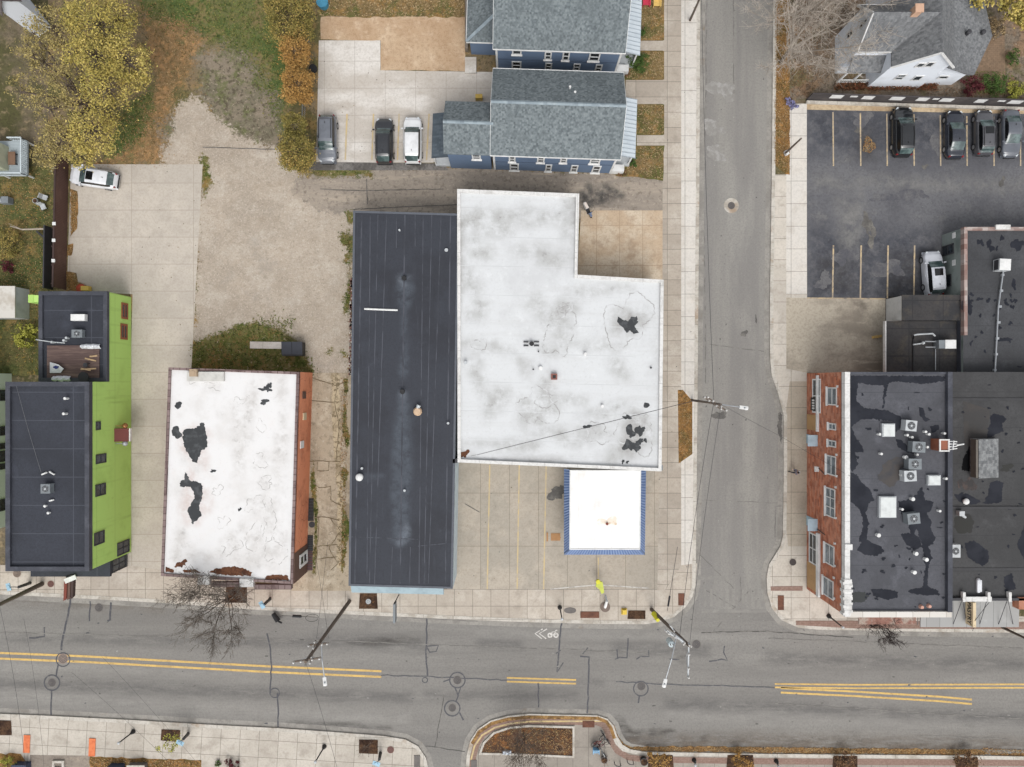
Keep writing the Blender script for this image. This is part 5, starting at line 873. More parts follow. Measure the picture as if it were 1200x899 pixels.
def blue_house(label, cx_px, piv_y, Ys, Yn, hr, wins, rear, x0=-1.9, x1=10.4):
    c = P(cx_px, piv_y); r = thing('blue_house', label, 'house', (c.x, c.y, 0), 'blue houses on the side street'); he = 5.4
    gable(r, x0, x1, Ys, Yn, he, hr, m_sh_blue, m_sid_blue, 'x', .26, m_wtrim)
    Yw = Ys + .26
    for (a, b, d, e) in wins:
        f = lambda x, y: (x + (y - piv_y) * .035, y - (x - cx_px) * .035)
        p, q = f(a, b), f(d, e); z1 = on_y(Yw, p[0], p[1])[1]; z0 = on_y(Yw, q[0], q[1])[1]; kk = Yw / (CY - (p[1] + q[1]) / 2)
        window(r, 'y', Yw, -1, (p[0] - CX) * kk, (q[0] - CX) * kk, z0 - .12, min(z1 + .1, 5.25), t=.13, sill=True)
    for xx in (x0 + .3, x1 - .3): b = MB(); b.box(xx - .1, Yw - .03, .05, xx + .1, Yw - .004, he - .12); b.build('corner_board', m_wtrim, r)
    b = MB(); b.box(x0 + .4, Yw - .025, 2.72, x1 - .4, Yw - .004, 2.84); b.build('band_board', flat('darker_blue', C(84, 98, 120)), r)
    # porch at the street end: standing seam roof on posts
    pb_ = MB(); ya, yb = Ys + .9, Yn - 1.6; slab(pb_, [(x1 - .28, ya, 3.9), (x1 + 1.75, ya, 3.15), (x1 + 1.75, yb, 3.15), (x1 - .28, yb, 3.9)], .1)
    po_ = pb_.build('porch_roof', surf('pale_seam_metal', C(204, 213, 219), [('n', C(186, 196, 204), dict(s=.8, lo=.45, hi=.65, a=.6))], .45, .5), r)
    s = MB(); n = 14
    for i in range(n + 1): y = ya + (yb - ya) * i / n; s.bar((x1 - .26, y, 3.92), (x1 + 1.75, y, 3.17), .05, .06)
    s.build('roof_seam', flat('seam_shadow', C(168, 178, 186)), po_)  # raised seams in a darker tone than the pale porch metal
    d = MB(); d.box(x1 - .26, ya + .1, .05, x1 + 1.6, yb - .1, .5); d.build('porch_floor', m_lgrey, r)
    for y in (ya + .25, (ya + yb) / 2, yb - .25): q = MB(); q.box(x1 + 1.4, y - .07, .5, x1 + 1.54, y + .07, 3.1); q.build('post', m_wtrim, r)
    e = MB(); e.box(x1 - .24, Ys + .2, .05, x1 + 1.0, ya - .02, 1.1); e.build('side_wall', m_wtrim, r)
    rear(r); r.rotation_euler = (0, 0, -.033)
    return r
def rear2(r):
    gable(r, -6.3, -1.65, 21.3, 26.3, 5.395, 6.98, m_sh_blue, m_sid_blue, 'x', .27, None)
    b = MB(); slab(b, [(-7.75, 21.65, 2.9), (-6.05, 21.65, 3.5), (-6.05, 26.0, 3.5), (-7.75, 26.0, 2.9)]); b.build('shed_roof', surf('dark_shingle', C(92, 102, 110), [('tile', C(64, 72, 80), dict(w=.42, h=.2, mo=0, a=.7)), GRAIN(C(70, 78, 84), .4, 8)]), r)
    for y in (21.8, 25.8): q = MB(); q.box(-7.6, y - .06, .05, -7.48, y + .06, 2.8); q.build('post', m_wtrim, r)
    d = MB(); d.box(-7.6, 21.7, .05, -6.1, 25.9, .45); d.build('porch_floor', m_lgrey, r)
    for px, py in ((667.5, 102), (673.5, 108)): x, y, _ = P(px, py, 7.2); q = MB(); q.cyl(x, y, 6.4, 7.3, .08, 8); q.cyl(x, y, 7.3, 7.36, .11, 8); q.build('vent_pipe', m_wtrim, r)
blue_house('southern blue house with a shingle roof, long window wall facing the gravel alley', 655, 150, 21.3, 29.5, 8.0,
    [(553.7, 181, 564, 186), (596.8, 183, 604.5, 189), (630, 183.6, 638.6, 190), (657, 184.6, 665, 190.3), (691.8, 186, 703.7, 191.5), (597.5, 191.6, 608, 199), (639.3, 193, 646.5, 200), (669, 193.8, 677, 201), (694, 194.6, 703.5, 202)], rear2)
def rear1(r):
    b = MB(); x0, x1, y0, y1 = -4.3, -1.3, 32.9, 38.6
    slab(b, [(x0, y0, 3.4), (x1, y0, 3.4), (x1, y0 + 2.2, 4.9)]); slab(b, [(x0, y0, 3.4), (x1, y0 + 2.2, 4.9), (x1, y1 - 2.2, 4.9), (x0, y1, 3.4)]); slab(b, [(x0, y1, 3.4), (x1, y1 - 2.2, 4.9), (x1, y1, 3.4)])
    b.build('hip_roof', m_sh_blue, r); q = MB(); q.box(x0 + .3, y0 + .3, 0, x1, y1 - .3, 3.3); q.build('rear_wall', m_sid_blue, r); g_ = MB(); g_.bar((x0, y0, 3.3), (x1, y0, 3.3), .12, .14); g_.build('gutter', m_wtrim, r); g_ = MB(); g_.bar((x0, y0 + .1, 3.3), (x0, y1, 3.3), .12, .14); g_.build('gutter', m_wtrim, r)
    k_ = MB(); k_.bar((x0, y0, 3.47), (x1, y0 + 2.2, 4.97), .3, .04); k_.build('ridge_cap', m_ridge, r)
blue_house('northern blue house with a shingle roof, partly hidden behind its southern twin', 655, 20, 31.35, 39.5, 8.0,
    [(601, 58, 612, 63), (639, 61, 647, 69), (660, 61, 668, 70), (691, 62, 703.6, 71), (600, 72, 611, 80), (639, 74, 647, 81), (672, 75, 680, 82), (697.6, 76, 705.6, 83)], rear1, -1.6, 10.9)

# --- white house in the north east
wh = thing('white_house', 'white gabled house with a grey shingle roof behind the parking lot wall', 'house', (39, 34, 0))
gable(wh, 35.7, 41.6, 29.75, 44, 5.6, 8.6, m_sh_grey, m_sid_white, 'y', .3, None, ridge=False)
for s_, x_ in ((0, 35.7), (1, 41.6)): mb = MB(); mb.bar((x_, 29.73, 5.5), (38.65, 29.73, 8.5), .1, .2); mb.build('bargeboard', m_wtrim, wh)
gable(wh, 32.5, 38.65, 31.2, 35.6, 5.6, 8.55, m_sh_grey, m_sid_white, 'x', .35, m_wtrim, ridge=False)
mb = MB(); z1, z0 = 5.0, 3.0
slab(mb, [(41.35, 30.0, z1), (44.6, 30.15, z0), (45.2, 30.2, z0 - .05), (47.0, 34.0, z0 - .1), (46.2, 37.2, z0), (41.35, 37.4, z1)]); mb.build('roof', m_sh_grey, wh)
mb = MB(); mb.prism([(41.32, 30.35), (44.7, 30.4), (46.4, 34.0), (45.8, 36.9), (41.32, 37.0)], 0, 2.75); mb.build('wall', m_sid_white, wh)
mb = MB(); slab(mb, [(32.7, 30.35, 3.1), (36.0, 30.35, 3.1), (36.0, 31.75, 4.3), (32.9, 31.75, 4.3)]); mb.build('porch_roof', m_sh_grey, wh)
mb = MB(); mb.box(32.9, 30.45, 2.8, 35.9, 30.6, 2.98); mb.build('porch_beam', m_wtrim, wh)
for x in (33.0, 34.4): q = MB(); q.box(x - .07, 30.5, .1, x + .07, 30.64, 2.8); q.build('post', m_wtrim, wh)
rl = MB(); rl.box(33.0, 30.5, .9, 35.9, 30.56, .98); rl.box(33.0, 30.5, .35, 35.9, 30.56, .43)
for i in range(15): rl.box(33.1 + i * .19, 30.51, .43, 33.14 + i * .19, 30.55, .9)
rl.build('porch_railing', m_wtrim, wh)
ywins(wh, 30.05, -1, [(1074, 73.5, 1083, 78.5), (1085, 72.5, 1094, 78), (1050, 87, 1060, 93), (1070, 88.5, 1080, 94)], frame=m_wtrim, t=.09)
window(wh, 'y', 30.35, -1, 42.2, 43.2, 1.7, 2.4, frame=m_wtrim)
xwins(wh, 32.85, -1, [(1008, 27, 1012, 33), (1013, 22, 1017, 27)], frame=m_wtrim); xwins(wh, 32.85, -1, [(993, 36, 1000, 44)], frame=m_wtrim)
p = P(1078, 9, 9.2); mb = MB(); mb.box(p.x - .32, p.y - .32, 7.0, p.x + .32, p.y + .32, 9.1); mb.box(p.x - .38, p.y - .38, 9.1, p.x + .38, p.y + .38, 9.2); mb.build('chimney', flat('buff_chimney', C(206, 168, 142)), wh)
for px, py, h in ((1104, 20, 7.6), (1104, 48, 7.6), (1136, 37, 4.3), (1153, 37, 3.6)): p = P(px, py, h); mb = MB(); mb.cyl(p.x, p.y, h - .7, h, .2, 10); mb.dome(p.x, p.y, h, .24, .12, 10, 3); mb.build('roof_vent', m_dtrim, wh)

# --- brick building on the corner
XB = 30.0; hK = 8.3
bb = thing('brick_building', 'two-storey red brick corner building with a patched black roof', 'building', (35, -10, 0))
pk = W([(990, 436), (1115, 438), (1113, 721), (988, 721)], hK); pk = [(XB, pk[0][1]), pk[1], pk[2], (XB, pk[3][1])]
YK0, YK1 = pk[3][1], pk[0][1]
wall_prism(bb, pk, hK - .7, m_brick)
ub = MB(); ub.prism(inset(pk, .002), hK - .69, hK - .02); ub.build('upper_wall', surf('dark_brick_band', C(122, 72, 58), [('tile', C(92, 52, 42), dict(w=.62, h=.2, mo=0, a=.6)), ('n', C(142, 92, 76), dict(s=1, lo=.5, hi=.68, a=.6))], .9, .2, wall=True), bb)
m_roofK = blackroof('patched_black_roof', (88, 89, 95), (66, 67, 72), 30, 2.6)
pat = [([(991, 440), (1108, 441), (1108, 447), (1080, 450), (1050, 447), (1030, 452), (1005, 449), (1004, 470), (1012, 478), (1040, 481), (1055, 488), (1057, 500), (1050, 506), (1046, 494), (1024, 491), (1008, 492), (998, 500), (1004, 515), (1010, 522), (1012, 530), (1002, 530), (1006, 545), (998, 553), (992, 540)], 1),
       ([(992, 553), (1004, 556), (1010, 566), (1020, 574), (1024, 586), (1018, 590), (1014, 600), (1018, 612), (1016, 632), (1022, 636), (1032, 640), (1036, 646), (1028, 652), (1014, 650), (1004, 645), (1010, 634), (1011, 610), (1008, 598), (1000, 590), (992, 588)], 1),
       ([(1052, 588), (1070, 584), (1080, 570), (1084, 586), (1094, 588), (1092, 598), (1086, 602), (1092, 612), (1090, 618), (1096, 630), (1094, 638), (1088, 640), (1092, 654), (1088, 666), (1086, 688), (1081, 690), (1084, 664), (1080, 636), (1074, 620), (1068, 630), (1064, 614), (1056, 602)], 1),
       ([(1055, 626), (1068, 624), (1078, 630), (1080, 640), (1072, 645), (1062, 638)], 1), ([(1050, 515), (1056, 516), (1064, 523), (1070, 532), (1062, 530), (1052, 524)], 1), ([(1032, 440), (1040, 452), (1036, 478), (1034, 479), (1036, 455)], 1), ([(1076, 477), (1082, 478), (1084, 488), (1090, 492), (1084, 494), (1078, 487)], 1), ([(1090, 500), (1100, 498), (1100, 504), (1092, 508)], 1),
       ([(1020, 691), (1036, 690), (1052, 693), (1052, 700), (1040, 703), (1024, 699)], 1), ([(1064, 692), (1082, 688), (1084, 678), (1088, 688), (1100, 692), (1098, 697), (1086, 698), (1066, 695)], 1), ([(994, 695), (1012, 693), (1018, 698), (1012, 706), (994, 706)], 2), (blob(1045, 553, 16, 14, 5, .3), 3), (blob(1010, 632, 4, 4, 6), 1)]
rg = random.Random(5)
for i in range(46): pat.append((blob(rg.uniform(994, 1108), rg.uniform(445, 712), rg.uniform(.8, 3), rg.uniform(.6, 2), 100 + i, .4, 12), 1))
flat_roof(bb, pk, hK + .01, [m_roofK, m_puddle, surf('damp_grey', C(64, 66, 66)), surf('brown_tint', C(82, 78, 76), [('n', C(72, 72, 75), dict(s=.7, lo=.4, hi=.6))])], pat)
m_capW = m_cap
mb = MB(); mb.box(XB - .12, YK0 - .05, hK - .3, XB + .34, YK1, hK + .34); pw_ = mb.build('parapet', m_cap, bb)
mb = MB(); mb.box(XB + .345, YK0 - .1, hK - .3, pk[2][0], YK0 + .4, hK + .3); mb.build('parapet', surf('stone_coping', C(206, 200, 190), [('tile', C(232, 228, 222), dict(w=1.5, h=3, mo=0, a=.8, off=0)), ('brick', C(150, 140, 130), dict(w=1.5, h=30, mo=.03, off=0))]), bb)
mb = MB(); mb.box(pk[2][0] - .42, YK0 + .405, hK - .3, pk[2][0], YK1, hK + .42); mb.build('parapet', m_capdark, bb)
mb = MB(); mb.box(XB + .345, YK1 - .2, hK - .3, pk[2][0] - .425, YK1, hK + .2); mb.build('parapet', m_capdark, bb)
for k in range(14):                                     # stepped white corner blocks at the south end
    y = YK0 + .1 + k * .23; q = MB(); q.box(XB - .2 - .1 * (k % 3 == 0), y, hK - .25, XB + .40 + .16 * abs(sin(k * 1.9)), y + .24, hK + .4 + .03 * (k % 2)); q.build('coping_stone', m_cap, bb)
q = MB(); yy = P(0, 640, hK).y; q.box(XB - .16, yy - .25, hK + .1, XB + .5, yy + .25, hK + .48); q.build('coping_stone', m_cap, bb)
m_curt = surf('curtained_glass', C(126, 138, 146), [('n', C(80, 92, 100), dict(s=1.2, lo=.4, hi=.62))], .2, .6)
for bx in ((970, 454, 981, 475), (971.5, 496, 980, 504), (971, 516, 980, 524), (969, 534, 980, 557), (968, 572, 979, 606), (967, 638, 978, 662), (965, 678, 977, 700)):
    xwins(bb, XB, -1, [bx], frame=m_wtrim, t=.11, glass=m_curt, sill=True, mull=2 if bx[3] - bx[1] > 30 else 0)
    for y in (bx[1] - 1, bx[3] + 1):
        if bx[3] - bx[1] > 12: yy, z_ = on_x(XB, bx[2] + .8, y); q = MB(); q.box(XB - .12, yy - .1, z_ - .1, XB - .003, yy + .1, z_ + .14); q.build('keystone', m_wtrim, bb)
xwins(bb, XB, -1, [(952.5, 444, 962, 484), (948.5, 625, 957.5, 661)], frame=m_wtrim, t=.14, mull=1, name='shop_window')
for (x0, y0, x1, y1) in ((948, 486, 959.5, 504), (945.5, 661, 955, 691)):
    ya, za = on_x(XB, x0, y0); yb, zb = on_x(XB, x1, y1); ya = P(0, (y0), 1.5).y; yb = P(0, y1, 1.5).y; q = MB(); q.box(XB - .07, yb, .3, XB - .003, ya, 2.5); q.build('wood_panel', m_tanp, bb)
for (y0, y1) in ((509, 522), (606, 620)):
    ya = P(0, y0, 1.6).y; yb = P(0, y1, 1.6).y; q = MB(); q.box(XB - .95, yb, 2.55, XB - .003, ya, 2.68); q.build('door_hood', flat('pale_blue_hood', C(184, 204, 216)), bb); q = MB(); q.box(XB - .06, yb + .1, .15, XB - .003, ya - .1, 2.4); q.build('door', flat('pale_blue_door', C(170, 196, 208)), bb)
for (y0, y1, z0_, z1_) in ((625, 704, 2.75, 3.3), (440, 506, 2.75, 3.0)):
    ya = P(0, y0, 3).y; yb = max(P(0, y1, 3).y, YK0 + .1); q = MB(); q.box(XB - .22, yb, z0_, XB - .003, ya, z1_); q.build('sign_band', m_wtrim, bb)
# hanging black sign in the shop window with white strokes
ya = P(0, 466, 1.9).y; yb = P(0, 481, 1.9).y; q = MB(); q.box(XB - .1, yb, 1.25, XB - .075, ya, 2.55); sg = q.build('window_sign', m_black, bb)
q = MB()
for k in range(4): y = ya - .2 - k * .26; q.box(XB - .115, y - .16, 1.6, XB - .102, y, 2.15)
q.build('lettering', m_wtrim, sg)
q = MB()
for (y0, z0_, y1, z1_) in ((547, 2.9, 556, 4.5), (618, 2.5, 626, 4.4)): q.path([(XB - .05, P(0, y0, 2).y, z0_), (XB - .05, P(0, y1, 4).y, z1_)], .04, 5)
q.build('pipe', m_dtrim, bb)
q = MB(); yy = P(0, 550, 3).y; q.obox((XB - .2, yy, 2.9), .35, .5, .25); q.build('wall_lamp', m_wtrim, bb)
for x0, y0, x1, y1 in ((1034.5, 496.5, 1049.5, 512), (1031, 582, 1051, 607), (1088, 557, 1103, 569)):
    a, b = P(x0, y0, hK + .4), P(x1, y1, hK + .4); q = MB(); q.box(a.x, b.y, hK + .012, b.x, a.y, hK + .32); sk_ = q.build('skylight', m_lgrey, bb); q = MB(); q.box(a.x + .07, b.y + .07, hK + .322, b.x - .07, a.y - .07, hK + .4); q.build('skylight_dome', flat('milky_dome', C(218, 222, 220), .4, .5), sk_)
for i, (px, py, sx, sy, bt, fn, lb) in enumerate(((1068, 499, 1.0, .95, m_lgrey, True, 'white square fan unit, northernmost on the brick building roof'), (1077, 524, 1.15, .95, m_midgrey, True, 'grey condenser second from the north on the brick building roof, beside the chimney'), (1072.5, 544, 1.15, .95, m_midgrey, True, 'grey condenser third from the north on the brick building roof, in the cluster of two'), (1067, 558, 1.1, .95, m_lgrey, True, 'pale condenser with a side fan, touching the third grey condenser\'s south side'), (1071, 608, 1.1, .95, m_midgrey, True, 'lone grey condenser, southernmost on the brick building roof beside the big skylight'))):
    condenser(px, py, hK, lb, sx, sy, .9, .05 * (i - 2), bt, fn)
for px, py in ((1031, 509), (1063.5, 510), (1069, 512.5), (1033, 532), (1075, 533), (1062, 536), (1087, 524), (1058, 557), (1109, 561), (1070, 585), (1057.5, 597), (1101.5, 599), (1030, 627.5), (1074, 649), (1086, 656), (1072, 671), (1085, 506), (1089, 509), (1107, 508)): vent(bb, px, py, hK, .1 if px % 2 else .15, .4, m_wtrim)
for px, py in ((1081, 712), (1090, 711)): p = P(px, py, hK + .3); q = MB(); q.cyl(p.x, p.y, hK + .012, hK + .3, .2, 12, 0, .14); q.build('terracotta_cap', flat('pink_clay', C(206, 158, 140)), bb)
p = P(1108, 522, hK + 1.4); q = MB(); q.box(p.x - .5, p.y - .5, hK + .012, p.x + .3, p.y + .5, hK + 1.35); q.build('chimney', flat('rust_brick', C(150, 92, 68)), bb)
q = MB(); rim(q, [(p.x - .55, p.y - .55), (p.x + .35, p.y - .55), (p.x + .35, p.y + .55), (p.x - .55, p.y + .55)], .12, hK + 1.352, hK + 1.44); q.build('chimney_cap', m_cap, bb)
q = MB(); z = hK + 1.2
for k in range(4): q.tube((p.x + .36, p.y - .4 + k * .25, z), (p.x + 1.2, p.y - .3 + k * .2, z - .1), .05, n=6)
q.tube((p.x + .7, p.y - .4, z + .1), (p.x + .8, p.y + .4, z + .1), .05, n=6); q.tube((p.x + 1.1, p.y, z), (p.x + 1.75, p.y + .1, z), .07, n=6); q.build('pipe_manifold', m_wtrim, bb)

# --- dark-roofed shop row to the east
hR = 5.0
rb_ = thing('dark_shop_row', 'low black-roofed shop row right of the brick corner building', 'building', (46, -8, 0))
xr = pk[1][0] + .03
pr = [(xr, P(0, 703, hR).y), (58, P(0, 703, hR).y), (58, P(0, 436, hR).y), (xr, P(0, 436, hR).y)]
wall_prism(rb_, pr, hR - .02, flat('row_wall', C(150, 146, 140)))
m_roofR = blackroof('row_roof', (73, 73, 74), (56, 56, 58), 30, 3.4)
pat = [([(1160, 487), (1166, 485), (1175, 487), (1180, 491), (1174, 497), (1176, 505), (1166, 510), (1156, 514), (1154, 507), (1161, 497)], 1), ([(1160, 566), (1168, 563), (1176, 566), (1174, 576), (1174, 588), (1162, 591), (1152, 590), (1158, 580)], 1), ([(1130, 637), (1140, 633), (1148, 638), (1158, 646), (1159, 656), (1152, 664), (1144, 660), (1134, 652)], 1),
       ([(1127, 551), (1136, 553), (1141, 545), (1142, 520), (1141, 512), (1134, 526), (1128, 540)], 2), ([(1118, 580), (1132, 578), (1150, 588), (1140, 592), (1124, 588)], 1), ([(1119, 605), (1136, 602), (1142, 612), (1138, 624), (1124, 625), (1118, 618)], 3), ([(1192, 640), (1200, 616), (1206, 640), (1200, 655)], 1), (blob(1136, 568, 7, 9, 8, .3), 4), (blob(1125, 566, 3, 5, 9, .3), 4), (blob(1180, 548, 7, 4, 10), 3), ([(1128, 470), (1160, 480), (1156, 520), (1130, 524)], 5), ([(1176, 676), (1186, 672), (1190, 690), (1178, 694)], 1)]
for i in range(36): pat.append((blob(rg.uniform(1126, 1215), rg.uniform(442, 698), rg.uniform(.7, 2.4), rg.uniform(.6, 1.8), 200 + i, .4, 12), 1))
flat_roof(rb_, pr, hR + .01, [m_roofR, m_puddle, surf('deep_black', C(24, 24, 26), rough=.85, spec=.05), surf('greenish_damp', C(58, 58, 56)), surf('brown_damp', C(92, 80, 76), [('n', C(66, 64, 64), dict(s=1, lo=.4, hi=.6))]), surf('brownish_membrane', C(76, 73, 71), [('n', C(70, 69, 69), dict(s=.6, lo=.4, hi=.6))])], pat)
for (y0, h_) in ((468, .08), (595, .1), (667, .05)): a = P(1118, y0, hR); q = MB(); q.box(xr + .1, a.y - .12, hR + .008, 57.5, a.y + .12, hR + h_); q.build('roof_ridge', flat('roof_batten', C(62, 62, 64)), rb_)
q = MB(); a = P(1118, 703, hR); q.box(xr + .02, a.y + .005, hR - .2, 58, a.y + .25, hR + .3); q.build('parapet', m_dtrim, rb_)
q = MB(); b = P(1159, 0, hR); q.box(P(1129, 0, hR).x, a.y - .05, hR + .302, b.x, a.y + .4, hR + .4); q.build('parapet_cap', m_cap, rb_)
for x in (1126.5, 1155.5, 1180): p = P(x, 697, hR); q = MB(); q.box(p.x - .13, p.y - .55, hR + .1, p.x + .13, p.y + .35, hR + .46); q.build('parapet_pier', m_cap, rb_)
q = MB(); p = P(1205, 702, hR); q.box(p.x - 1.1, p.y - .9, hR - .6, p.x + 2, p.y + .2, hR + .3); q.build('parapet_pier', m_brick, rb_)
# dormer-like shingled roof housing
q = MB(); z = hR + 1.3; a, b, c, d = P(1147, 515, z), P(1177, 515, z), P(1177, 561, z), P(1147, 561, z); zl = hR + .5
q.add([(a.x, a.y, z), (b.x, b.y, zl), (c.x, c.y, zl), (d.x, d.y, z), (a.x, a.y, hR + .012), (b.x, b.y, hR + .012), (c.x, c.y, hR + .012), (d.x, d.y, hR + .012)], [[0, 1, 2, 3], [0, 4, 5, 1], [2, 6, 7, 3], [0, 3, 7, 4], [1, 5, 6, 2]])
q.build('roof_hatch', surf('speckled_shingle', C(150, 152, 152), [('tile', C(96, 98, 100), dict(w=.3, h=.3, mo=0, a=.8)), GRAIN(C(90, 90, 92), .6, 6)]), rb_)
q = MB(); q.box(a.x - .22, d.y + .05, hR + .5, a.x - .03, a.y - .05, hR + 1.25); q.build('hatch_louvre', flat('brown_louvre', C(112, 106, 98)), rb_)
p = P(1133, 588, hR + .4); q = MB(); q.cyl(p.x, p.y, hR + .012, hR + .3, .18, 12); q.dome(p.x, p.y, hR + .3, .3, .2, 14); q.build('roof_vent', m_wtrim, rb_)
p = P(1127, 602, hR + .5); q = MB(); q.obox((p.x, p.y, hR + .3), .5, .45, .55); q.tube((p.x + .2, p.y - .2, hR + .3), (p.x + .5, p.y - .4, hR + .3), .12); q.build('vent_hood', m_lgrey, rb_)
condenser(1120, 646, hR, 'pale condenser against the brick building\'s parapet on the dark shop roof', .9, 1.2, .9, 0, m_lgrey)
condenser(1178, 310, 3.5, 'white air conditioner on the north garage roof at the end of the long pipe', 1.1, 1.1, 1.0, -.05, m_lgrey, False)
p = P(1146, 689, hR); item('roof_cover', 'white oblong cover lying on the dark shop roof above the sign', 'cover', m_tarp, lambda m, x, y, z: (m.obox((x, y, z + .14), .42, 1.1, .24), m.dome(x, y + .5, z + .02, .21, .24, 12), m.dome(x, y - .5, z + .02, .21, .24, 12)), 1146, 686, hR + .01)
# street canopy in grey metal with rods, and the projecting sign
hM = 3.3; q = MB(); y1 = pr[0][1]; y0 = P(0, 735, hM).y; slab(q, [(xr + .05, y0, hM), (P(1194, 0, hM).x, y0, hM), (P(1194, 0, hM).x, y1 - .01, hM + .1), (xr + .05, y1 - .01, hM + .1)], .16)
aw_ = q.build('street_canopy', surf('grey_metal_panel', C(168, 168, 166), [('tile', C(152, 152, 150), dict(w=1.3, h=30, mo=0, a=.6, off=0)), ('brick', C(104, 104, 104), dict(w=1.3, h=30, mo=.03, off=0)), ('n', C(182, 182, 180), dict(s=1, lo=.5, hi=.7, a=.5))], .5), rb_)
q = MB()
for x0, x1 in ((1127, 1117), (1127, 1133), (1156, 1148), (1180, 1170), (1180, 1187)): a = P(x0, 703, hR - .4); b = P(x1, 731, hM); q.tube((a.x, y1 - .01, hR - .3), (b.x, y0 + .3, hM + .02), .03, n=5)
q.build('tie_rod', m_dtrim, aw_)
hP = P(1075, 0, hM).x; q = MB(); slab(q, [(P(1076, 0, hM).x, P(0, 733, hM).y, hM), (pk[2][0], P(0, 733, hM).y, hM), (pk[2][0], YK0 - .12, hM + .1), (P(1076, 0, hM).x, YK0 - .12, hM + .1)], .16); q.build('street_canopy', MATS['grey_metal_panel'], bb)
q = MB(); slab(q, [(P(1008, 0, hM).x, P(0, 733, hM).y, hM - .3), (P(1075, 0, hM).x, P(0, 733, hM).y, hM - .3), (P(1075, 0, hM).x, YK0 - .01, hM), (P(1008, 0, hM).x, YK0 - .01, hM)], .14); q.build('shop_cornice', surf('weathered_red', C(150, 112, 100), [('n', C(170, 160, 148), dict(s=.9, lo=.42, hi=.6)), GRAIN(C(104, 80, 72), .5, 7)]), bb)
sx = 44.05; sy1 = y1 - .35; sy0 = sy1 - 2.35; sgn = thing('shop_sign', 'cream vertical shop sign reading PASTRY projecting over the street', 'sign', (sx, (sy0 + sy1) / 2, 3.6))
q = MB(); q.box(sx - .14, sy0, 3.6, sx + .14, sy1, 4.75); q.build('panel', m_cream, sgn)
q = MB(); q.tube((sx, sy1, 4.6), (sx, y1 - .02, 4.6), .05); q.tube((sx, sy1, 3.8), (sx, y1 - .02, 3.8), .05); q.tube((sx, sy0 + .6, 4.75), (sx + 1.3, y1 + .3, 5.35), .025); q.tube((sx, sy0 + .2, 4.75), (sx + .1, sy0 - .5, 4.3), .025); q.build('bracket', m_black, sgn)
cu = bpy.data.curves.new('pastry', 'FONT'); cu.body = 'PASTRY'; cu.size = .78; cu.align_x = 'CENTER'; cu.align_y = 'CENTER'; cu.extrude = .01; cu.offset = .012; cu.space_character = .95
to = bpy.data.objects.new('t', cu); COL.objects.link(to); dg = bpy.context.evaluated_depsgraph_get(); tm = bpy.data.meshes.new_from_object(to.evaluated_get(dg)); bpy.data.objects.remove(to)
RM = Matrix(((0, 0, -1), (-1, 0, 0), (0, 1, 0))).to_4x4()
ts = max((v.co.x for v in tm.vertices)) * 2; tm.transform(RM @ Matrix.Diagonal((2.15 / ts, 1.0, 1, 1))); lt = bpy.data.objects.new('lettering', tm); COL.objects.link(lt); tm.materials.clear(); tm.materials.append(m_black)
lt.parent = sgn; lt.location = (-.152, 0, .57)

# --- north garage block with brick coping, its asphalt yard and low walls
hg = 3.5
ng = thing('garage_block', 'low dark-roofed block with brick coping and a green-grey west wall by the parking lot', 'building', (50, 7, 0))
pn = [(43.75, P(0, 437, hg).y + .06), (58, P(0, 437, hg).y + .06), (58, P(0, 271, hg).y), (43.75, P(0, 267, hg).y)]
m_gg = surf('green_grey_wall', C(130, 138, 135, 1.15), [('n', C(110, 120, 116), dict(s=.5, lo=.45, hi=.65)), ('n', C(130, 140, 134), dict(s=1.2, lo=.52, hi=.7, a=.6))], .85, wall=True)
wall_prism(ng, pn, hg - .02, m_gg)
pat = [(blob(1149, 284, 3.5, 4, 1, .5), 1), (blob(1160, 288, 4, 6, 2, .5), 1), (blob(1192, 287, 6, 8, 3, .4), 1), (blob(1174, 279, 2, 4, 4), 1), (blob(1168, 291, 1.6, 2.4, 5), 1), (blob(1188, 333, 3, 5, 6), 1), (blob(1176, 398, 8, 2.5, 7), 1), (blob(1133, 358, 5, 14, 8, .3), 1)]
for i in range(26): pat.append((blob(rg.uniform(1134, 1196), rg.uniform(340, 430), rg.uniform(1, 3), rg.uniform(1, 3), 300 + i, .4, 12), 1))
flat_roof(ng, pn, hg + .01, [blackroof('garage_roof', (72, 73, 76), (58, 58, 62), 30, 3.2), m_puddle], pat)
m_bc = surf('brick_coping', C(142, 126, 120), [('tile', C(200, 192, 186), dict(w=.5, h=.5, mo=0, a=.8, off=0)), ('tile', C(136, 84, 70), dict(w=.8, h=.8, mo=0, a=.5, off=0, loc=(.2, .3, 0))), ('n', C(96, 84, 78), dict(s=2, lo=.6, hi=.72, a=.7))])
q = MB(); q.box(43.7, P(0, 393, hg).y, hg - .3, 44.02, pn[3][1] + .03, hg + .25); q.build('parapet', m_bc, ng)
q = MB(); q.box(44.025, pn[3][1] - .3, hg - .3, 58, pn[3][1] + .03, hg + .22); q.build('parapet', m_bc, ng)
p = P(1175, 266, hg + .3); q = MB(); q.box(p.x - .7, p.y - .25, hg + .222, p.x + .7, p.y + .2, hg + .4); q.build('parapet_cap', m_cap, ng)
xwins(ng, 43.75, -1, [(1104.5, 287, 1118, 299)], frame=m_dtrim, t=.1); xwins(ng, 43.75, -1, [(1108, 322, 1115, 336)], frame=m_dtrim)
for y in (276, 308): ya, z_ = on_x(43.75, 1118, y); q = MB(); q.box(43.69, ya - .28, z_ - .22, 43.747, ya + .28, z_ + .25); q.build('wall_sign', m_wtrim, ng)
hh = 3.15; sh = thing('garage_annex', 'flat black-roofed lean-to with a white west wall beside the concrete drive', 'building', (41, 7, 0))
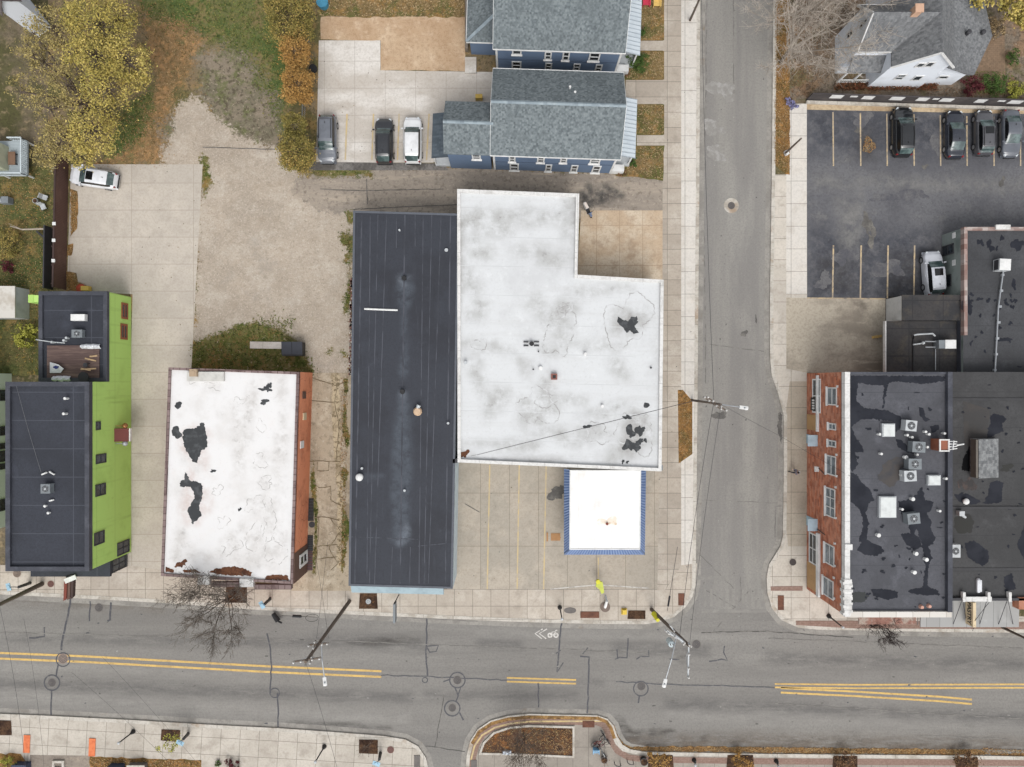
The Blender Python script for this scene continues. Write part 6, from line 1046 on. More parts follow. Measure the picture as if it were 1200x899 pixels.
pa = [(38.05, P(0, 375, hh).y), (43.68, P(0, 375, hh).y), (43.68, P(0, 346.5, hh).y), (38.05, P(0, 346.5, hh).y)]
wall_prism(sh, pa, hh - .02, flat('annex_white', C(214, 214, 210)))
q = MB(); q.prism([(a, b) for a, b in inset(pa, -.06)], hh - .018, hh + .06); q.build('roof', MATS['yard_membrane'], sh)
hy = 2.6; pe = R(1038, 375.5, 1122.5, 437, hy); pe = [(pe[0][0], pa[0][1] - .07), (43.68, pa[0][1] - .07), (43.68, pe[2][1] + .02), (pe[0][0], pe[2][1] + .02)]
q = MB(); q.prism(pe, hy - .25, hy); q.build('lower_roof', MATS['yard_membrane'], sh)
q = MB(); q.box(pe[0][0] - .12, pe[3][1], hy - .3, pe[0][0] - .005, pe[0][1], hy + .12); q.build('roof_edge', m_cap, sh)
q = MB(); q.box(38.3, pe[3][1] + .1, 0, 43.6, pe[0][1] - .02, hy - .255); q.build('wall', m_gg, sh)
q = MB(); q.box(43.69, pe[3][1], hy - .2, 43.742, pe[0][1], hg - .32); q.build('upstand', m_capdark, sh)
# pipes crossing the roofs
q = MB(); z = hK + .0
pts = [tuple(P(1176, 316, 3.75)), tuple(P(1170, 360, 3.75)), tuple(P(1166, 437, 3.75))]; q.path(pts, .07, 6)
for t_ in range(7): p = Vector(pts[0]).lerp(Vector(pts[2]), t_ / 6.5 + .05); q.obox((p.x, p.y, 3.64), .25, .22, .25)
tag(q.build('conduit', m_steel, None, pts[0]), 'long pale pipe running north to south over the garage roof from the air conditioner', 'pipe')
q = MB(); q.path([tuple(P(1166, 438.5, 3.75)), tuple(P(1122, 438, 3.75))], .06, 6)
for x in (1124, 1131, 1138, 1152): p = P(x, 438.2, 3.75); q.obox((p.x, p.y, 3.66), .22, .25, .25)
tag(q.build('conduit', m_steel, None, P(1166, 438, 3.6)), 'pale pipe running east to west along the seam south of the garage roof', 'pipe')
p = P(1111, 403.5, hy + .9); r = thing('yard_condenser', 'pale rectangular chiller standing on the low roof left of the garage block', 'air conditioner', (p.x, p.y, hy))
q = MB(); q.obox((p.x - .1, p.y, hy + .52), 1.65, .8, .9); q.build('casing', m_midgrey, r); q = MB(); q.obox((p.x + .2, p.y, hy + .99), 1.05, .84, .04); q.build('lid', m_wtrim, r)
q = MB(); q.tube((p.x - .9, p.y + .28, hy + .5), (p.x - 2, p.y + .3, hy + .5), .06); q.tube((p.x - .9, p.y - .25, hy + .4), (p.x - 1.9, p.y - .25, hy + .4), .06); q.tube((p.x - .8, p.y - .38, hy + .2), (p.x - .8, p.y - 2.5, hy + .2), .04); q.build('pipe', m_steel, r)
q = MB(); a = [P(1070.5, 436, hy + .1), P(1070.5, 397, hy + .1), P(1071, 393, hy + .5), P(1075, 392, hy + .5), P(1093, 391, hy + .5), P(1096, 394, hy + .5)]; q.path([tuple(v) for v in a[:3]], .07, 6, 0); q.path([tuple(v) for v in a[2:]], .08, 6, 1); tag(q.build('pipe_run', [m_black, m_lgrey], None, a[0]), 'black and pale pipework bent across the low roof beside the chiller', 'pipe')
q = MB(); a, b = P(1070, 404, hy + .3), P(1080, 402.5, hy + .3); q.tube(a, b, .07); p2 = P(1082, 402, hy + .4); q.dome(p2.x, p2.y, hy + .4, .16, .16); q.cyl(p2.x, p2.y, hy, hy + .4, .06, 8); tag(q.build('yard_pipe', m_lgrey, None, a), 'short pale pipe with a round cap west of the chiller on the low roof', 'pipe')
q = MB(); a, b = P(1021, 395.5), P(1032, 394); q.bar((a.x, a.y, .2), (b.x, b.y, .2), .26, .16); tag(q.build('wheel_stop', m_yellow, None, a), 'yellow wheel stop on the stained concrete drive', 'wheel stop')

# --- buildings and structures at the left edge
pb2 = thing('pale_green_building', 'pale green building at the left edge beside the dark roof', 'building', (-54, -7, 0))
wall_prism(pb2, [(-62, P(0, 615).y), (-50.9, P(0, 615).y), (-50.9, P(0, 438).y), (-62, P(0, 438).y)], 7.5, surf('pale_siding', C(206, 214, 206, 1.1), [('wave', C(184, 194, 184), dict(dir='Y', f=2.4, lo=.8, hi=.97, a=.5))], .8, wall=True))
q = MB(); q.box(-62.2, P(0, 615).y - .2, 7.5, -50.7, P(0, 438).y + .2, 7.7); q.build('roof', m_capdark, pb2)
for y0, y1 in ((457, 470), (500, 511), (520, 527), (529, 542), (544, 551), (586, 600)): window(pb2, 'x', -50.9, 1, P(0, y0, 2).y, P(0, y1, 2).y, 1.0, 2.6, frame=m_dtrim, t=.12)
oh_ = thing('corner_house', 'grey-roofed white house cut by the top left corner', 'house', tuple(P(-10, -10)))
pq = W([(2, 19), (25, 1), (-25, -62), (-48, -44)], 5.2); q = MB(); q.prism(inset(pq, .3), 0, 5.0); q.build('wall', m_sid_white, oh_)
q = MB(); Z3 = lambda p, z: (p[0], p[1], z); c4 = Vector(pq[0]).lerp(Vector(pq[1]), .5); d4 = Vector(pq[3]).lerp(Vector(pq[2]), .5)
slab(q, [Z3(pq[0], 5.2), Z3(pq[3], 5.2), Z3(d4, 6.6), Z3(c4, 6.6)]); slab(q, [Z3(pq[1], 5.2), Z3(pq[2], 5.2), Z3(d4, 6.6), Z3(c4, 6.6)])
q.build('roof', surf('brown_grey_shingle', C(112, 104, 102), [('tile', C(92, 86, 84), dict(w=.3, h=.2, mo=0, a=.7)), GRAIN(C(80, 74, 72), .4, 8)]), oh_)
q = MB(); q.face([Z3(inset(pq, .3)[0], 5.0), Z3(inset(pq, .3)[1], 5.0), Z3(c4 + (d4 - c4).normalized() * .3, 6.4)]); q.build('gable', m_sid_white, oh_)
dk = thing('back_deck', 'pale blue timber deck with railings at the left edge under the yellow tree', 'deck', tuple(P(14, 190)))
a, b = P(-20, 206, 1.2), P(32, 165, 1.2); q = MB(); q.box(a.x, a.y, 1.0, b.x, b.y, 1.15); q.build('floor', surf('deck_grey', C(176, 186, 190), [('brick', C(130, 138, 142), dict(w=40, h=.15, mo=.02, off=0))]), dk)
def rail(p0, p1, name='railing', mat=None, n=12, z=1.15, hh=1.0, par=dk):
    q = MB(); p0, p1 = Vector(p0), Vector(p1); u = lambda t_, zz_: tuple(p0.lerp(p1, t_)) [:2] + (zz_,)
    q.bar(u(0, z + hh), u(1, z + hh), .12, .06); q.bar(u(0, z + .15), u(1, z + .15), .06, .06)
    for i in range(n + 1): q.bar(u(i / n, z), u(i / n, z + hh - .03), .05, .05)
    return q.build(name, mat or flat('pale_blue_rail', C(202, 212, 216)), par)
rail((a.x, a.y, 0), (b.x, a.y, 0), n=24); rail((b.x, a.y, 0), (b.x, b.y, 0), n=18); rail((b.x - 1.4, b.y, 0), (b.x, b.y, 0), n=6)
for x in (b.x - .1, b.x - 2.5):
    for y in (a.y + .1, b.y - .1): q = MB(); q.box(x - .07, y - .07, 0, x + .07, y + .07, 1.0); q.build('post', m_wtrim, dk)
q = MB(); q.box(a.x, P(0, 200, 1.2).y, 1.155, P(10, 0, 1.2).x, P(0, 172, 1.2).y, 3.0); q.build('enclosure', flat('cream_siding', C(196, 198, 172)), dk)
p = P(17, 187, 1.2); r = thing('patio_set', 'small brown bench on the pale blue deck', 'bench', (p.x, p.y, 1.152)); q = MB(); q.obox((p.x, p.y, 1.6), .7, 1.3, .08); q.build('seat', flat('brown_wood', C(128, 100, 80)), r)
for dy in (-.5, .5): q = MB(); q.obox((p.x, p.y + dy, 1.35), .6, .08, .4); q.build('leg', m_dtrim, r)
sd_ = thing('garden_shed', 'white flat-roofed shed at the left edge in the overgrown yard', 'shed', tuple(P(5, 354)))
a, b = P(-30, 372, 2.3), P(17.5, 336, 2.3); q = MB(); q.box(a.x, a.y, 0, b.x - .06, b.y, 2.2); q.build('wall', m_lgrey, sd_); q = MB(); q.box(a.x - .1, a.y - .06, 2.2, b.x, b.y + .06, 2.32); q.build('roof', surf('pale_shed_roof', C(214, 210, 202), [('n', C(190, 182, 170), dict(s=.8, lo=.48, hi=.68)), ('n', C(120, 120, 90), dict(s=1.5, lo=.64, hi=.74))]), sd_)
# fences
m_fence = surf('brown_boards', C(94, 70, 62, 1.1), [('wave', C(64, 46, 42), dict(dir='Y' if False else 'X', f=1.9, lo=.8, hi=.97, a=.6)), ('n', C(112, 86, 76), dict(s=.7, lo=.48, hi=.68, a=.6))], .85, wall=True)
fe = thing('board_fence', 'tall brown board fence between the overgrown yard and the concrete drive', 'fence', tuple(P(79, 265)))
q = MB(); p0, p1 = P(81, 186), P(78, 340); q.bar((p0.x, p0.y, 1.1), (p1.x, p1.y, 1.1), .06, 2.1); q.build('boards', m_fence, fe)
q = MB(); q.bar((p0.x, p0.y, 2.2), (p1.x, p1.y, 2.2), .16, .06); q.build('top_rail', flat('dark_brown', C(70, 52, 48)), fe)
for i in range(8):
    t_ = (i + .1) / 7.3; q = MB(); q.box(p0.lerp(p1, t_).x - .16, p0.lerp(p1, t_).y - .06, 0, p0.lerp(p1, t_).x - .035, p0.lerp(p1, t_).y + .06, 2.25); q.build('post', MATS['dark_brown'], fe)
for y in (268, 287, 310): t_ = (y - 186) / 154; v = p0.lerp(p1, t_); q = MB(); q.box(v.x - .1, v.y - .16, 2.235, v.x + .22, v.y + .16, 2.3); q.build('post_light', m_wtrim, fe)
f2 = thing('dark_trellis', 'dark low timber screen on the yard side of the brown fence', 'fence', tuple(P(66, 300)))
q = MB(); a, b = P(64, 268), P(63, 340); q.bar((a.x, a.y, .9), (b.x, b.y, .9), .12, 1.5); q.build('screen', m_dtrim, f2)
q = MB(); c_ = P(46, 272); q.bar((c_.x, c_.y, .4), (a.x, P(0, 285).y, .9), .18, .12); q.build('brace', m_dtrim, f2)
nf = thing('parking_wall', 'dark fence with white notice panels along the north edge of the parking lot', 'fence', tuple(P(1070, 120)))
fa, fb = P(944, 117.5), P(1290, 128); q = MB(); q.bar((fa.x, fa.y, .95), (fb.x, fb.y, .95), .12, 1.6); q.build('boards', surf('dark_boards', C(70, 66, 66, 1.1), [('n', C(90, 84, 82), dict(s=.8, lo=.45, hi=.65))], wall=True), nf)
q = MB(); d = (fb - fa).normalized(); nrm = Vector((d.y, -d.x, 0))
s0 = fa + nrm * .3; s1 = fb + nrm * .3; q.bar((s0.x, s0.y, .2), (s1.x, s1.y, .2), .3, .3); q.build('kerb', m_kerb, nf)
for z0_, z1_ in ((290, 350), (380, 415), (440, 495), (570, 635), (695, 750), (765, 795), (805, 865), (970, 1020), (1070, 1105), (1125, 1190)):
    x0_, x1_ = (900 + z0_ / 4), (900 + z1_ / 4); xm = (x0_ + x1_) / 2; hm = 1.2; X_ = (xm - CX) * (H - hm) / F; t_ = (X_ - fa.x) / (fb.x - fa.x); v = fa.lerp(fb, t_) + nrm * .085; wd = (x1_ - x0_) / S * .93
    q = MB(); q.obox((v.x, v.y, 1.28 if wd > .9 else 1.45), wd, .03, .75 if wd > .9 else .3, atan2(d.y, d.x)); q.build('notice_panel', m_wtrim, nf)
cf = thing('wire_fence', 'thin grey wire fence behind the orange hedge by the parking pad', 'fence', tuple(P(362, 90)))
for y0, y1 in ((40, 75), (120, 148)):
    a, b = P(363 if y0 < 100 else 358.5, y0), P(362 if y0 < 100 else 358, y1); q = MB(); q.bar((a.x, a.y, 1.2), (b.x, b.y, 1.2), .05, .05); q.bar((a.x, a.y, .3), (b.x, b.y, .3), .03, .03)
    for k in range(12): v = a.lerp(b, k / 11); q.tube((v.x, v.y, .1), (v.x, v.y, 1.2), .02, n=4)
    q.build('panel', m_steel, cf)
# stacked rubble edging west of the long dark roof
ed = MB(); rg2 = random.Random(3)
for i in range(150):
    y = rg2.uniform(325, 440); x = 412.3 - (y - 325) * .012 + rg2.uniform(-1.3, 1.6); v = P(x, y); ed.obox((v.x, v.y, ZB + .1), rg2.uniform(.1, .22), rg2.uniform(.08, .2), .12, rg2.uniform(0, 3), rg2.choice((0, 0, 1)))
o_ = tag(ed.build('rubble', [flat('brick_rubble', C(140, 100, 90)), flat('pale_rubble', C(206, 196, 184))], None, P(412, 380)), 'strip of broken brick rubble along the long dark building\'s west wall', 'rubble', None, 'stuff')
# ------------------------------------------------------------------ cars
m_tyre = flat('tyre_rubber', C(40, 40, 42), .85); m_alloy = flat('alloy', C(190, 192, 196), .3, .5, .6); m_cglass = surf('car_glass', C(62, 78, 78), [('n', C(112, 130, 128), dict(s=1.1, lo=.42, hi=.66, a=.8))], .08, .7, world=False)  # car glass: greenish reflection painted into its colour as paler patches
m_sglass = surf('side_glass', C(20, 22, 24), (), .1, .6); m_tail = flat('tail_lamp', C(138, 26, 30), .25, .6); m_head = flat('head_lamp', C(214, 220, 224), .2, .6); m_plast = flat('black_plastic', C(38, 38, 40), .6)
def paint(name, c): return surf(name, C(*c), [('n', C(*[v * .9 for v in c]), dict(s=.9, lo=.4, hi=.7)), ('n', C(*[min(255, v * 1.08) for v in c]), dict(s=9, lo=.55, hi=.75, a=.4))], .22, .5, coat=.7, world=False)
PROF = {
    'suv': dict(z=[(-.5, .62), (-.492, .95), (-.475, 1.12), (-.40, 1.60), (-.36, 1.66), (-.1, 1.70), (.06, 1.66), (.11, 1.60), (.25, 1.12), (.30, 1.08), (.42, .98), (.475, .84), (.495, .66), (.5, .55)], ws=(.10, .25), rw=(-.475, -.395), belt=1.10, cab=(-.44, .2)),
    'wagon': dict(z=[(-.5, .58), (-.492, .88), (-.47, 1.02), (-.36, 1.46), (-.3, 1.50), (-.1, 1.53), (.04, 1.50), (.09, 1.44), (.25, 1.0), (.30, .96), (.42, .86), (.475, .74), (.495, .6), (.5, .5)], ws=(.08, .25), rw=(-.465, -.365), belt=1.0, cab=(-.42, .2)),
    'sedan': dict(z=[(-.5, .56), (-.492, .86), (-.46, 1.0), (-.36, 1.04), (-.345, 1.05), (-.21, 1.38), (-.15, 1.43), (-.05, 1.46), (.02, 1.43), (.07, 1.37), (.22, .98), (.27, .95), (.42, .84), (.475, .72), (.495, .58), (.5, .48)], ws=(.06, .22), rw=(-.35, -.20), belt=.96, cab=(-.3, .18))}
def car(label, px, py, head, kind, col, L=4.7, Wd=1.84, sunroof=False, rails=False, z0=ZB + .035, roofcol=None, group='parked cars', rim_m=None):
    b = P(px, py); r = thing('parked_car', label, 'car', (b.x, b.y, z0), group); ORG[r.name] = (0, 0, 0); pr = PROF[kind]
    body = paint('car_paint_' + '_'.join(map(str, col)), col)
    zs = pr['z']; st = sorted(set([round(a, 4) for a, _ in zs] + [round(-.5 + i / 36, 4) for i in range(37)] + [pr['ws'][0], pr['ws'][1], pr['rw'][0], pr['rw'][1], pr['cab'][0], pr['cab'][1]]))
    def ztop(u):
        for (a, za), (c, zc_) in zip(zs, zs[1:]):
            if a <= u <= c: return za + (zc_ - za) * (u - a) / max(1e-6, c - a)
        return zs[-1][1]
    zt = [ztop(u) for u in st]; zt = [zt[0]] + [(zt[i - 1] + 2 * zt[i] + zt[i + 1]) / 4 for i in range(1, len(zt) - 1)] + [zt[-1]]
    def hw(u):
        a = abs(u); w_ = 1 - (.40 if u > 0 else .26) * max(0, (a - .30) / .20) ** 2.3 - .03 * (a / .5) ** 2
        return w_ * Wd / 2
    VS = [0, .25, .5, .64, .73, .86, .93, .985, 1.0, .985]
    def sec(i, u):
        h, z = hw(u), zt[i]; bz = min(z, pr['belt']); cab = max(0.0, z - bz); out = []
        for k, v in enumerate(VS):
            if k <= 3: zz_ = z - .035 * (v / .64) ** 2
            elif k == 4: zz_ = z - .075 if cab > .1 else z - .05
            elif k == 5: zz_ = bz + .02 if cab > .1 else bz - .07
            elif k == 6: zz_ = bz - .05 if cab > .1 else bz - .11
            elif k == 7: zz_ = min(bz - .16, .86)
            elif k == 8: zz_ = min(.58, bz - .2)
            else: zz_ = .24
            vv = v
            out.append((u * L, h * vv, max(zz_, .24)))
        return out
    S_ = [sec(i, u) for i, u in enumerate(st)]; cats = {'body': [], 'windshield': [], 'rear_window': [], 'side_window': [], 'side_window.': []}; nv = len(VS)
    for i in range(len(st) - 1):
        um = (st[i] + st[i + 1]) / 2; cabh = (zt[i] + zt[i + 1]) / 2 - pr['belt']
        for k in range(nv - 1):
            c = 'body'
            if k <= 3 and pr['ws'][0] < um < pr['ws'][1]: c = 'windshield'
            elif k <= 3 and pr['rw'][0] < um < pr['rw'][1]: c = 'rear_window'
            elif k == 4 and pr['cab'][0] < um < pr['cab'][1] and cabh > .1: c = 'side_window'
            for s in (1, -1):
                q = [S_[i][k], S_[i + 1][k], S_[i + 1][k + 1], S_[i][k + 1]]; q = [(x, y * s, z) for x, y, z in q]
                if s < 0: q = q[::-1]
                cats[c + ('.' if c == 'side_window' and s < 0 else '')].append(q)
    for c, qs in cats.items():
        mb = MB(); idx = {}
        for q in qs:
            f = []
            for p in q:
                kk = tuple(round(t_, 4) for t_ in p)
                if kk not in idx: idx[kk] = len(mb.v); mb.v.append(p)
                if idx[kk] not in f: f.append(idx[kk])
            if len(f) > 2: mb.f.append(f); mb.m.append(0)
        if c == 'body':
            for e in (0, -1):
                sc = S_[e]; mb.face([(x, y, z) for x, y, z in sc] + [(x, -y, z) for x, y, z in sc[::-1][:-1]])
            mb.face([(-L * .49, -Wd * .42, .245), (L * .49, -Wd * .42, .245), (L * .49, Wd * .42, .245), (-L * .49, Wd * .42, .245)])
        mb.build(c.strip('.'), body if c == 'body' else (m_sglass if 'side' in c else m_cglass), r, smooth=('side' not in c))
    for sx_ in (-.30, .31):
        for s in (-1, 1):
            x, y = sx_ * L, s * (Wd / 2 - .10); mb = MB(); mb.tube((x, y - s * .11, .335), (x, y + s * .115, .335), .335, n=20); wh_ = mb.build('wheel', m_tyre, r)
            mb = MB(); mb.tube((x, y + s * .112, .335), (x, y + s * .126, .335), .22, .18, n=14); mb.build('rim', rim_m or m_alloy, wh_)
    for s in (-1, 1):
        h = hw(.455); mb = MB(); zt_ = ztop(.45); mb.obox((L * .448, s * h * .83, zt_ - .13), .26, .22, .14, -s * .6); mb.build('headlight', m_head, r)
        h = hw(-.48); mb = MB(); mb.obox((-L * .474, s * h * .93, .90 if kind == 'suv' else .80), .16, .14, .22, s * .5); mb.build('taillight', m_tail, r)
        h = hw(.2); mb = MB(); mb.obox((L * (pr['ws'][1] - .035), s * (Wd / 2 + .06), pr['belt'] + .03), .14, .2, .13); mb.build('mirror', body, r)
        mb = MB(); mb.obox((-.05 * L, s * (Wd / 2 + .0), .86), .2, .04, .03); mb.build('door_handle', body, r)
        if rails: mb = MB(); mb.tube((-.36 * L, s * Wd * .31, zt[len(zt) // 3] + .03), (.05 * L, s * Wd * .31, ztop(.04) + .03), .03, n=6); mb.build('roof_rail', m_plast, r)
    mb = MB(); mb.obox((-L * .5, 0, .45), .08, Wd * .72, .2); mb.build('rear_bumper', m_plast, r); mb = MB(); mb.obox((L * .498, 0, .42), .06, Wd * .62, .2); mb.build('grille', m_plast, r)
    mb = MB(); mb.obox((-L * .28 if kind != 'sedan' else -L * .14, 0, ztop(-.28 if kind != 'sedan' else -.14) + .02), .18, .04, .06); mb.build('roof_antenna', m_plast, r)
    if sunroof: mb = MB(); mb.obox((-.01 * L, 0, ztop(-.03) + .004), .7, .84, .02); mb.build('sunroof', m_sglass, r)
    r.rotation_euler = (0, 0, radians(head)); return r
car('grey minivan parked beside the orange hedge, nose to the alley', 386, 166.5, -90, 'suv', (112, 116, 124), 4.85, 1.95, rails=True)
car('black SUV on the concrete parking pad, between the grey minivan and the white SUV', 452, 168.5, 90, 'suv', (46, 48, 52), 4.6, 1.88, rails=True)
car('white SUV on the concrete parking pad, next to the blue house', 485, 167.5, 90, 'suv', (238, 239, 240), 4.7, 1.88)
car('white car with a black sunroof on the west driveway by the yellow tree', 115, 211, 171.5, 'wagon', (236, 238, 242), 4.85, 1.86, sunroof=True)
car('tall black SUV in the dark parking lot, apart from the three at its right', 1053, 157.5, 90, 'suv', (30, 32, 35), 5.0, 1.98, rails=True, rim_m=m_alloy)
car('dark navy sedan in the dark parking lot, left of the charcoal wagon', 1113.5, 160.5, 90, 'sedan', (44, 48, 58), 4.85, 1.84)
car('charcoal wagon with red tail lamps and a sunroof at the parking lot\'s north fence', 1147.5, 158.5, 90, 'wagon', (84, 84, 88), 4.6, 1.82, sunroof=True, rails=True)
car('grey sedan at the right end of the parking lot, nose pointing south', 1178, 160, -90, 'sedan', (96, 100, 108), 4.8, 1.86)
car('silver SUV parked alone against the green-grey garage wall', 1088, 321.5, 94, 'suv', (206, 209, 216), 4.5, 1.86, sunroof=True)

# ------------------------------------------------------------------ trees and plants
m_bark = flat('bark', C(104, 92, 80), .95); m_twig = surf('grey_twig', C(118, 106, 96), [('n', C(88, 76, 66), dict(s=1, lo=.4, hi=.65))], .95, .1)
lm_yel = leafmat('yellow_leaf', [C(104, 102, 50), C(176, 160, 72), C(208, 184, 86), C(146, 140, 66), C(230, 204, 110), C(128, 118, 60)])
lm_dull = leafmat('dull_leaf', [C(112, 104, 66), C(166, 150, 88), C(138, 124, 78), C(198, 176, 96), C(150, 146, 120)])
lm_org = leafmat('orange_leaf', [C(122, 96, 48), C(190, 140, 66), C(164, 126, 62), C(206, 160, 84), C(118, 108, 56)])
lm_olive = leafmat('olive_leaf', [C(84, 86, 40), C(150, 136, 62), C(118, 112, 54), C(186, 160, 80), C(168, 128, 64)])
lm_green = leafmat('green_leaf', [C(44, 70, 28), C(84, 112, 44), C(62, 88, 34), C(116, 138, 64)])
lm_lime = leafmat('lime_leaf', [C(120, 130, 40), C(182, 178, 66), C(150, 150, 50), C(206, 196, 90)])
lm_wine = leafmat('wine_leaf', [C(62, 26, 34), C(104, 40, 52), C(84, 34, 40), C(120, 66, 60)])
lm_litter = leafmat('leaf_litter', [C(140, 102, 62), C(190, 142, 82), C(116, 88, 58), C(190, 164, 116), C(158, 112, 66)], 1.2)
lm_brown = leafmat('brown_litter', [C(110, 80, 54), C(150, 112, 76), C(84, 62, 44), C(176, 140, 98)], 1.2)
lm_grass = leafmat('grass_tuft', [C(62, 80, 32), C(96, 108, 46), C(128, 122, 62), C(78, 92, 40)], .6)
lm_dry = leafmat('dry_grass', [C(150, 124, 84), C(190, 164, 120), C(120, 98, 66), C(104, 100, 60)], .6)
def limb(mb, p, d, L, r, depth, rg, spread=.6, up=.15, n=5):
    segs = 3; q = Vector(p); d = Vector(d).normalized()
    for s in range(segs):
        d2 = (d + Vector((rg.gauss(0, .14), rg.gauss(0, .14), rg.gauss(0, .08) + up * .25))).normalized(); e = q + d2 * L / segs; r2 = max(.010, r * (.85 if depth else .6))
        mb.tube(q, e, r, r2, n if depth > 1 else 4, caps=False); q, d, r = e, d2, r2
        if depth and s > 0 or (depth and depth < 3):
            a = Vector((rg.gauss(0, 1), rg.gauss(0, 1), rg.gauss(0, .5))).normalized(); c = (d * (1 - spread) + a * spread + Vector((0, 0, up))).normalized()
            limb(mb, q, c, L * rg.uniform(.5, .72), max(.012, r * .68), depth - 1, rg, spread, up, n)
            if depth < 4: a = Vector((rg.gauss(0, 1), rg.gauss(0, 1), rg.gauss(0, .4))).normalized(); limb(mb, q, (d * .5 + a * .6 + Vector((0, 0, up))).normalized(), L * rg.uniform(.4, .6), max(.011, r * .55), max(0, depth - 2), rg, spread, up, n)
    if depth: limb(mb, q, d, L * .7, r * .8, depth - 1, rg, spread, up, n)
def bare_tree(name, label, px, py, hgt, reach, seed, arms=7, depth=3, r0=.16, group=None, twig=None):
    b = P(px, py); r = thing(name, label, 'tree', (b.x, b.y, ZB), group); rg = random.Random(seed)
    mb = MB(); th = hgt * .32; top = Vector((b.x + rg.gauss(0, .1), b.y + rg.gauss(0, .1), ZB + th)); mb.tube((b.x, b.y, ZB - .05), top, r0, r0 * .8, 10); mb.build('trunk', m_bark, r)
    mb = MB()
    for k in range(arms):
        a = 2 * pi * k / arms + rg.uniform(-.3, .3); el = rg.uniform(.55, 1.2); limb(mb, top + Vector((0, 0, rg.uniform(-.3, .2))), (cos(a) * cos(el), sin(a) * cos(el), sin(el)), reach * rg.uniform(.42, .56), r0 * .5, depth, rg)
    mb.build('branches', twig or m_twig, r); return r
def leafy_tree(name, label, px, py, blobs, mats, seed, leaf=(.12, .22), trunk=(.2, 3), cat='tree', group=None, branches=True, dens=1.0, flat_=.35):
    """blobs: (photo x, photo y, height of centre, radius px, vertical radius m, leaf count, material index)"""
    b = P(px, py); r = thing(name, label, cat, (b.x, b.y, ZB), group); rg = np.random.default_rng(seed); mb = MB(); top = Vector((b.x, b.y, ZB + trunk[1])); mb.tube((b.x, b.y, ZB - .05), top, trunk[0], trunk[0] * .7, 9); mb.build('trunk', m_bark, r)
    pts = []; mi = []; bm2 = MB(); R_ = random.Random(seed)
    for (x, y, hc, rp, rv, n, m) in blobs:
        c = P(x, y, hc); rr = rp * (H - hc) / F; n = int(n * dens); nc = max(5, int(n / 42))
        bm2.path([top, top.lerp(c, .5) + Vector((R_.gauss(0, .3), R_.gauss(0, .3), .2)), c], trunk[0] * .28, 5)
        cc = rg.normal(size=(nc, 3)); cc /= np.linalg.norm(cc, axis=1)[:, None]; cc *= rg.uniform(.45, 1, nc)[:, None] ** .6
        for u in cc:
            e = Vector((c.x + u[0] * rr, c.y + u[1] * rr, c.z + u[2] * rv))
            if branches: bm2.tube(c, e, trunk[0] * .1, .012, 4, caps=False)
            k = int(n / nc * rg.uniform(.5, 1.5)); s = rr * rg.uniform(.1, .24)
            q = rg.normal(size=(k, 3)) * np.array([s, s, s * .6]) + np.array(e); pts.append(q); mi += [m] * k
    pts = np.concatenate(pts); pts[:, 2] = np.maximum(pts[:, 2], ZB + .1)
    bm2.build('branches', m_twig, r); leafmesh('crown', pts, leaf[0], leaf[1], mats, r, None, seed, flat_, mi); return r
B = []
for (x, y, rp, n, m, hc) in ((118, 30, 34, 2300, 0, 8), (150, 72, 26, 1500, 0, 7), (112, 66, 24, 1200, 0, 8.5), (66, 34, 24, 900, 1, 7), (84, 22, 16, 600, 0, 7), (52, 74, 26, 650, 1, 7), (80, 100, 24, 500, 1, 8), (124, 102, 28, 1700, 0, 7.5), (36, 62, 16, 320, 1, 6), (58, 128, 26, 700, 1, 6.5), (24, 108, 18, 260, 1, 5), (108, 152, 28, 1800, 0, 6.5), (74, 162, 24, 1000, 1, 6), (56, 182, 15, 450, 1, 5), (92, 182, 16, 500, 0, 5), (160, 92, 14, 500, 0, 6), (90, 62, 18, 450, 0, 8.5), (138, 20, 18, 600, 0, 7), (40, 40, 15, 220, 1, 6)): B.append((x, y, hc, rp, rp / 13, n, m))
leafy_tree('autumn_tree', 'big spreading yellow autumn tree filling the top left corner', 132, 140, B, [lm_yel, lm_dull], 3, (.05, .12), (.36, 4), dens=2.1)
for i, (x, y, rp, n, m, lb) in enumerate(((340, 22, 32, 2600, 0, 'largest olive-yellow tree of the hedge row, at the top edge'), (346, 60, 20, 1300, 1, 'small rusty tree of the hedge row just below the largest one'), (349, 99, 22, 1700, 2, 'round orange tree in the middle of the hedge row'), (346, 146, 15, 800, 1, 'small olive-orange tree of the hedge row above the southern one'), (348, 178, 23, 1900, 3, 'olive and orange tree at the south end of the hedge row beside the minivan'))):
    bl = [(x + dx, y + dy, hc, rp * s, rp * s / 14, n * s, 0) for dx, dy, hc, s in ((0, 0, 3.4, .8), (-rp * .4, -rp * .45, 3, .55), (rp * .4, -rp * .2, 3, .5), (-rp * .25, rp * .45, 2.8, .55), (rp * .3, rp * .5, 2.7, .5))]
    leafy_tree('hedge_tree', lb, x + (600 - x) * .035, y + (449 - y) * .035, bl, [[lm_olive, lm_org, lm_org, lm_olive, lm_olive][i]], 20 + i, (.05, .105), (.12, 1.6), dens=1.9, group='autumn hedge trees between the lawn and the parking pad')
def shrub(label, px, py, rp, h, mat, n, seed, name='shrub', leaf=(.045, .095)):
    bl = [(px + dx * rp, py + dy * rp, h * .6, rp * .62, h * .4, n / 2.4, 0) for dx, dy in ((-.3, -.3), (.35, -.2), (-.2, .35), (.3, .35))]
    return leafy_tree(name, label, px, py, bl, [mat], seed, leaf, (.04, h * .4), 'shrub', 'shrubs in the yards')
shrub('dark green bush against the northern blue house porch', 747, 72, 13, 1.5, lm_green, 1100, 41); shrub('narrow green bush north of the porch walk', 752, 36, 6, 1.1, lm_green, 400, 42); shrub('small dark bush at the southern blue house porch corner', 741, 190, 6, .9, lm_green, 350, 43)
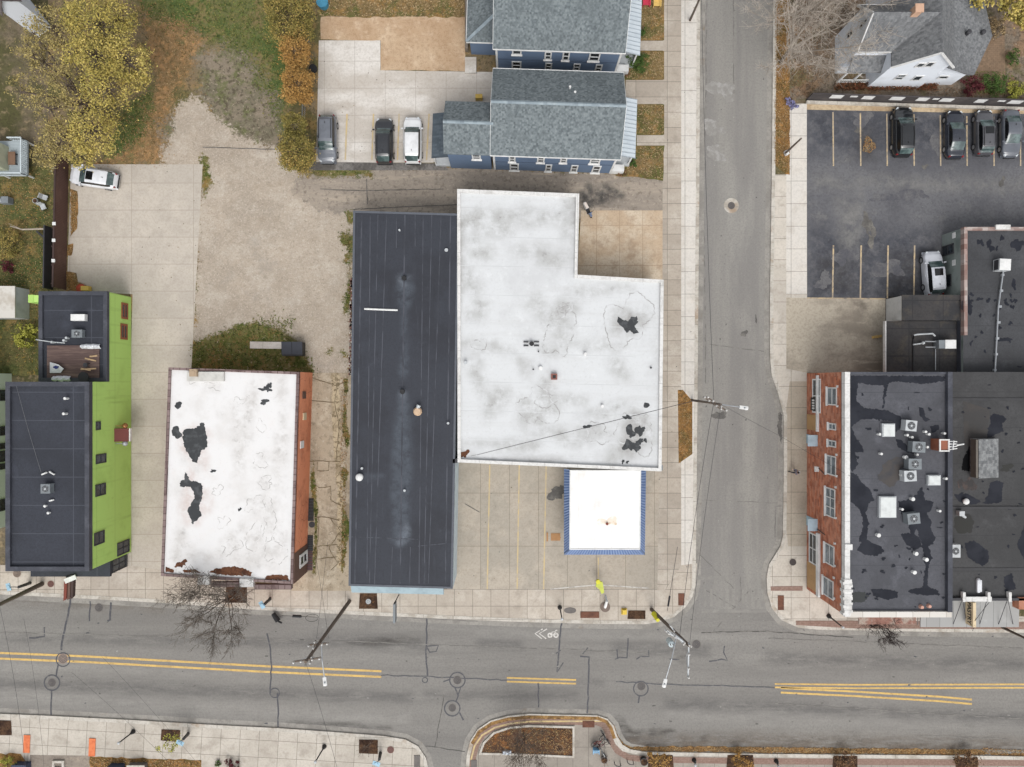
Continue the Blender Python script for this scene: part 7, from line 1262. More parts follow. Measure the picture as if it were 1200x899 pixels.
shrub('brown dry bush beside the dark green bush', 733, 84, 6, .8, lm_brown, 300, 44); shrub('brown low bush at the southern blue house\'s street corner', 728, 200, 7, .6, lm_brown, 320, 45)
shrub('yellow-green bush west of the green building\'s back roof', 28, 392, 14, 1.7, lm_lime, 700, 46, leaf=(.08, .17)); shrub('yellow-green clump at the left edge near the fallen branch', 8, 285, 20, 1.8, lm_olive, 1500, 47); shrub('wine-red bush at the left edge below the yellow clump', 8, 313, 9, 1.0, lm_wine, 450, 48)
shrub('dark red bush behind the parking lot fence', 1140, 100, 13, 1.4, lm_wine, 1000, 49); shrub('dark green bush behind the parking lot fence', 1166, 98, 15, 1.5, lm_green, 1100, 50); shrub('bright green bush at the right edge behind the fence', 1192, 106, 13, 1.3, lm_lime, 800, 51); shrub('straw-coloured bush beside the white house\'s east wing', 1166, 30, 13, 1.3, lm_dry, 900, 52)
shrub('loose green shrub in the narrow bed at the right edge', 1187, 66, 11, 1.2, lm_green, 420, 53); shrub('reddish hedge plant along the white house\'s south wall', 1030, 101, 9, .6, lm_wine, 0, 54) if False else None
leafy_tree('autumn_tree', 'golden tree at the top right corner', 1170, 14, [(1190, 6, 4, 15, 1.2, 900, 0), (1205, 16, 4, 14, 1.2, 800, 0), (1150, -4, 4, 14, 1, 500, 0)], [lm_yel], 55, (.1, .2), (.15, 2.5))
# clipped russet hedge below the white house
rgn = np.random.default_rng(9)
pts = np.array([tuple(P(rgn.uniform(976, 1096), rgn.uniform(99, 107))) for _ in range(2600)]); pts[:, 2] = rgn.uniform(.12, .7, 2600)
hd = thing('hedge', 'low russet hedge along the south side of the white house', 'hedge', tuple(P(1036, 103))); leafmesh('foliage', pts, .05, .11, leafmat('russet_leaf', [C(92, 54, 38), C(134, 76, 50), C(78, 60, 36), C(150, 98, 62)]), hd, None, 9)
mb = MB(); [mb.tube((P(x, 103).x, P(x, 103).y, .1), (P(x, 103).x, P(x, 103).y, .5), .02, n=4) for x in range(978, 1096, 6)]; mb.build('stems', m_bark, hd)
bare_tree('bare_tree', 'bare grey tree spreading over the north kerb by the orange building', 279, 695, 6.6, 5.2, 11, 12, 4, .1, twig=surf('kerb_twig', C(122, 113, 104), [('n', C(98, 90, 82), dict(s=1, lo=.4, hi=.65))], .95, .1))
bare_tree('bare_tree', 'tall bare tree on the leaf verge left of the white house', 914, 74, 9, 8.0, 12, 10, 4, .2, twig=surf('pale_twig', C(192, 182, 170), [('n', C(150, 140, 128), dict(s=1, lo=.4, hi=.65))], .95, .1))
bare_tree('bare_tree', 'bare tree at the top edge beside the white house\'s west gable', 936, 28, 8, 7, 13, 10, 4, .18, twig=MATS['pale_twig'])
bare_tree('bare_tree', 'small bare tree in the curved planter bed at the bottom', 613, 859, 3.4, 4.2, 14, 10, 3, .06)
bare_tree('bare_tree', 'small dark bare tree below the brick building\'s south parapet', 1020, 728, 2.6, 2.8, 15, 9, 3, .05, twig=flat('dark_twig', C(56, 44, 42), .9))
bare_tree('bare_tree', 'young twiggy tree in the pit at the bottom of the stub street corner', 432, 873, 1.6, 1.5, 16, 6, 1, .035)
leafy_tree('young_tree', 'thin yellowing young tree by the black sign post on the south pavement', 202, 862, [(194, 874, 2.2, 12, .5, 260, 0), (203, 868, 1.8, 8, .4, 120, 0)], [lm_lime], 57, (.05, .12), (.04, 1.4))
for i, (x, mt, lb) in enumerate(((772, lm_org, 'bushy orange tree in the leftmost pit of the bottom right pavement'), (868, lm_org, 'bushy brown-orange tree in the pit right of the black post'), (990, lm_brown, 'low brown shrub in the third pit of the bottom right pavement'), (1132, lm_brown, 'low brown shrub in the rightmost pit of the bottom pavement'))):
    leafy_tree('small_tree', lb, x, 889, [(x + 2, 893, 1.0, 12, .5, 420, 0), (x - 5, 888, .8, 9, .4, 260, 0)], [mt], 60 + i, (.05, .11), (.04, .7), 'tree', 'small trees in the pavement pits')
mb = MB(); a = [P(12, 265, .8), P(26, 269, .9), P(58, 268, .7)]; mb.tube(a[0], a[1], .05, .08); mb.tube(a[1], a[2], .08, .1); mb.tube(a[1], P(10, 262, .9), .04, .02); tag(mb.build('fallen_branch', flat('pale_branch', C(176, 164, 150)), None, a[0]), 'pale dead branch lying across the overgrown yard to the brown fence', 'branch')
# litter, tufts and weeds (nobody could count them)
def litter(label, polys, n, mats, seed, z=ZB + .05, size=(.035, .075), name='fallen_leaves', cat='leaves', spread=0):
    rg = random.Random(seed); pts = []; A = []
    for p in polys:
        xs = [q[0] for q in p]; ys = [q[1] for q in p]; A.append(abs(sum(p[i][0] * p[i - 1][1] - p[i - 1][0] * p[i][1] for i in range(len(p)))))
    for p, a in zip(polys, A):
        for q in sample(p, int(n * a / sum(A)), rg): v = P(q[0] + rg.gauss(0, spread), q[1] + rg.gauss(0, spread)); pts.append((v.x, v.y, z + rg.uniform(0, .05)))
    o = leafmesh(name, pts, size[0], size[1], mats, None, pts[0], seed, .75); return tag(o, label, cat, None, 'stuff')
litter('orange leaves piled along the curved bay kerb and the south-east gutter', [[(712, 842), (719, 850), (724, 862), (731, 871), (742, 876), (742, 880), (733, 876), (724, 868), (718, 856)], [(740, 875), (900, 875.5), (1150, 878), (1150, 884), (900, 882.5), (742, 880)], [(572, 850), (585, 842), (602, 838.5), (700, 840.5), (700, 843), (604, 842), (588, 846)], [(1150, 876), (1200, 879), (1200, 885), (1150, 884)]], 5200, lm_litter, 70, .03)
litter('brown and orange leaves covering the curved planter bed', [[(562, 882), (568, 868), (580, 857), (598, 851), (620, 850), (671, 851), (671, 885)], [(620, 852), (671, 852), (671, 884), (630, 880)]], 1700, [lm_litter, lm_brown][0:1], 71, ZB + .09)
litter('orange leaf drift on the verge beside the bare tree', [[(908, -5), (925, -5), (925, 202), (921, 204), (907, 192)]], 3600, lm_litter, 72)
litter('leaf drift along the brown fence on the west driveway', [[(83, 222), (92, 224), (91, 268), (84, 277)], [(80, 288), (87, 286), (85, 300), (80, 300)], [(79, 318), (90, 320), (92, 330), (107, 336), (105, 342), (79, 341)]], 1500, lm_litter, 73, ZB + .03)
litter('fallen leaves scattered over the north-west lawn', [[(150, 5), (235, 25), (225, 90), (200, 120), (195, 190), (110, 194), (140, 150), (180, 100), (170, 60)]], 3400, [lm_litter], 74, spread=6)
litter('fallen leaves and weeds over the left yard', [[(0, 205), (64, 200), (60, 340), (46, 430), (20, 430), (0, 320)]], 2600, [lm_litter], 75, spread=6)
litter('green tufts over the north-west lawn', [[(150, -4), (330, -4), (335, 70), (332, 150), (310, 120), (280, 60), (230, 40), (180, 30)], [(145, 130), (178, 100), (180, 130), (165, 160), (140, 185)]], 3600, lm_grass, 76, ZB + .04, (.05, .12), 'grass', 'grass', 7)
litter('weeds growing along the orange building and the long dark roof', [[(226, 405), (256, 390), (300, 380), (330, 388), (345, 402), (336, 408), (334, 432), (226, 430)], [(352, 420), (362, 420), (372, 438), (360, 438)], blob(409, 282, 6, 14, 3, .4), blob(411, 350, 4, 22, 4, .35), [(300, 372), (345, 372), (345, 385), (300, 385)]], 2400, lm_grass, 77, ZB + .05, (.05, .12), 'weeds', 'weeds', 3.5)
litter('dry grass on the small front lawns of the blue houses', [[(746, 2), (777, 2), (777, 47), (746, 47)], [(730, 62), (777, 62), (777, 93), (734, 93)], [(745, 124), (777, 124), (777, 157), (745, 157)], [(720, 190), (746, 173), (777, 173), (776, 210), (724, 204)]], 2600, lm_dry, 78, ZB + .04, (.04, .09), 'dry_grass', 'grass')
litter('leaves along the mossy edge of the cracked alley', [[(400, 442), (408, 442), (405, 664), (398, 664)]], 900, lm_litter, 79)
litter('orange leaves on the small pavement verge', [[(795, 459), (800, 459), (810, 471), (810, 531), (796, 541)]], 700, lm_litter, 80)
litter('orange leaf bed at the bottom left edge', [[(107, 888), (236, 891), (236, 900), (107, 900)]], 800, lm_litter, 81, ZB + .06, (.05, .1))
litter('brown leaves in the white house\'s front yard', [[(926, 2), (990, 2), (985, 60), (970, 98), (945, 112), (926, 118)], [(1000, 107), (1200, 116), (1200, 108), (1120, 104)]], 2600, lm_brown, 82)
litter('dead leaves heaped on an empty bay of the dark parking lot', [blob(1017, 171, 6, 11, 4, .25)], 420, lm_litter, 83, ZB + .04)
litter('brown leaves and straw on the rough lawn above the straw lot', [[(374, 0), (545, 0), (545, 20), (374, 20)]], 1500, lm_dry, 84, ZB + .04, (.05, .1), 'dry_grass', 'grass')
litter('green weeds on the yellow-green ground left of the white house drive', [[(1130, 85), (1180, 84), (1200, 100), (1200, 112), (1130, 110)]], 700, lm_grass, 85, ZB + .04, (.05, .1), 'weeds', 'weeds')
# ------------------------------------------------------------------ poles, wires, street furniture
m_wood = flat('weathered_pole', C(112, 100, 90), .95); m_insul = flat('insulator', C(206, 204, 200), .4); m_wire = flat('cable', C(62, 62, 64), .6)
def pole(label, px, py, h, lean=(0, 0), r=.16, arms=(), lamp=None, transf=None, cat='utility pole', arm2=None):
    b = P(px, py); t = Vector((b.x + lean[0], b.y + lean[1], h)); r_ = thing('utility_pole', label, cat, (b.x, b.y, ZB), 'utility poles'); mb = MB(); mb.tube((b.x, b.y, 0), t, r, r * .68, 12); mb.build('shaft', m_wood, r_)
    for (hh, ang, ln, *of) in arms:
        c = Vector((b.x, b.y, 0)).lerp(t, hh / h); d = Vector((cos(ang), sin(ang), 0)); c = c + d * (of[0] if of else 0); mb = MB(); mb.bar(c - d * ln / 2 + Vector((0, 0, .12)), c + d * ln / 2 + Vector((0, 0, .12)), .12, .12); ar = mb.build('crossarm', arm2 or m_wood, r_)
        mb = MB()
        for k in (-.46, -.2, .2, .46): v = c + d * ln * k; mb.cyl(v.x, v.y, hh + .18, hh + .42, .07, 8); mb.dome(v.x, v.y, hh + .42, .09, .06, 8, 2)
        mb.build('insulator', m_insul, ar)
        mb = MB(); mb.bar(c - d * ln * .3 + Vector((0, 0, .08)), c + Vector((0, 0, -.7)), .04, .04); mb.bar(c + d * ln * .3 + Vector((0, 0, .08)), c + Vector((0, 0, -.7)), .04, .04); mb.build('brace', m_steel, ar)
    if lamp:
        hh, lx, ly = lamp; e = P(lx, ly, hh + .3); c = Vector((b.x, b.y, 0)).lerp(t, hh / h); mb = MB(); mb.path([c, c.lerp(e, .5) + Vector((0, 0, .25)), e], .05, 6); ar = mb.build('lamp_arm', m_steel, r_)
        d = (e - c).normalized(); mb = MB(); q = d.to_track_quat('X', 'Z').to_matrix(); mb.obox(e + d * .2, .75, .32, .14, mat=q); mb.dome((e + d * .42).x, (e + d * .42).y, e.z + .05, .2, .1, 10, 3); hd_ = mb.build('lamp_head', m_wtrim, ar)
        mb = MB(); p_ = e + d * .25; mb.cyl(p_.x, p_.y, e.z + .06, e.z + .16, .07, 8); mb.build('photocell', m_midgrey, hd_)
    if transf:
        hh, tx, ty = transf; e = P(tx, ty, hh); mb = MB(); mb.cyl(e.x, e.y, hh - 1.0, hh, .29, 16); mb.dome(e.x, e.y, hh, .29, .08, 16, 2); tr = mb.build('transformer', flat('pale_transformer', C(190, 204, 208), .4), r_); mb = MB()
        for a in (-.12, .12): mb.cyl(e.x + a, e.y, hh + .02, hh + .3, .04, 6)
        mb.build('bushing', m_brown, tr)
    return r_, t
def top(px, py, h): return P(px, py, h)
bA = P(410, 704); tA = P(358, 776, 12.5)
pole('wooden utility pole with a long-armed street lamp on the north kerb left of centre', 410, 704, 12.5, ((tA - bA).x, (tA - bA).y), .19, ((12.0, .15, 2.4), (10.6, 1.35, 2.0), (9.2, .1, 1.8)), (8.6, 380.5, 796))
bB = P(763, 714); tB = P(808, 757, 11.5)
pole('corner utility pole carrying a pale transformer, street lamp and crossarms', 763, 714, 11.5, ((tB - bB).x, (tB - bB).y), .19, ((11.2, 1.55, 3.0, -1.3), (10.6, -.52, 2.4, -.7), (9.9, -.52, 2.4, -.7), (7.6, -.95, 2.2, .2)), (8.2, 779.5, 798), (8.3, 787, 755), arm2=m_lgrey)
bC = P(810.5, 469); tC = P(845, 474, 9.6)
pole('utility pole with angled crossarms on the west kerb of the side street', 810.5, 469, 9.6, ((tC - bC).x, (tC - bC).y), .13, ((8.2, -.62, 2.2), (6.9, -.62, 2.0)), (8.0, 869, 477.5))
bE = P(920, 180); tE = P(941, 160.5, 6.5)
pole('short dark pole with a pale cap at its foot on the leaf verge', 919.5, 180.5, 6.2, ((tE - bE).x, (tE - bE).y), .12)
mb = MB(); p = P(919.5, 180.5); mb.obox((p.x, p.y - .05, .5), .3, .45, .5, .3); tag(mb.build('pole_marker', m_wtrim, None, p), 'white box at the foot of the short dark pole on the leaf verge', 'box')
bF = P(808.5, 24); tF = P(822, -6, 8.5); pole('dark pole at the top edge on the west pavement', 808.5, 24, 8.5, ((tF - bF).x, (tF - bF).y), .12)
bG = P(50, 684); tG = P(-8, 712, 8.5); pole('thick dark pole leaning out of the left edge over the pavement', 50, 684, 8.5, ((tG - bG).x, (tG - bG).y), .24)
bH = P(1174, 734); tH = P(1212, 752, 5); pole('dark pole cut by the right edge beside the sign', 1174, 735, 5, ((tH - bH).x, (tH - bH).y), .14)
def wire(label, pts, r=.014, sag=.5, grp='overhead cables'):
    mb = MB(); out = []
    for a, b in zip(pts, pts[1:]):
        a, b = Vector(a), Vector(b)
        for i in range(10): t_ = i / 10; v = a.lerp(b, t_); v.z -= sag * 4 * t_ * (1 - t_); out.append(tuple(v))
    out.append(tuple(pts[-1])); mb.path(out, r, 4); return tag(mb.build('cable', m_wire, None, out[0]), label, 'cable', grp)
for k, (dx, hh) in enumerate(((0, 8.3), (1.2, 8.25))):
    wire(('upper' if k == 0 else 'lower') + ' service cable crossing the white roof to the side street pole', [P(552 + dx * 6, 534.5 - dx, 5.3), P(818 + dx, 468.5, 7.4)], .013, .1)
def vv(t, hh, h, b): return Vector((b.x, b.y, 0)).lerp(t, hh / h)
wire('cable from the left kerb pole to the lower left edge', [tA, P(395, 900, 6.5)], .016, .2); wire('cable from the corner pole to the side street pole, outermost', [tB, tC], .016, .5); wire('cable from the corner pole to the side street pole, inner low', [vv(tB, 8.9, 11.5, bB), vv(tC, 7.4, 9.6, bC)], .02, .6)
wire('cable along the gutter side from the side street pole to the top pole', [vv(tC, 7.5, 9.6, bC), tF], .02, .4); wire('thin drop cable from the side street pole east over the street', [tC, P(916, 512, 6), P(1000, 560, 8.9)], .012, .3)
wire('pair of thin cables crossing the lower left street, left one', [P(0, 712, 8.2), P(30, 900, 7)], .016, .3); wire('pair of thin cables crossing the lower left street, right one', [P(28, 726, 8), P(52, 905, 7)], .012, .3)
for k in range(2): wire(('left' if k == 0 else 'right') + ' of two thin lines from the left kerb pole up to the cracked alley', [P(368 + k * 16, 640 - k * 5, 4.6), P(385 - k * 14, 748, 10)], .012, .1)
wire('drop cable from the street lamp side of the left pole toward the yellow line', [P(84, 788, 7), P(210, 905, 6.5)], .01, .2); wire('faint cable beside the drop cable in the lower left street', [P(120, 770, 7), P(240, 905, 6.5)], .01, .2)
mb = MB(); a, b = P(794, 641, .3), P(783, 704, 2.4); c = P(782, 716, 4.5); mb.tube(a, c, .022, n=6); p1, p2 = a.lerp(c, .78), a.lerp(c, .93); mb.tube(p1, p2, .09, n=8); tag(mb.build('guy_wire', m_dtrim, None, a), 'guy wire with a dark strain insulator anchored in the corner pavement', 'guy wire')
# yellow guards
p = P(767.5, 722); mb = MB(); z_ = 2.4; mb.tube(P(766, 719, 1.9), P(771, 727, 2.9), .26, .2, 10); tag(mb.build('pole_sign', flat('hi_vis_yellow', C(226, 220, 50), .6), None, P(767, 722)), 'bright yellow sleeve wrapped round the corner utility pole', 'sleeve')
r = thing('hydrant_post', 'white post with a lime yellow pennant on a round brown base in the forecourt pavement', 'post', tuple(P(709, 711)))
mb = MB(); b = P(709, 711); mb.cyl(b.x, b.y, ZB + .045, ZB + .1, .5, 20); mb.build('base', flat('brown_base', C(120, 104, 94)), r)
mb = MB(); mb.tube((b.x, b.y, .1), (b.x + .05, b.y + .9, 1.1), .16, .13, 12); mb.build('shaft', m_wtrim, r)
mb = MB(); mb.tube((b.x + .05, b.y + .9, 1.1), (b.x - .15, b.y + 1.6, 1.4), .06); mb.build('arm', m_midgrey, r)
mb = MB(); q = [(702, 681), (706, 682), (707, 688), (708, 694), (705, 696), (702, 690), (698, 687), (699, 682)]; mb.prism(W(q, 1.4), 1.3, 1.5); mb.build('pennant', flat('lime_yellow', C(206, 214, 96)), r)
p = P(701, 682, 1.55); mb = MB(); mb.cyl(p.x, p.y, 1.3, 1.62, .22, 12); mb.build('cap', MATS['hi_vis_yellow'], r)
mb = MB(); p = P(731, 716); mb.obox((p.x, p.y, ZB + .09), .55, .62, .1); mb.obox((p.x, p.y, ZB + .25), .4, .45, .25); tag(mb.build('utility_box', flat('mustard', C(222, 190, 74)), None, p), 'small yellow utility box on the kerb left of the tree pit', 'utility box')
def lamp_post(label, px, py, tx, ty, h=3.3):
    b = P(px, py); t = P(tx, ty, h); r_ = thing('lamp_post', label, 'lamp post', (b.x, b.y, ZB), 'black lamp posts'); mb = MB(); mb.cyl(b.x, b.y, ZB + .04, .55, .24, 12, 0, .13); mb.build('base', m_black, r_); mb = MB(); mb.tube((b.x, b.y, .5), t, .075, .06, 8); mb.build('shaft', m_black, r_); mb = MB(); mb.cyl(t.x, t.y, h - .05, h + .18, .09, 8, 0, .13); mb.dome(t.x, t.y, h + .18, .14, .1, 10, 3); mb.build('lantern', m_lgrey, r_); return r_
lamp_post('black lamp post on the north kerb by the tactile paving', 656, 711.5, 658.5, 725, 3.4); lamp_post('black lamp post on the pavement at the brick building\'s corner', 970.5, 721.5, 987, 734.5, 3.4); lamp_post('black lamp post on the south pavement left of the square pit', 380.5, 874, 370, 892, 3.2); lamp_post('thin lamp post on the south pavement near the orange strip', 157, 856.5, 140, 870, 2.6)
def sign_post(label, px, py, tx, ty, bx, by, h=2.6, col=(168, 204, 224)):
    b = P(px, py); t = P(tx, ty, h); r_ = thing('sign_post', label, 'sign post', (b.x, b.y, ZB), 'black sign posts with pale blue panels'); mb = MB(); mb.tube((b.x, b.y, .1), t, .17, .14, 10); mb.build('post', m_black, r_)
    e = P(bx, by, h + .1); mb = MB(); mb.tube(t, e, .04); mb.build('arm', m_dtrim, r_); mb = MB(); d = (e - t).normalized(); mb.obox(e, .4, .75, .06, atan2(d.y, d.x) + .3); mb.obox(e + Vector((0, 0, .06)), .3, .3, .08, .5); mb.build('panel', flat('pale_blue_panel', C(*col)), r_); return r_
sign_post('black post with a pale blue panel on the pavement beside the thick leaning pole', 36, 683, 22, 688, 10, 688); sign_post('black post with a pale blue panel on the pavement under the bare grey tree', 317, 701.5, 310, 708, 307, 709); sign_post('black post with a blue panel on the south pavement beside the thin young tree', 221, 859.5, 215, 866, 211, 870.5); sign_post('slim post with a teal panel at the bottom edge near the stub street', 446, 882, 444.5, 890, 441, 895, 1.9, (120, 178, 176))
mb = MB(); a, b = P(320, 719, .4), P(326, 728, .5); mb.tube(a, b, .22, .28, 10); mb.tube(b, P(330, 730, .6), .1); tag(mb.build('rubbish_sack', m_black, None, a), 'black sack at the kerb beside the bare grey tree', 'sack')
mb = MB(); a, b = P(343, 722, 4), P(353, 722.5, 4); mb.tube(a, b, .14, n=8); mb.tube(P(330, 721.5, 4), a, .025); x, y, _ = P(366, 723.5, 4); pts = [(x + .6 * cos(k * .35), y + .32 * sin(k * .35), 4 + .02 * k) for k in range(19)]; mb.path([tuple(b)] + pts, .02, 4); tag(mb.build('cable_closure', m_black, None, a), 'black splice closure with a loop of slack cable over the north kerb', 'cable')
mb = MB(); z_ = 3.0
r = thing('projecting_sign', 'brown slatted sign with a white top board hanging over the kerb before the green building', 'sign', tuple(P(82, 690)))
for k, (x0, x1, mt) in enumerate(((75, 78.5, m_rust), (79.5, 82.5, m_brown), (83.2, 86, MATS['dark_brown']))): mb = MB(); mb.prism(W([(x0 + .8, 680), (x1 + .8, 680), (x1, 701 + k * -1), (x0, 704 - k)], 3.4), 3.1, 3.5); mb.build('slat', mt, r)
mb = MB(); a, b = P(76, 681.5, 3.6), P(89, 676, 3.6); mb.bar(a, b, .45, .1); mb.build('top_board', m_wtrim, r); mb = MB(); mb.tube(P(78, 676, 3.4), P(86, 673.5, 3.4), .1); mb.tube(P(82, 673, 3.4), P(82, 690, 3.45), .05); mb.build('bracket', m_black, r)
mb = MB(); a, b = P(467.5, 698), P(466, 722, 2.6); 
r = thing('street_sign', 'narrow grey panel sign seen edge-on in front of the long dark building', 'sign', tuple(P(467.5, 698))); mb.tube((P(467.5, 697).x, P(467.5, 697).y, ZB), (P(467.5, 697).x, P(467.5, 697).y, 3.0), .05, n=8); mb.build('post', m_black, r); mb = MB(); q = P(467.5, 697); mb.box(q.x - .1, q.y - 1.9, 2.0, q.x + .1, q.y - .05, 3.0); mb.build('panel', m_midgrey, r)
# manholes, grates, tactile pads, vault lids
def lid(name, label, px, py, rp, mat, z=ZB + .045, cat='manhole cover', rim_mat=None, rr=None):
    b = P(px, py); mb = MB()
    if rim_mat: mb.ring(b.x, b.y, z + .002, rp / S, rr / S, 28, 1)
    mb.ring(b.x, b.y, z + .004, 0.0, rp / S, 28, 0); 
    for k in range(1, 4): mb.ring(b.x, b.y, z + .008, rp / S * (k / 4 - .05), rp / S * (k / 4 + .04), 24, 2)
    return tag(mb.build(name, [mat, rim_mat or mat, m_dtrim], None, (b.x, b.y, z)), label, cat, 'covers in the ground')
m_iron = flat('cast_iron', C(112, 106, 102), .7); m_redlid = flat('red_lid', C(128, 84, 72))
lid('manhole_cover', 'manhole cover ringed by pale concrete in the side street', 857, 241, 4.3, m_iron, .012, 'manhole cover', m_kerb, 8.8); lid('manhole_cover', 'grey manhole cover right of the transformer pole in the main street', 816, 755, 5.2, m_iron, .02); lid('manhole_cover', 'manhole cover inside the tarred circle below the centre line, mid street', 530, 829.5, 4.6, m_iron, .02); lid('manhole_cover', 'manhole cover on the unpainted centre line, mid street', 536, 797, 5, m_iron, .02)
lid('manhole_cover', 'manhole cover inside the tarred circle at the far left of the main street', 61, 800, 4.8, m_iron, .02); lid('manhole_cover', 'grey cover between two tar marks near the north kerb, left', 116, 712, 5, m_iron, .02); lid('manhole_cover', 'manhole cover in the tarred cup below the corner pole', 751.5, 804, 5, m_iron, .02); lid('manhole_cover', 'patched manhole cover under the double yellow line, left', 74, 772, 6, flat('pinkish_lid', C(150, 132, 120)), .0165)
lid('ground_cover', 'brown round cover on the pavement before the brick corner building', 928.5, 658.5, 4, flat('dark_lid', C(84, 72, 68))); lid('ground_cover', 'reddish round cover on the pavement right of the thick leaning pole', 60.5, 684, 3.8, m_redlid); lid('ground_cover', 'large faint round cover at the pavement\'s left end', 21, 671.5, 4.8, flat('faded_lid', C(152, 132, 116))); lid('ground_cover', 'red-brown round cover on the south pavement beside the stub street', 458, 878, 4, m_redlid); lid('ground_cover', 'grey cover in the cracked alley beside the orange wall', 366, 614.5, 3.6, m_dtrim)
lid('pit_cover', 'small pale ring cover in the square pit before the long dark building', 432, 704.5, 3.0, m_lgrey, ZB + .05, 'cover'); mb = MB()
for lb, px, py, wx, wy, mt in (('brown tactile pad at the north kerb beside the black lamp post', 691, 720, 22, 7.5, m_warn), ('brown tactile pad at the rounded corner by the guy wire', 798, 702, 7, 14, m_warn), ('brown tactile pad on the brick building\'s rounded corner', 914.5, 706, 7, 17, m_warn), ('dark tactile pad on the left bank of the stub street', 489, 892, 7, 15, m_iron), ('dark tactile pad on the right bank of the stub street', 555.5, 896, 7, 12, m_iron), ('brown tactile pad on the bay pavement right of the planter', 689.5, 848, 14, 7.5, m_warn)):
    q = P(px, py); mb = MB(); mb.box(q.x - wx / 2 / S, q.y - wy / 2 / S, ZB + .0, q.x + wx / 2 / S, q.y + wy / 2 / S, ZB + .05)
    nx, ny = max(2, int(wx / 1.8)), max(2, int(wy / 1.8))
    for i in range(nx):
        for j in range(ny): x, y = q.x + (i - nx / 2 + .5) * wx / S / nx, q.y + (j - ny / 2 + .5) * wy / S / ny; mb.box(x - .02, y - .02, ZB + .05, x + .02, y + .02, ZB + .058)
    tag(mb.build('tactile_pad', mt, None, q), lb, 'tactile pad', 'tactile pads at the crossings')
mb = MB(); q = P(668, 715); mb.prism([tuple(P(668 + 6.5 * cos(a) * (1.1 if abs(cos(a)) > .5 else .9), 715 + 3.5 * sin(a)))[:2] for a in [2 * pi * k / 20 for k in range(20)]], ZB, ZB + .052); tag(mb.build('vault_lid', m_iron, None, q), 'oval grey vault lid right of the black lamp post on the north pavement', 'cover')
mb = MB(); q = P(651, 629); mb.obox((q.x, q.y, ZB + .05), .95, .75, .03); mb.obox((q.x - .85, q.y, ZB + .05), .16, .9, .04); [mb.obox((q.x + a, q.y, ZB + .07), .2, .4, .03, .7) for a in (-.25, .05, .35)]; tag(mb.build('pump_island', flat('ochre_stain', C(176, 132, 88)), None, q), 'small ochre lid with rusty marks left of the canopy', 'lid')
for k, (px, py, lb) in enumerate(((32.5, 871, 'orange mat on the south pavement, left of the pair'), (109, 875, 'orange mat on the south pavement, right of the pair'))):
    q = P(px, py); mb = MB(); mb.obox((q.x, q.y, ZB + .065), .66, 1.8, .035, -.04); tag(mb.build('orange_mat', surf('orange_mat', C(226, 128, 84), [('n', C(206, 106, 68), dict(s=1.6, lo=.45, hi=.65)), ('wave', C(236, 150, 106), dict(dir='Y', f=2.2, lo=.6, hi=.9, a=.5))]), None, q), lb, 'mat', 'orange mats')
# bin by the gravel, planter kerb, bikes, bench things
b = P(347, 409); r = thing('dumpster', 'black two-lid bin on the weedy ground behind the orange building', 'bin', (b.x, b.y, ZB)); mb = MB(); mb.box(b.x - 1.0, b.y - .75, .3, b.x + 1.02, b.y + .6, 1.3); mb.build('body', m_black, r)
for s in (0, 1): mb = MB(); x0 = b.x - 1.05 + s * 1.06; mb.add([(x0, b.y + .65, 1.42), (x0 + 1.02, b.y + .65, 1.42), (x0 + 1.02, b.y - .62, 1.33), (x0, b.y - .62, 1.33), (x0, b.y + .65, 1.36), (x0 + 1.02, b.y + .65, 1.36), (x0 + 1.02, b.y - .62, 1.27), (x0, b.y - .62, 1.27)], [[3, 2, 1, 0], [4, 5, 6, 7], [0, 1, 5, 4], [1, 2, 6, 5], [2, 3, 7, 6], [3, 0, 4, 7]]); mb.build('lid', flat('dark_blue_plastic', C(50, 54, 64), .5), r)
for x in (-.8, .8):
    for y in (-.55, .45): mb = MB(); mb.tube((b.x + x - .05, b.y + y, .2), (b.x + x + .05, b.y + y, .2), .1, n=10); mb.build('wheel', m_plast, r)
mb = MB(); a, c_ = P(294, 404.5), P(333, 405); mb.bar((a.x, a.y, ZB + .1), (c_.x, c_.y, ZB + .1), .7, .12); tag(mb.build('concrete_slab', m_park, None, a), 'pale concrete slab lying in the weeds left of the black bin', 'slab')
for k, (y0, y1, lb) in enumerate(((584, 610, 'black basement grate beside the orange wall, northern one'), (671 - 33, 671 - 8, 'black basement grate beside the orange wall, southern one'), (645, 668, 'reddish cellar hatch south of the grates beside the orange wall'))):
    if k == 1: y0, y1 = 627, 645
    a, c_ = P(361 - k * .6, y0), P(368 - k * .6, y1); mb = MB(); mb.box(a.x, c_.y, ZB + .02, c_.x, a.y, ZB + .1)
    for i in range(7): y = c_.y + (a.y - c_.y) * (i + .5) / 7; mb.box(a.x, y - .03, ZB + .1, c_.x, y + .03, ZB + .13, 1)
    tag(mb.build('cellar_grate', [m_black if k < 2 else flat('reddish_hatch', C(92, 62, 60)), m_dtrim], None, a), lb, 'grate')
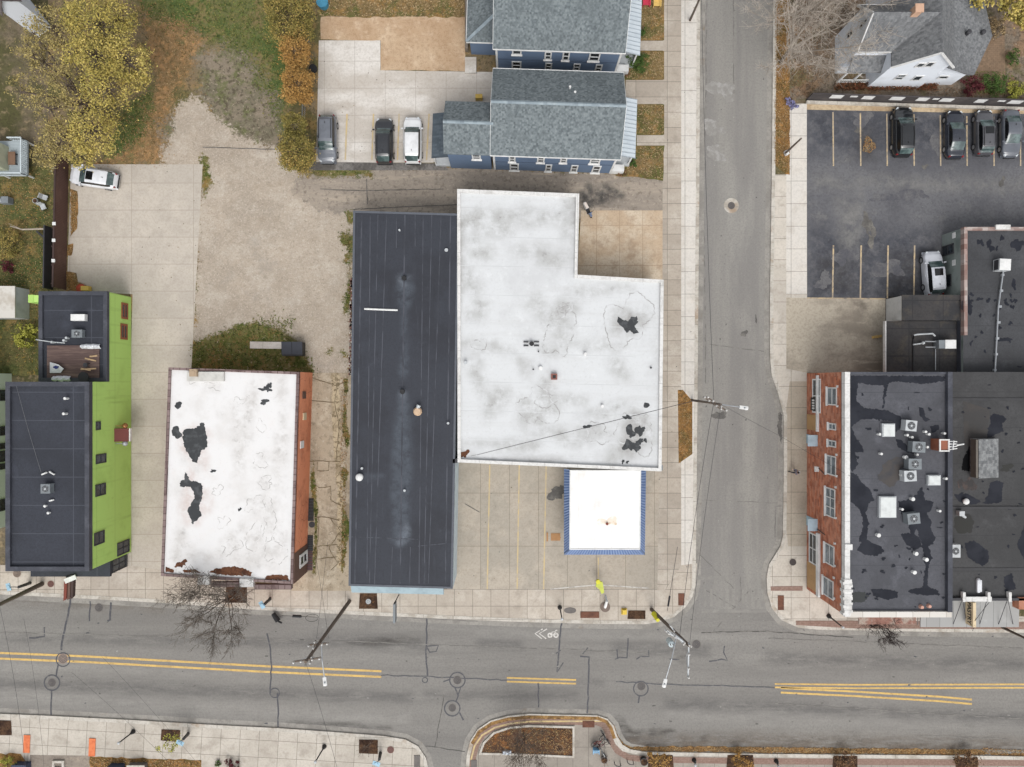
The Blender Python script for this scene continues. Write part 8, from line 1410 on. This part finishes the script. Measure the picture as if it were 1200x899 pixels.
def bike(label, px, py, ang, col):
    b = P(px, py); r_ = thing('bicycle', label, 'bicycle', (b.x, b.y, ZB + .04), 'bicycles at the bay rack'); ORG[r_.name] = (0, 0, 0)
    for x in (-.52, .52):
        mb = MB(); n = 18; pts = [(x + .33 * cos(2 * pi * k / n), 0, .34 + .33 * sin(2 * pi * k / n)) for k in range(n + 1)]; mb.path(pts, .025, 5); w_ = mb.build('wheel', m_tyre, r_); mb = MB(); [mb.tube((x, 0, .34), (x + .31 * cos(k * pi / 4), 0, .34 + .31 * sin(k * pi / 4)), .006, n=3) for k in range(8)]; mb.build('spokes', m_steel, w_)
    mb = MB(); P_ = dict(r=(-.52, 0, .34), c=(-.08, 0, .32), s=(-.2, 0, .82), h=(.36, 0, .86), f=(.52, 0, .34)); [mb.tube(P_[a], P_[c], .028, n=6) for a, c in (('r', 'c'), ('c', 's'), ('s', 'h'), ('h', 'c'), ('h', 'f'), ('r', 's'))]; mb.build('frame', flat('bike_' + label.split()[0], C(*col), .4), r_)
    mb = MB(); mb.obox((-.22, 0, .92), .28, .16, .06); mb.build('saddle', m_black, r_); mb = MB(); mb.tube((.36, 0, .86), (.34, 0, 1.0), .02); mb.path([(.28, -.32, .98), (.36, -.1, 1.02), (.36, .1, 1.02), (.28, .32, .98)], .02, 5); mb.build('handlebar', m_black, r_); r_.rotation_euler = (0, 0, radians(ang)); return r_
bike('red bicycle at the bay rack, outermost', 700, 865.5, 35, (156, 60, 60)); bike('maroon bicycle at the bay rack, leaning by the blue chair', 703, 869, 30, (110, 44, 50)); bike('black bicycle at the bay rack, next to the curved kerb', 709, 861.5, -55, (34, 34, 38)); bike('white bicycle standing below the red ones on the bay pavement', 705.5, 878, -60, (214, 216, 214))
b = P(697.5, 876); r = thing('cafe_chair', 'sky blue plastic chair with a black seat beside the bicycles', 'chair', (b.x, b.y, ZB + .04)); mb = MB(); mb.obox((b.x, b.y, .58), .55, .55, .07); mb.build('seat', flat('sky_blue_plastic', C(120, 176, 214), .4), r); mb = MB(); mb.obox((b.x, b.y + .3, .95), .6, .08, .7); mb.obox((b.x + .3, b.y, .78), .06, .5, .3); mb.obox((b.x - .3, b.y, .78), .06, .5, .3); mb.build('backrest', MATS['sky_blue_plastic'], r); mb = MB(); mb.obox((b.x, b.y + .05, .63), .4, .36, .03); mb.build('cushion', m_black, r)
for a in (-.22, .22):
    for c in (-.22, .22): mb = MB(); mb.tube((b.x + a, b.y + c, ZB + .04), (b.x + a, b.y + c, .56), .025, n=6); mb.build('leg', MATS['sky_blue_plastic'], r)
def pot(label, px, py, rp, h, mat, name='planter', leafm=None, seed=0, cat='planter'):
    b = P(px, py); r_ = thing(name, label, cat, (b.x, b.y, ZB + .04)); mb = MB(); mb.cyl(b.x, b.y, ZB + .04, h, rp / S * .8, 16, 0, rp / S); mb.build('pot', mat, r_); mb = MB(); mb.ring(b.x, b.y, h + .002, 0, rp / S * .86, 16); mb.build('soil', m_mulch, r_)
    if leafm: rg_ = np.random.default_rng(seed); q = rg_.normal(size=(60, 3)) * rp / S * .45 + np.array([b.x, b.y, h + .1]); leafmesh('plant', q, .04, .09, leafm, r_, None, seed)
pot('brown round planter pot below the white bicycle', 707.5, 888, 4, .5, m_iron, leafm=lm_brown, seed=3); pot('black round pot at the bottom edge left of the orange tree', 753.5, 889, 4.5, .7, m_black)
for k, (px, py, tx, ty, lb) in enumerate(((723, 892, 726, 897, 'low hoop rack at the bottom edge, left one'), (738, 890, 741, 895, 'low hoop rack at the bottom edge, right one'))):
    b = P(px, py); mb = MB(); mb.path([(b.x - .3, b.y, .14), (b.x - .3, b.y, .7), (b.x - .15, b.y - .05, .85), (b.x + .15, b.y - .1, .85), (b.x + .3, b.y - .1, .7), (b.x + .3, b.y - .1, .14)], .04, 6); tag(mb.build('bike_rack', m_dtrim, None, b), lb, 'bike rack')
lamp_post('short black bollard lamp on the bottom pavement between the two pits', 813, 890, 814.5, 896, 1.0); lamp_post('short black bollard lamp near the bottom right pavement, before the low shrub', 909, 891, 912, 898, 1.1)
b = P(594, 880); mb = MB(); mb.obox((b.x, b.y, ZB + .2), .9, .32, .2, .05); mb.obox((b.x + .2, b.y, ZB + .34), .3, .3, .1); tag(mb.build('meter_box', flat('pale_blue_box', C(206, 214, 224)), None, b), 'pale blue-white box lying in the curved planter bed', 'box')
b = P(655.5, 876); mb = MB(); mb.ring(b.x, b.y, ZB + .1, .32, .42, 20); mb.cyl(b.x, b.y, ZB + .05, ZB + .12, .32, 20, 1); tag(mb.build('well_ring', [flat('ring_brown', C(132, 104, 76)), m_mulch], None, b), 'faint round ring in the curved planter bed', 'ring')
pk_ = thing('planter_kerb', 'pale kerb around the curved planter bed at the bottom', 'planter', tuple(P(620, 866))); mb = MB(); pl = W([(561, 883), (566, 869), (578, 857), (597, 850.5), (620, 848.5), (673, 850), (673, 887), (620, 884.5)]); rim(mb, pl, .2, ZB, ZB + .16); mb.build('kerb', m_kerb, pk_); mb = MB(); mb.face([(x, y, ZB + .08) for x, y in inset(pl, .19)]); mb.build('soil', surf('planter_mulch', C(104, 78, 58), [('n', C(84, 60, 46), dict(s=.6, lo=.42, hi=.6)), ('n', C(150, 98, 50), dict(s=.9, lo=.5, hi=.64)), GRAIN(C(56, 38, 30), .6, 7)]), pk_)
# adirondack chairs by the porch, yard bits, other small things
for px, py, col, lb in ((756.5, 5.5, (206, 62, 86), 'red garden chair on the lawn at the top edge'), (769, 6.5, (226, 190, 110), 'yellow garden chair on the lawn at the top edge')):
    b = P(px, py); r = thing('garden_chair', lb, 'chair', (b.x, b.y, ZB), 'garden chairs'); mt = flat('chair_' + lb.split()[0], C(*col)); mb = MB(); mb.obox((b.x, b.y, .48), .62, .6, .06); mb.build('seat', mt, r); mb = MB(); mb.obox((b.x, b.y + .36, .8), .62, .07, .7); mb.build('backrest', mt, r)
    for a in (-.34, .34): mb = MB(); mb.obox((b.x + a, b.y - .02, .66), .12, .7, .04); mb.build('armrest', mt, r); mb = MB(); mb.obox((b.x + a, b.y - .28, .36), .07, .07, .55); mb.build('leg', mt, r)
for px, py, rt, lb in ((54, 244, .4, 'white garden chair in the overgrown yard, southern of the pair'), (56, 233, 1.2, 'white garden chair in the overgrown yard, northern of the pair')):
    b = P(px, py); r = thing('garden_chair', lb, 'chair', (b.x, b.y, ZB), 'white yard chairs'); M3 = Matrix.Rotation(rt, 3, 'Z'); L_ = lambda x, y, z: Vector((b.x, b.y, z)) + M3 @ Vector((x, y, 0)); mb = MB(); mb.obox(L_(0, 0, .45), .5, .5, .05, rt); mb.build('seat', m_lgrey, r); mb = MB(); mb.obox(L_(0, .27, .75), .5, .06, .6, rt); mb.build('backrest', m_lgrey, r)
    for a in (-.2, .2):
        for c in (-.2, .2): mb = MB(); v = L_(a, c, .27); mb.obox(v, .05, .05, .35, rt); mb.build('leg', m_dtrim, r)
pot('small grey round table in the overgrown yard beside the white chairs', 45.5, 237, 3, .6, m_lgrey, 'garden_table', cat='table')
b = P(10, 237); r = thing('barbecue', 'grey barbecue with a round lid by the pale blue deck', 'barbecue', (b.x, b.y, ZB)); mb = MB(); mb.obox((b.x + .3, b.y, .6), .7, .65, .8); mb.build('cart', m_midgrey, r); mb = MB(); mb.dome(b.x - .35, b.y, .8, .35, .3); mb.cyl(b.x - .35, b.y, .12, .8, .3, 12); mb.build('drum', m_steel, r)
mb = MB(); q = P(101, 339); mb.obox((q.x + .3, q.y, .5), .75, .45, .6); tag(mb.build('storage_tub', flat('yellow_tub', C(226, 190, 96)), None, q), 'yellow tub against the green building\'s north wall', 'tub')
mb = MB(); q = P(96, 338.5); mb.dome(q.x, q.y, ZB, .5, .4); tag(mb.build('leaf_sack', flat('red_sack', C(186, 80, 56)), None, q), 'red sack beside the yellow tub behind the green building', 'sack')
p = P(565, 116.5); mb = MB(); mb.obox((p.x - .3, p.y, .5), .7, .4, .7); tag(mb.build('storage_tub', MATS['yellow_tub'], None, p), 'yellow crate beside the southern blue house\'s rear wing', 'crate')
mb = MB(); p = P(368, 82); mb.tube((p.x, p.y, .1), (p.x, p.y, .5), .38, .38, 18); tag(mb.build('old_tyre', m_tyre, None, p), 'black tyre standing by the wire fence', 'tyre')
mb = MB(); p = P(377, 1, 1); mb.cyl(p.x, p.y, ZB, .9, .5, 16, 0, .6); tag(mb.build('blue_barrel', flat('teal_plastic', C(70, 140, 170), .5), None, p), 'blue barrel at the top edge beside the hedge', 'barrel')
p = P(552, 79); mb = MB(); mb.box(p.x - .6, p.y - .7, ZB, p.x + .55, p.y + .9, ZB + .25); tag(mb.build('door_step', m_park, None, p), 'pale concrete step at the northern blue house\'s back', 'step')
p = P(549, 30); mb = MB(); mb.box(p.x - .3, P(0, 62).y, ZB, p.x + .0, 42, 1.0); tag(mb.build('side_fence', flat('weathered_grey', C(128, 118, 106)), None, p), 'weathered grey fence along the northern blue house\'s rear', 'fence')
leafmat('violet_leaf', [C(96, 96, 140), C(150, 150, 196), C(110, 100, 120)])
for px, py, lb in ((925, 118, 'blue-violet flower clump on the verge by the parking lot, western half'), (932, 123, 'blue-violet flower clump on the verge by the parking lot, eastern half')): leafy_tree('flower_clump', lb, px, py, [(px - 2, py, .4, 5, .2, 120, 0), (px + 2, py + 1, .4, 5, .2, 120, 0)], [MATS['violet_leaf']], px, (.05, .11), (.02, .2), 'plant')
for px, py, lb, mt in ((140, 897, 'dark blue bin at the bottom edge in the leaf bed', flat('navy_plastic', C(58, 66, 88))), (30, 895, 'dark blue bin at the bottom left edge beside the shrub', MATS['navy_plastic'])):
    p = P(px, py); mb = MB(); mb.box(p.x - .75, p.y - .8, ZB, p.x + .65, p.y + .3, .9); mb.box(p.x - .8, p.y - .85, .9, p.x + .7, p.y + .35, .98); tag(mb.build('storage_bin', mt, None, p), lb, 'bin')
p = P(164, 897); mb = MB(); mb.box(p.x - .85, p.y - .9, ZB, p.x + .85, p.y + .4, .8, 0); mb.box(p.x - .9, p.y - .95, .8, p.x + .9, p.y + .45, .86, 1); tag(mb.build('stone_bench', [m_iron, m_kerb], None, p), 'pale stone bench at the bottom edge right of the dark blue bin', 'bench')
p = P(70, 893); mb = MB(); rim(mb, [(p.x - .6, p.y - .7), (p.x + .6, p.y - .7), (p.x + .6, p.y + .25), (p.x - .6, p.y + .25)], .22, ZB, ZB + .2); tag(mb.build('drain_surround', m_kerb, None, p), 'pale square drain surround in the bottom left driveway', 'drain')
shrub('maroon shrub at the bottom edge left of the long street post', 272, 899, 10, .9, lm_wine, 500, 91); shrub('green shrub at the bottom left corner', 12, 894, 12, .9, lm_lime, 500, 92); shrub('small green shrub at the bottom edge beside the maroon one', 255, 895, 4, .5, lm_green, 120, 93)
# scooter by the white roof's north wing
b = P(688, 247.5); r = thing('motor_scooter', 'white and blue motor scooter parked against the white roof\'s north wing', 'scooter', (b.x, b.y, ZB + .035)); ORG[r.name] = (0, 0, 0)
for x in (-.6, .62): mb = MB(); mb.tube((x, -.06, .25), (x, .06, .25), .25, n=18); w_ = mb.build('wheel', m_tyre, r); mb = MB(); mb.tube((x, -.07, .25), (x, .07, .25), .13, n=12); mb.build('rim', m_alloy, w_)
mb = MB(); mb.add([(-.75, .16, .5), (-.1, .2, .5), (-.1, -.2, .5), (-.75, -.16, .5), (-.78, .1, .74), (-.12, .17, .74), (-.12, -.17, .74), (-.78, -.1, .74)], [[3, 2, 1, 0], [4, 5, 6, 7], [0, 1, 5, 4], [1, 2, 6, 5], [2, 3, 7, 6], [3, 0, 4, 7]]); mb.build('rear_body', m_wtrim, r); mb = MB(); mb.obox((-.4, 0, .79), .62, .28, .1); mb.build('seat', flat('pale_seat', C(226, 214, 204)), r); mb = MB(); mb.obox((.12, 0, .3), .5, .34, .08); mb.build('footboard', m_dtrim, r)
mb = MB(); mb.add([(.3, .24, .3), (.3, -.24, .3), (.48, -.16, 1.0), (.48, .16, 1.0), (.42, .2, .3), (.42, -.2, .3), (.58, -.12, 1.0), (.58, .12, 1.0)], [[0, 1, 2, 3], [7, 6, 5, 4], [0, 3, 7, 4], [1, 5, 6, 2], [3, 2, 6, 7]]); mb.obox((.62, 0, .55), .4, .2, .14); mb.build('leg_shield', flat('slate_blue_paint', C(120, 134, 162), .4), r); mb = MB(); mb.tube((.45, -.34, 1.04), (.45, .34, 1.04), .03); mb.tube((.5, 0, .5), (.46, 0, 1.04), .04); mb.build('handlebar', m_black, r); r.rotation_euler = (0, 0, radians(-62))

# ------------------------------------------------------------------ the pedestrian
def person(label, px, py, face, z=ZB + .04):
    b = P(px, py); r_ = thing('person', label, 'person', (b.x, b.y, z)); ORG[r_.name] = (0, 0, 0)
    J = dict(pel=(0, 0, .95), wst=(0, 0, 1.08), chs=(.02, 0, 1.32), nck=(.02, 0, 1.47), hed=(.04, 0, 1.56), crn=(.04, 0, 1.7), shL=(.02, .18, 1.40), elL=(-.1, .24, 1.14), wrL=(.02, .25, .9), haL=(.06, .25, .8), shR=(.02, -.18, 1.40), elR=(.04, -.25, 1.13), wrR=(.2, -.24, .95), haR=(.27, -.24, .88), hiL=(0, .1, .9), knL=(.2, .1, .5), anL=(.26, .1, .09), toL=(.44, .1, .05), hiR=(0, -.1, .9), knR=(-.02, -.1, .48), anR=(-.3, -.1, .14), toR=(-.16, -.1, .04))
    E = [('pel', 'wst'), ('wst', 'chs'), ('chs', 'nck'), ('nck', 'hed'), ('hed', 'crn'), ('chs', 'shL'), ('shL', 'elL'), ('elL', 'wrL'), ('wrL', 'haL'), ('chs', 'shR'), ('shR', 'elR'), ('elR', 'wrR'), ('wrR', 'haR'), ('pel', 'hiL'), ('hiL', 'knL'), ('knL', 'anL'), ('anL', 'toL'), ('pel', 'hiR'), ('hiR', 'knR'), ('knR', 'anR'), ('anR', 'toR')]
    RD = dict(pel=.14, wst=.13, chs=.15, nck=.065, hed=.095, crn=.085, shL=.085, elL=.055, wrL=.04, haL=.04, shR=.085, elR=.055, wrR=.04, haR=.04, hiL=.1, knL=.07, anL=.05, toL=.04, hiR=.1, knR=.07, anR=.05, toR=.04); names = list(J)
    for hand, s in (('haL', 1), ('haR', -1)):
        for k in range(5): 
            h = Vector(J[hand]); a = h + Vector((.02 * (k - 2), s * .004 * k, -.05)); c = a + Vector((.012, -s * .012, -.05 if k else -.02)); 
            if k == 0: a = h + Vector((.04, 0, -.01)); c = a + Vector((.035, 0, -.03))
            J[hand + 'a%d' % k] = tuple(a); J[hand + 'b%d' % k] = tuple(c); RD[hand + 'a%d' % k] = .009; RD[hand + 'b%d' % k] = .008; E += [(hand, hand + 'a%d' % k), (hand + 'a%d' % k, hand + 'b%d' % k)]
    names = list(J); me = bpy.data.meshes.new('body'); me.from_pydata([J[n] for n in names], [(names.index(a), names.index(c)) for a, c in E], []); o = bpy.data.objects.new('tmp', me); COL.objects.link(o); md = o.modifiers.new('s', 'SKIN'); md.use_smooth_shade = True
    for i, n in enumerate(names): me.skin_vertices[0].data[i].radius = (RD[n], RD[n]); me.skin_vertices[0].data[i].use_root = (n == 'pel')
    o.modifiers.new('u', 'SUBSURF').levels = 2; dg = bpy.context.evaluated_depsgraph_get(); nm = bpy.data.meshes.new_from_object(o.evaluated_get(dg)); bpy.data.objects.remove(o)
    mats = [flat('skin', C(206, 160, 136)), flat('grey_jacket', C(128, 124, 134)), flat('dark_trousers', C(48, 46, 54)), flat('dark_shoe', C(40, 34, 32))]
    nm.materials.clear(); [nm.materials.append(m) for m in mats]
    for p in nm.polygons:
        c = p.center; p.material_index = 3 if c.z < .13 else 2 if c.z < .96 and abs(c.y) < .2 else 0 if c.z > 1.46 or (c.z < .93 and abs(c.y) > .2) else 1
    bo = bpy.data.objects.new('body', nm); COL.objects.link(bo); bo.parent = r_
    mb = MB(); mb.dome(.02, 0, 1.62, .108, .13, 14, 5); mb.tube((-.06, 0, 1.56), (-.05, 0, 1.66), .07, .085, 10); mb.build('hair', flat('dark_hair', C(40, 34, 32)), r_, smooth=True)
    mb = MB(); mb.tube((.12, 0, 1.57), (.155, 0, 1.55), .018, .012, 6); mb.build('nose', mats[0], r_)
    for s in (-1, 1): mb = MB(); mb.dome(.122, s * .035, 1.6, .014, .012, 8, 2); mb.build('eye', m_black, r_); mb = MB(); mb.obox((.03, s * .1, 1.57), .05, .02, .07); mb.build('ear', mats[0], r_)
    mb = MB(); mb.obox((.125, 0, 1.515), .02, .05, .012); mb.build('mouth', m_rust, r_)
    mb = MB(); mb.obox((-.17, 0, 1.25), .14, .26, .36); mb.build('backpack', m_wtrim if False else m_lgrey, r_); r_.rotation_euler = (0, 0, radians(face)); return r_
person('pedestrian in a grey jacket and dark trousers walking on the pavement by the brick wall', 927.5, 551.5, 180)
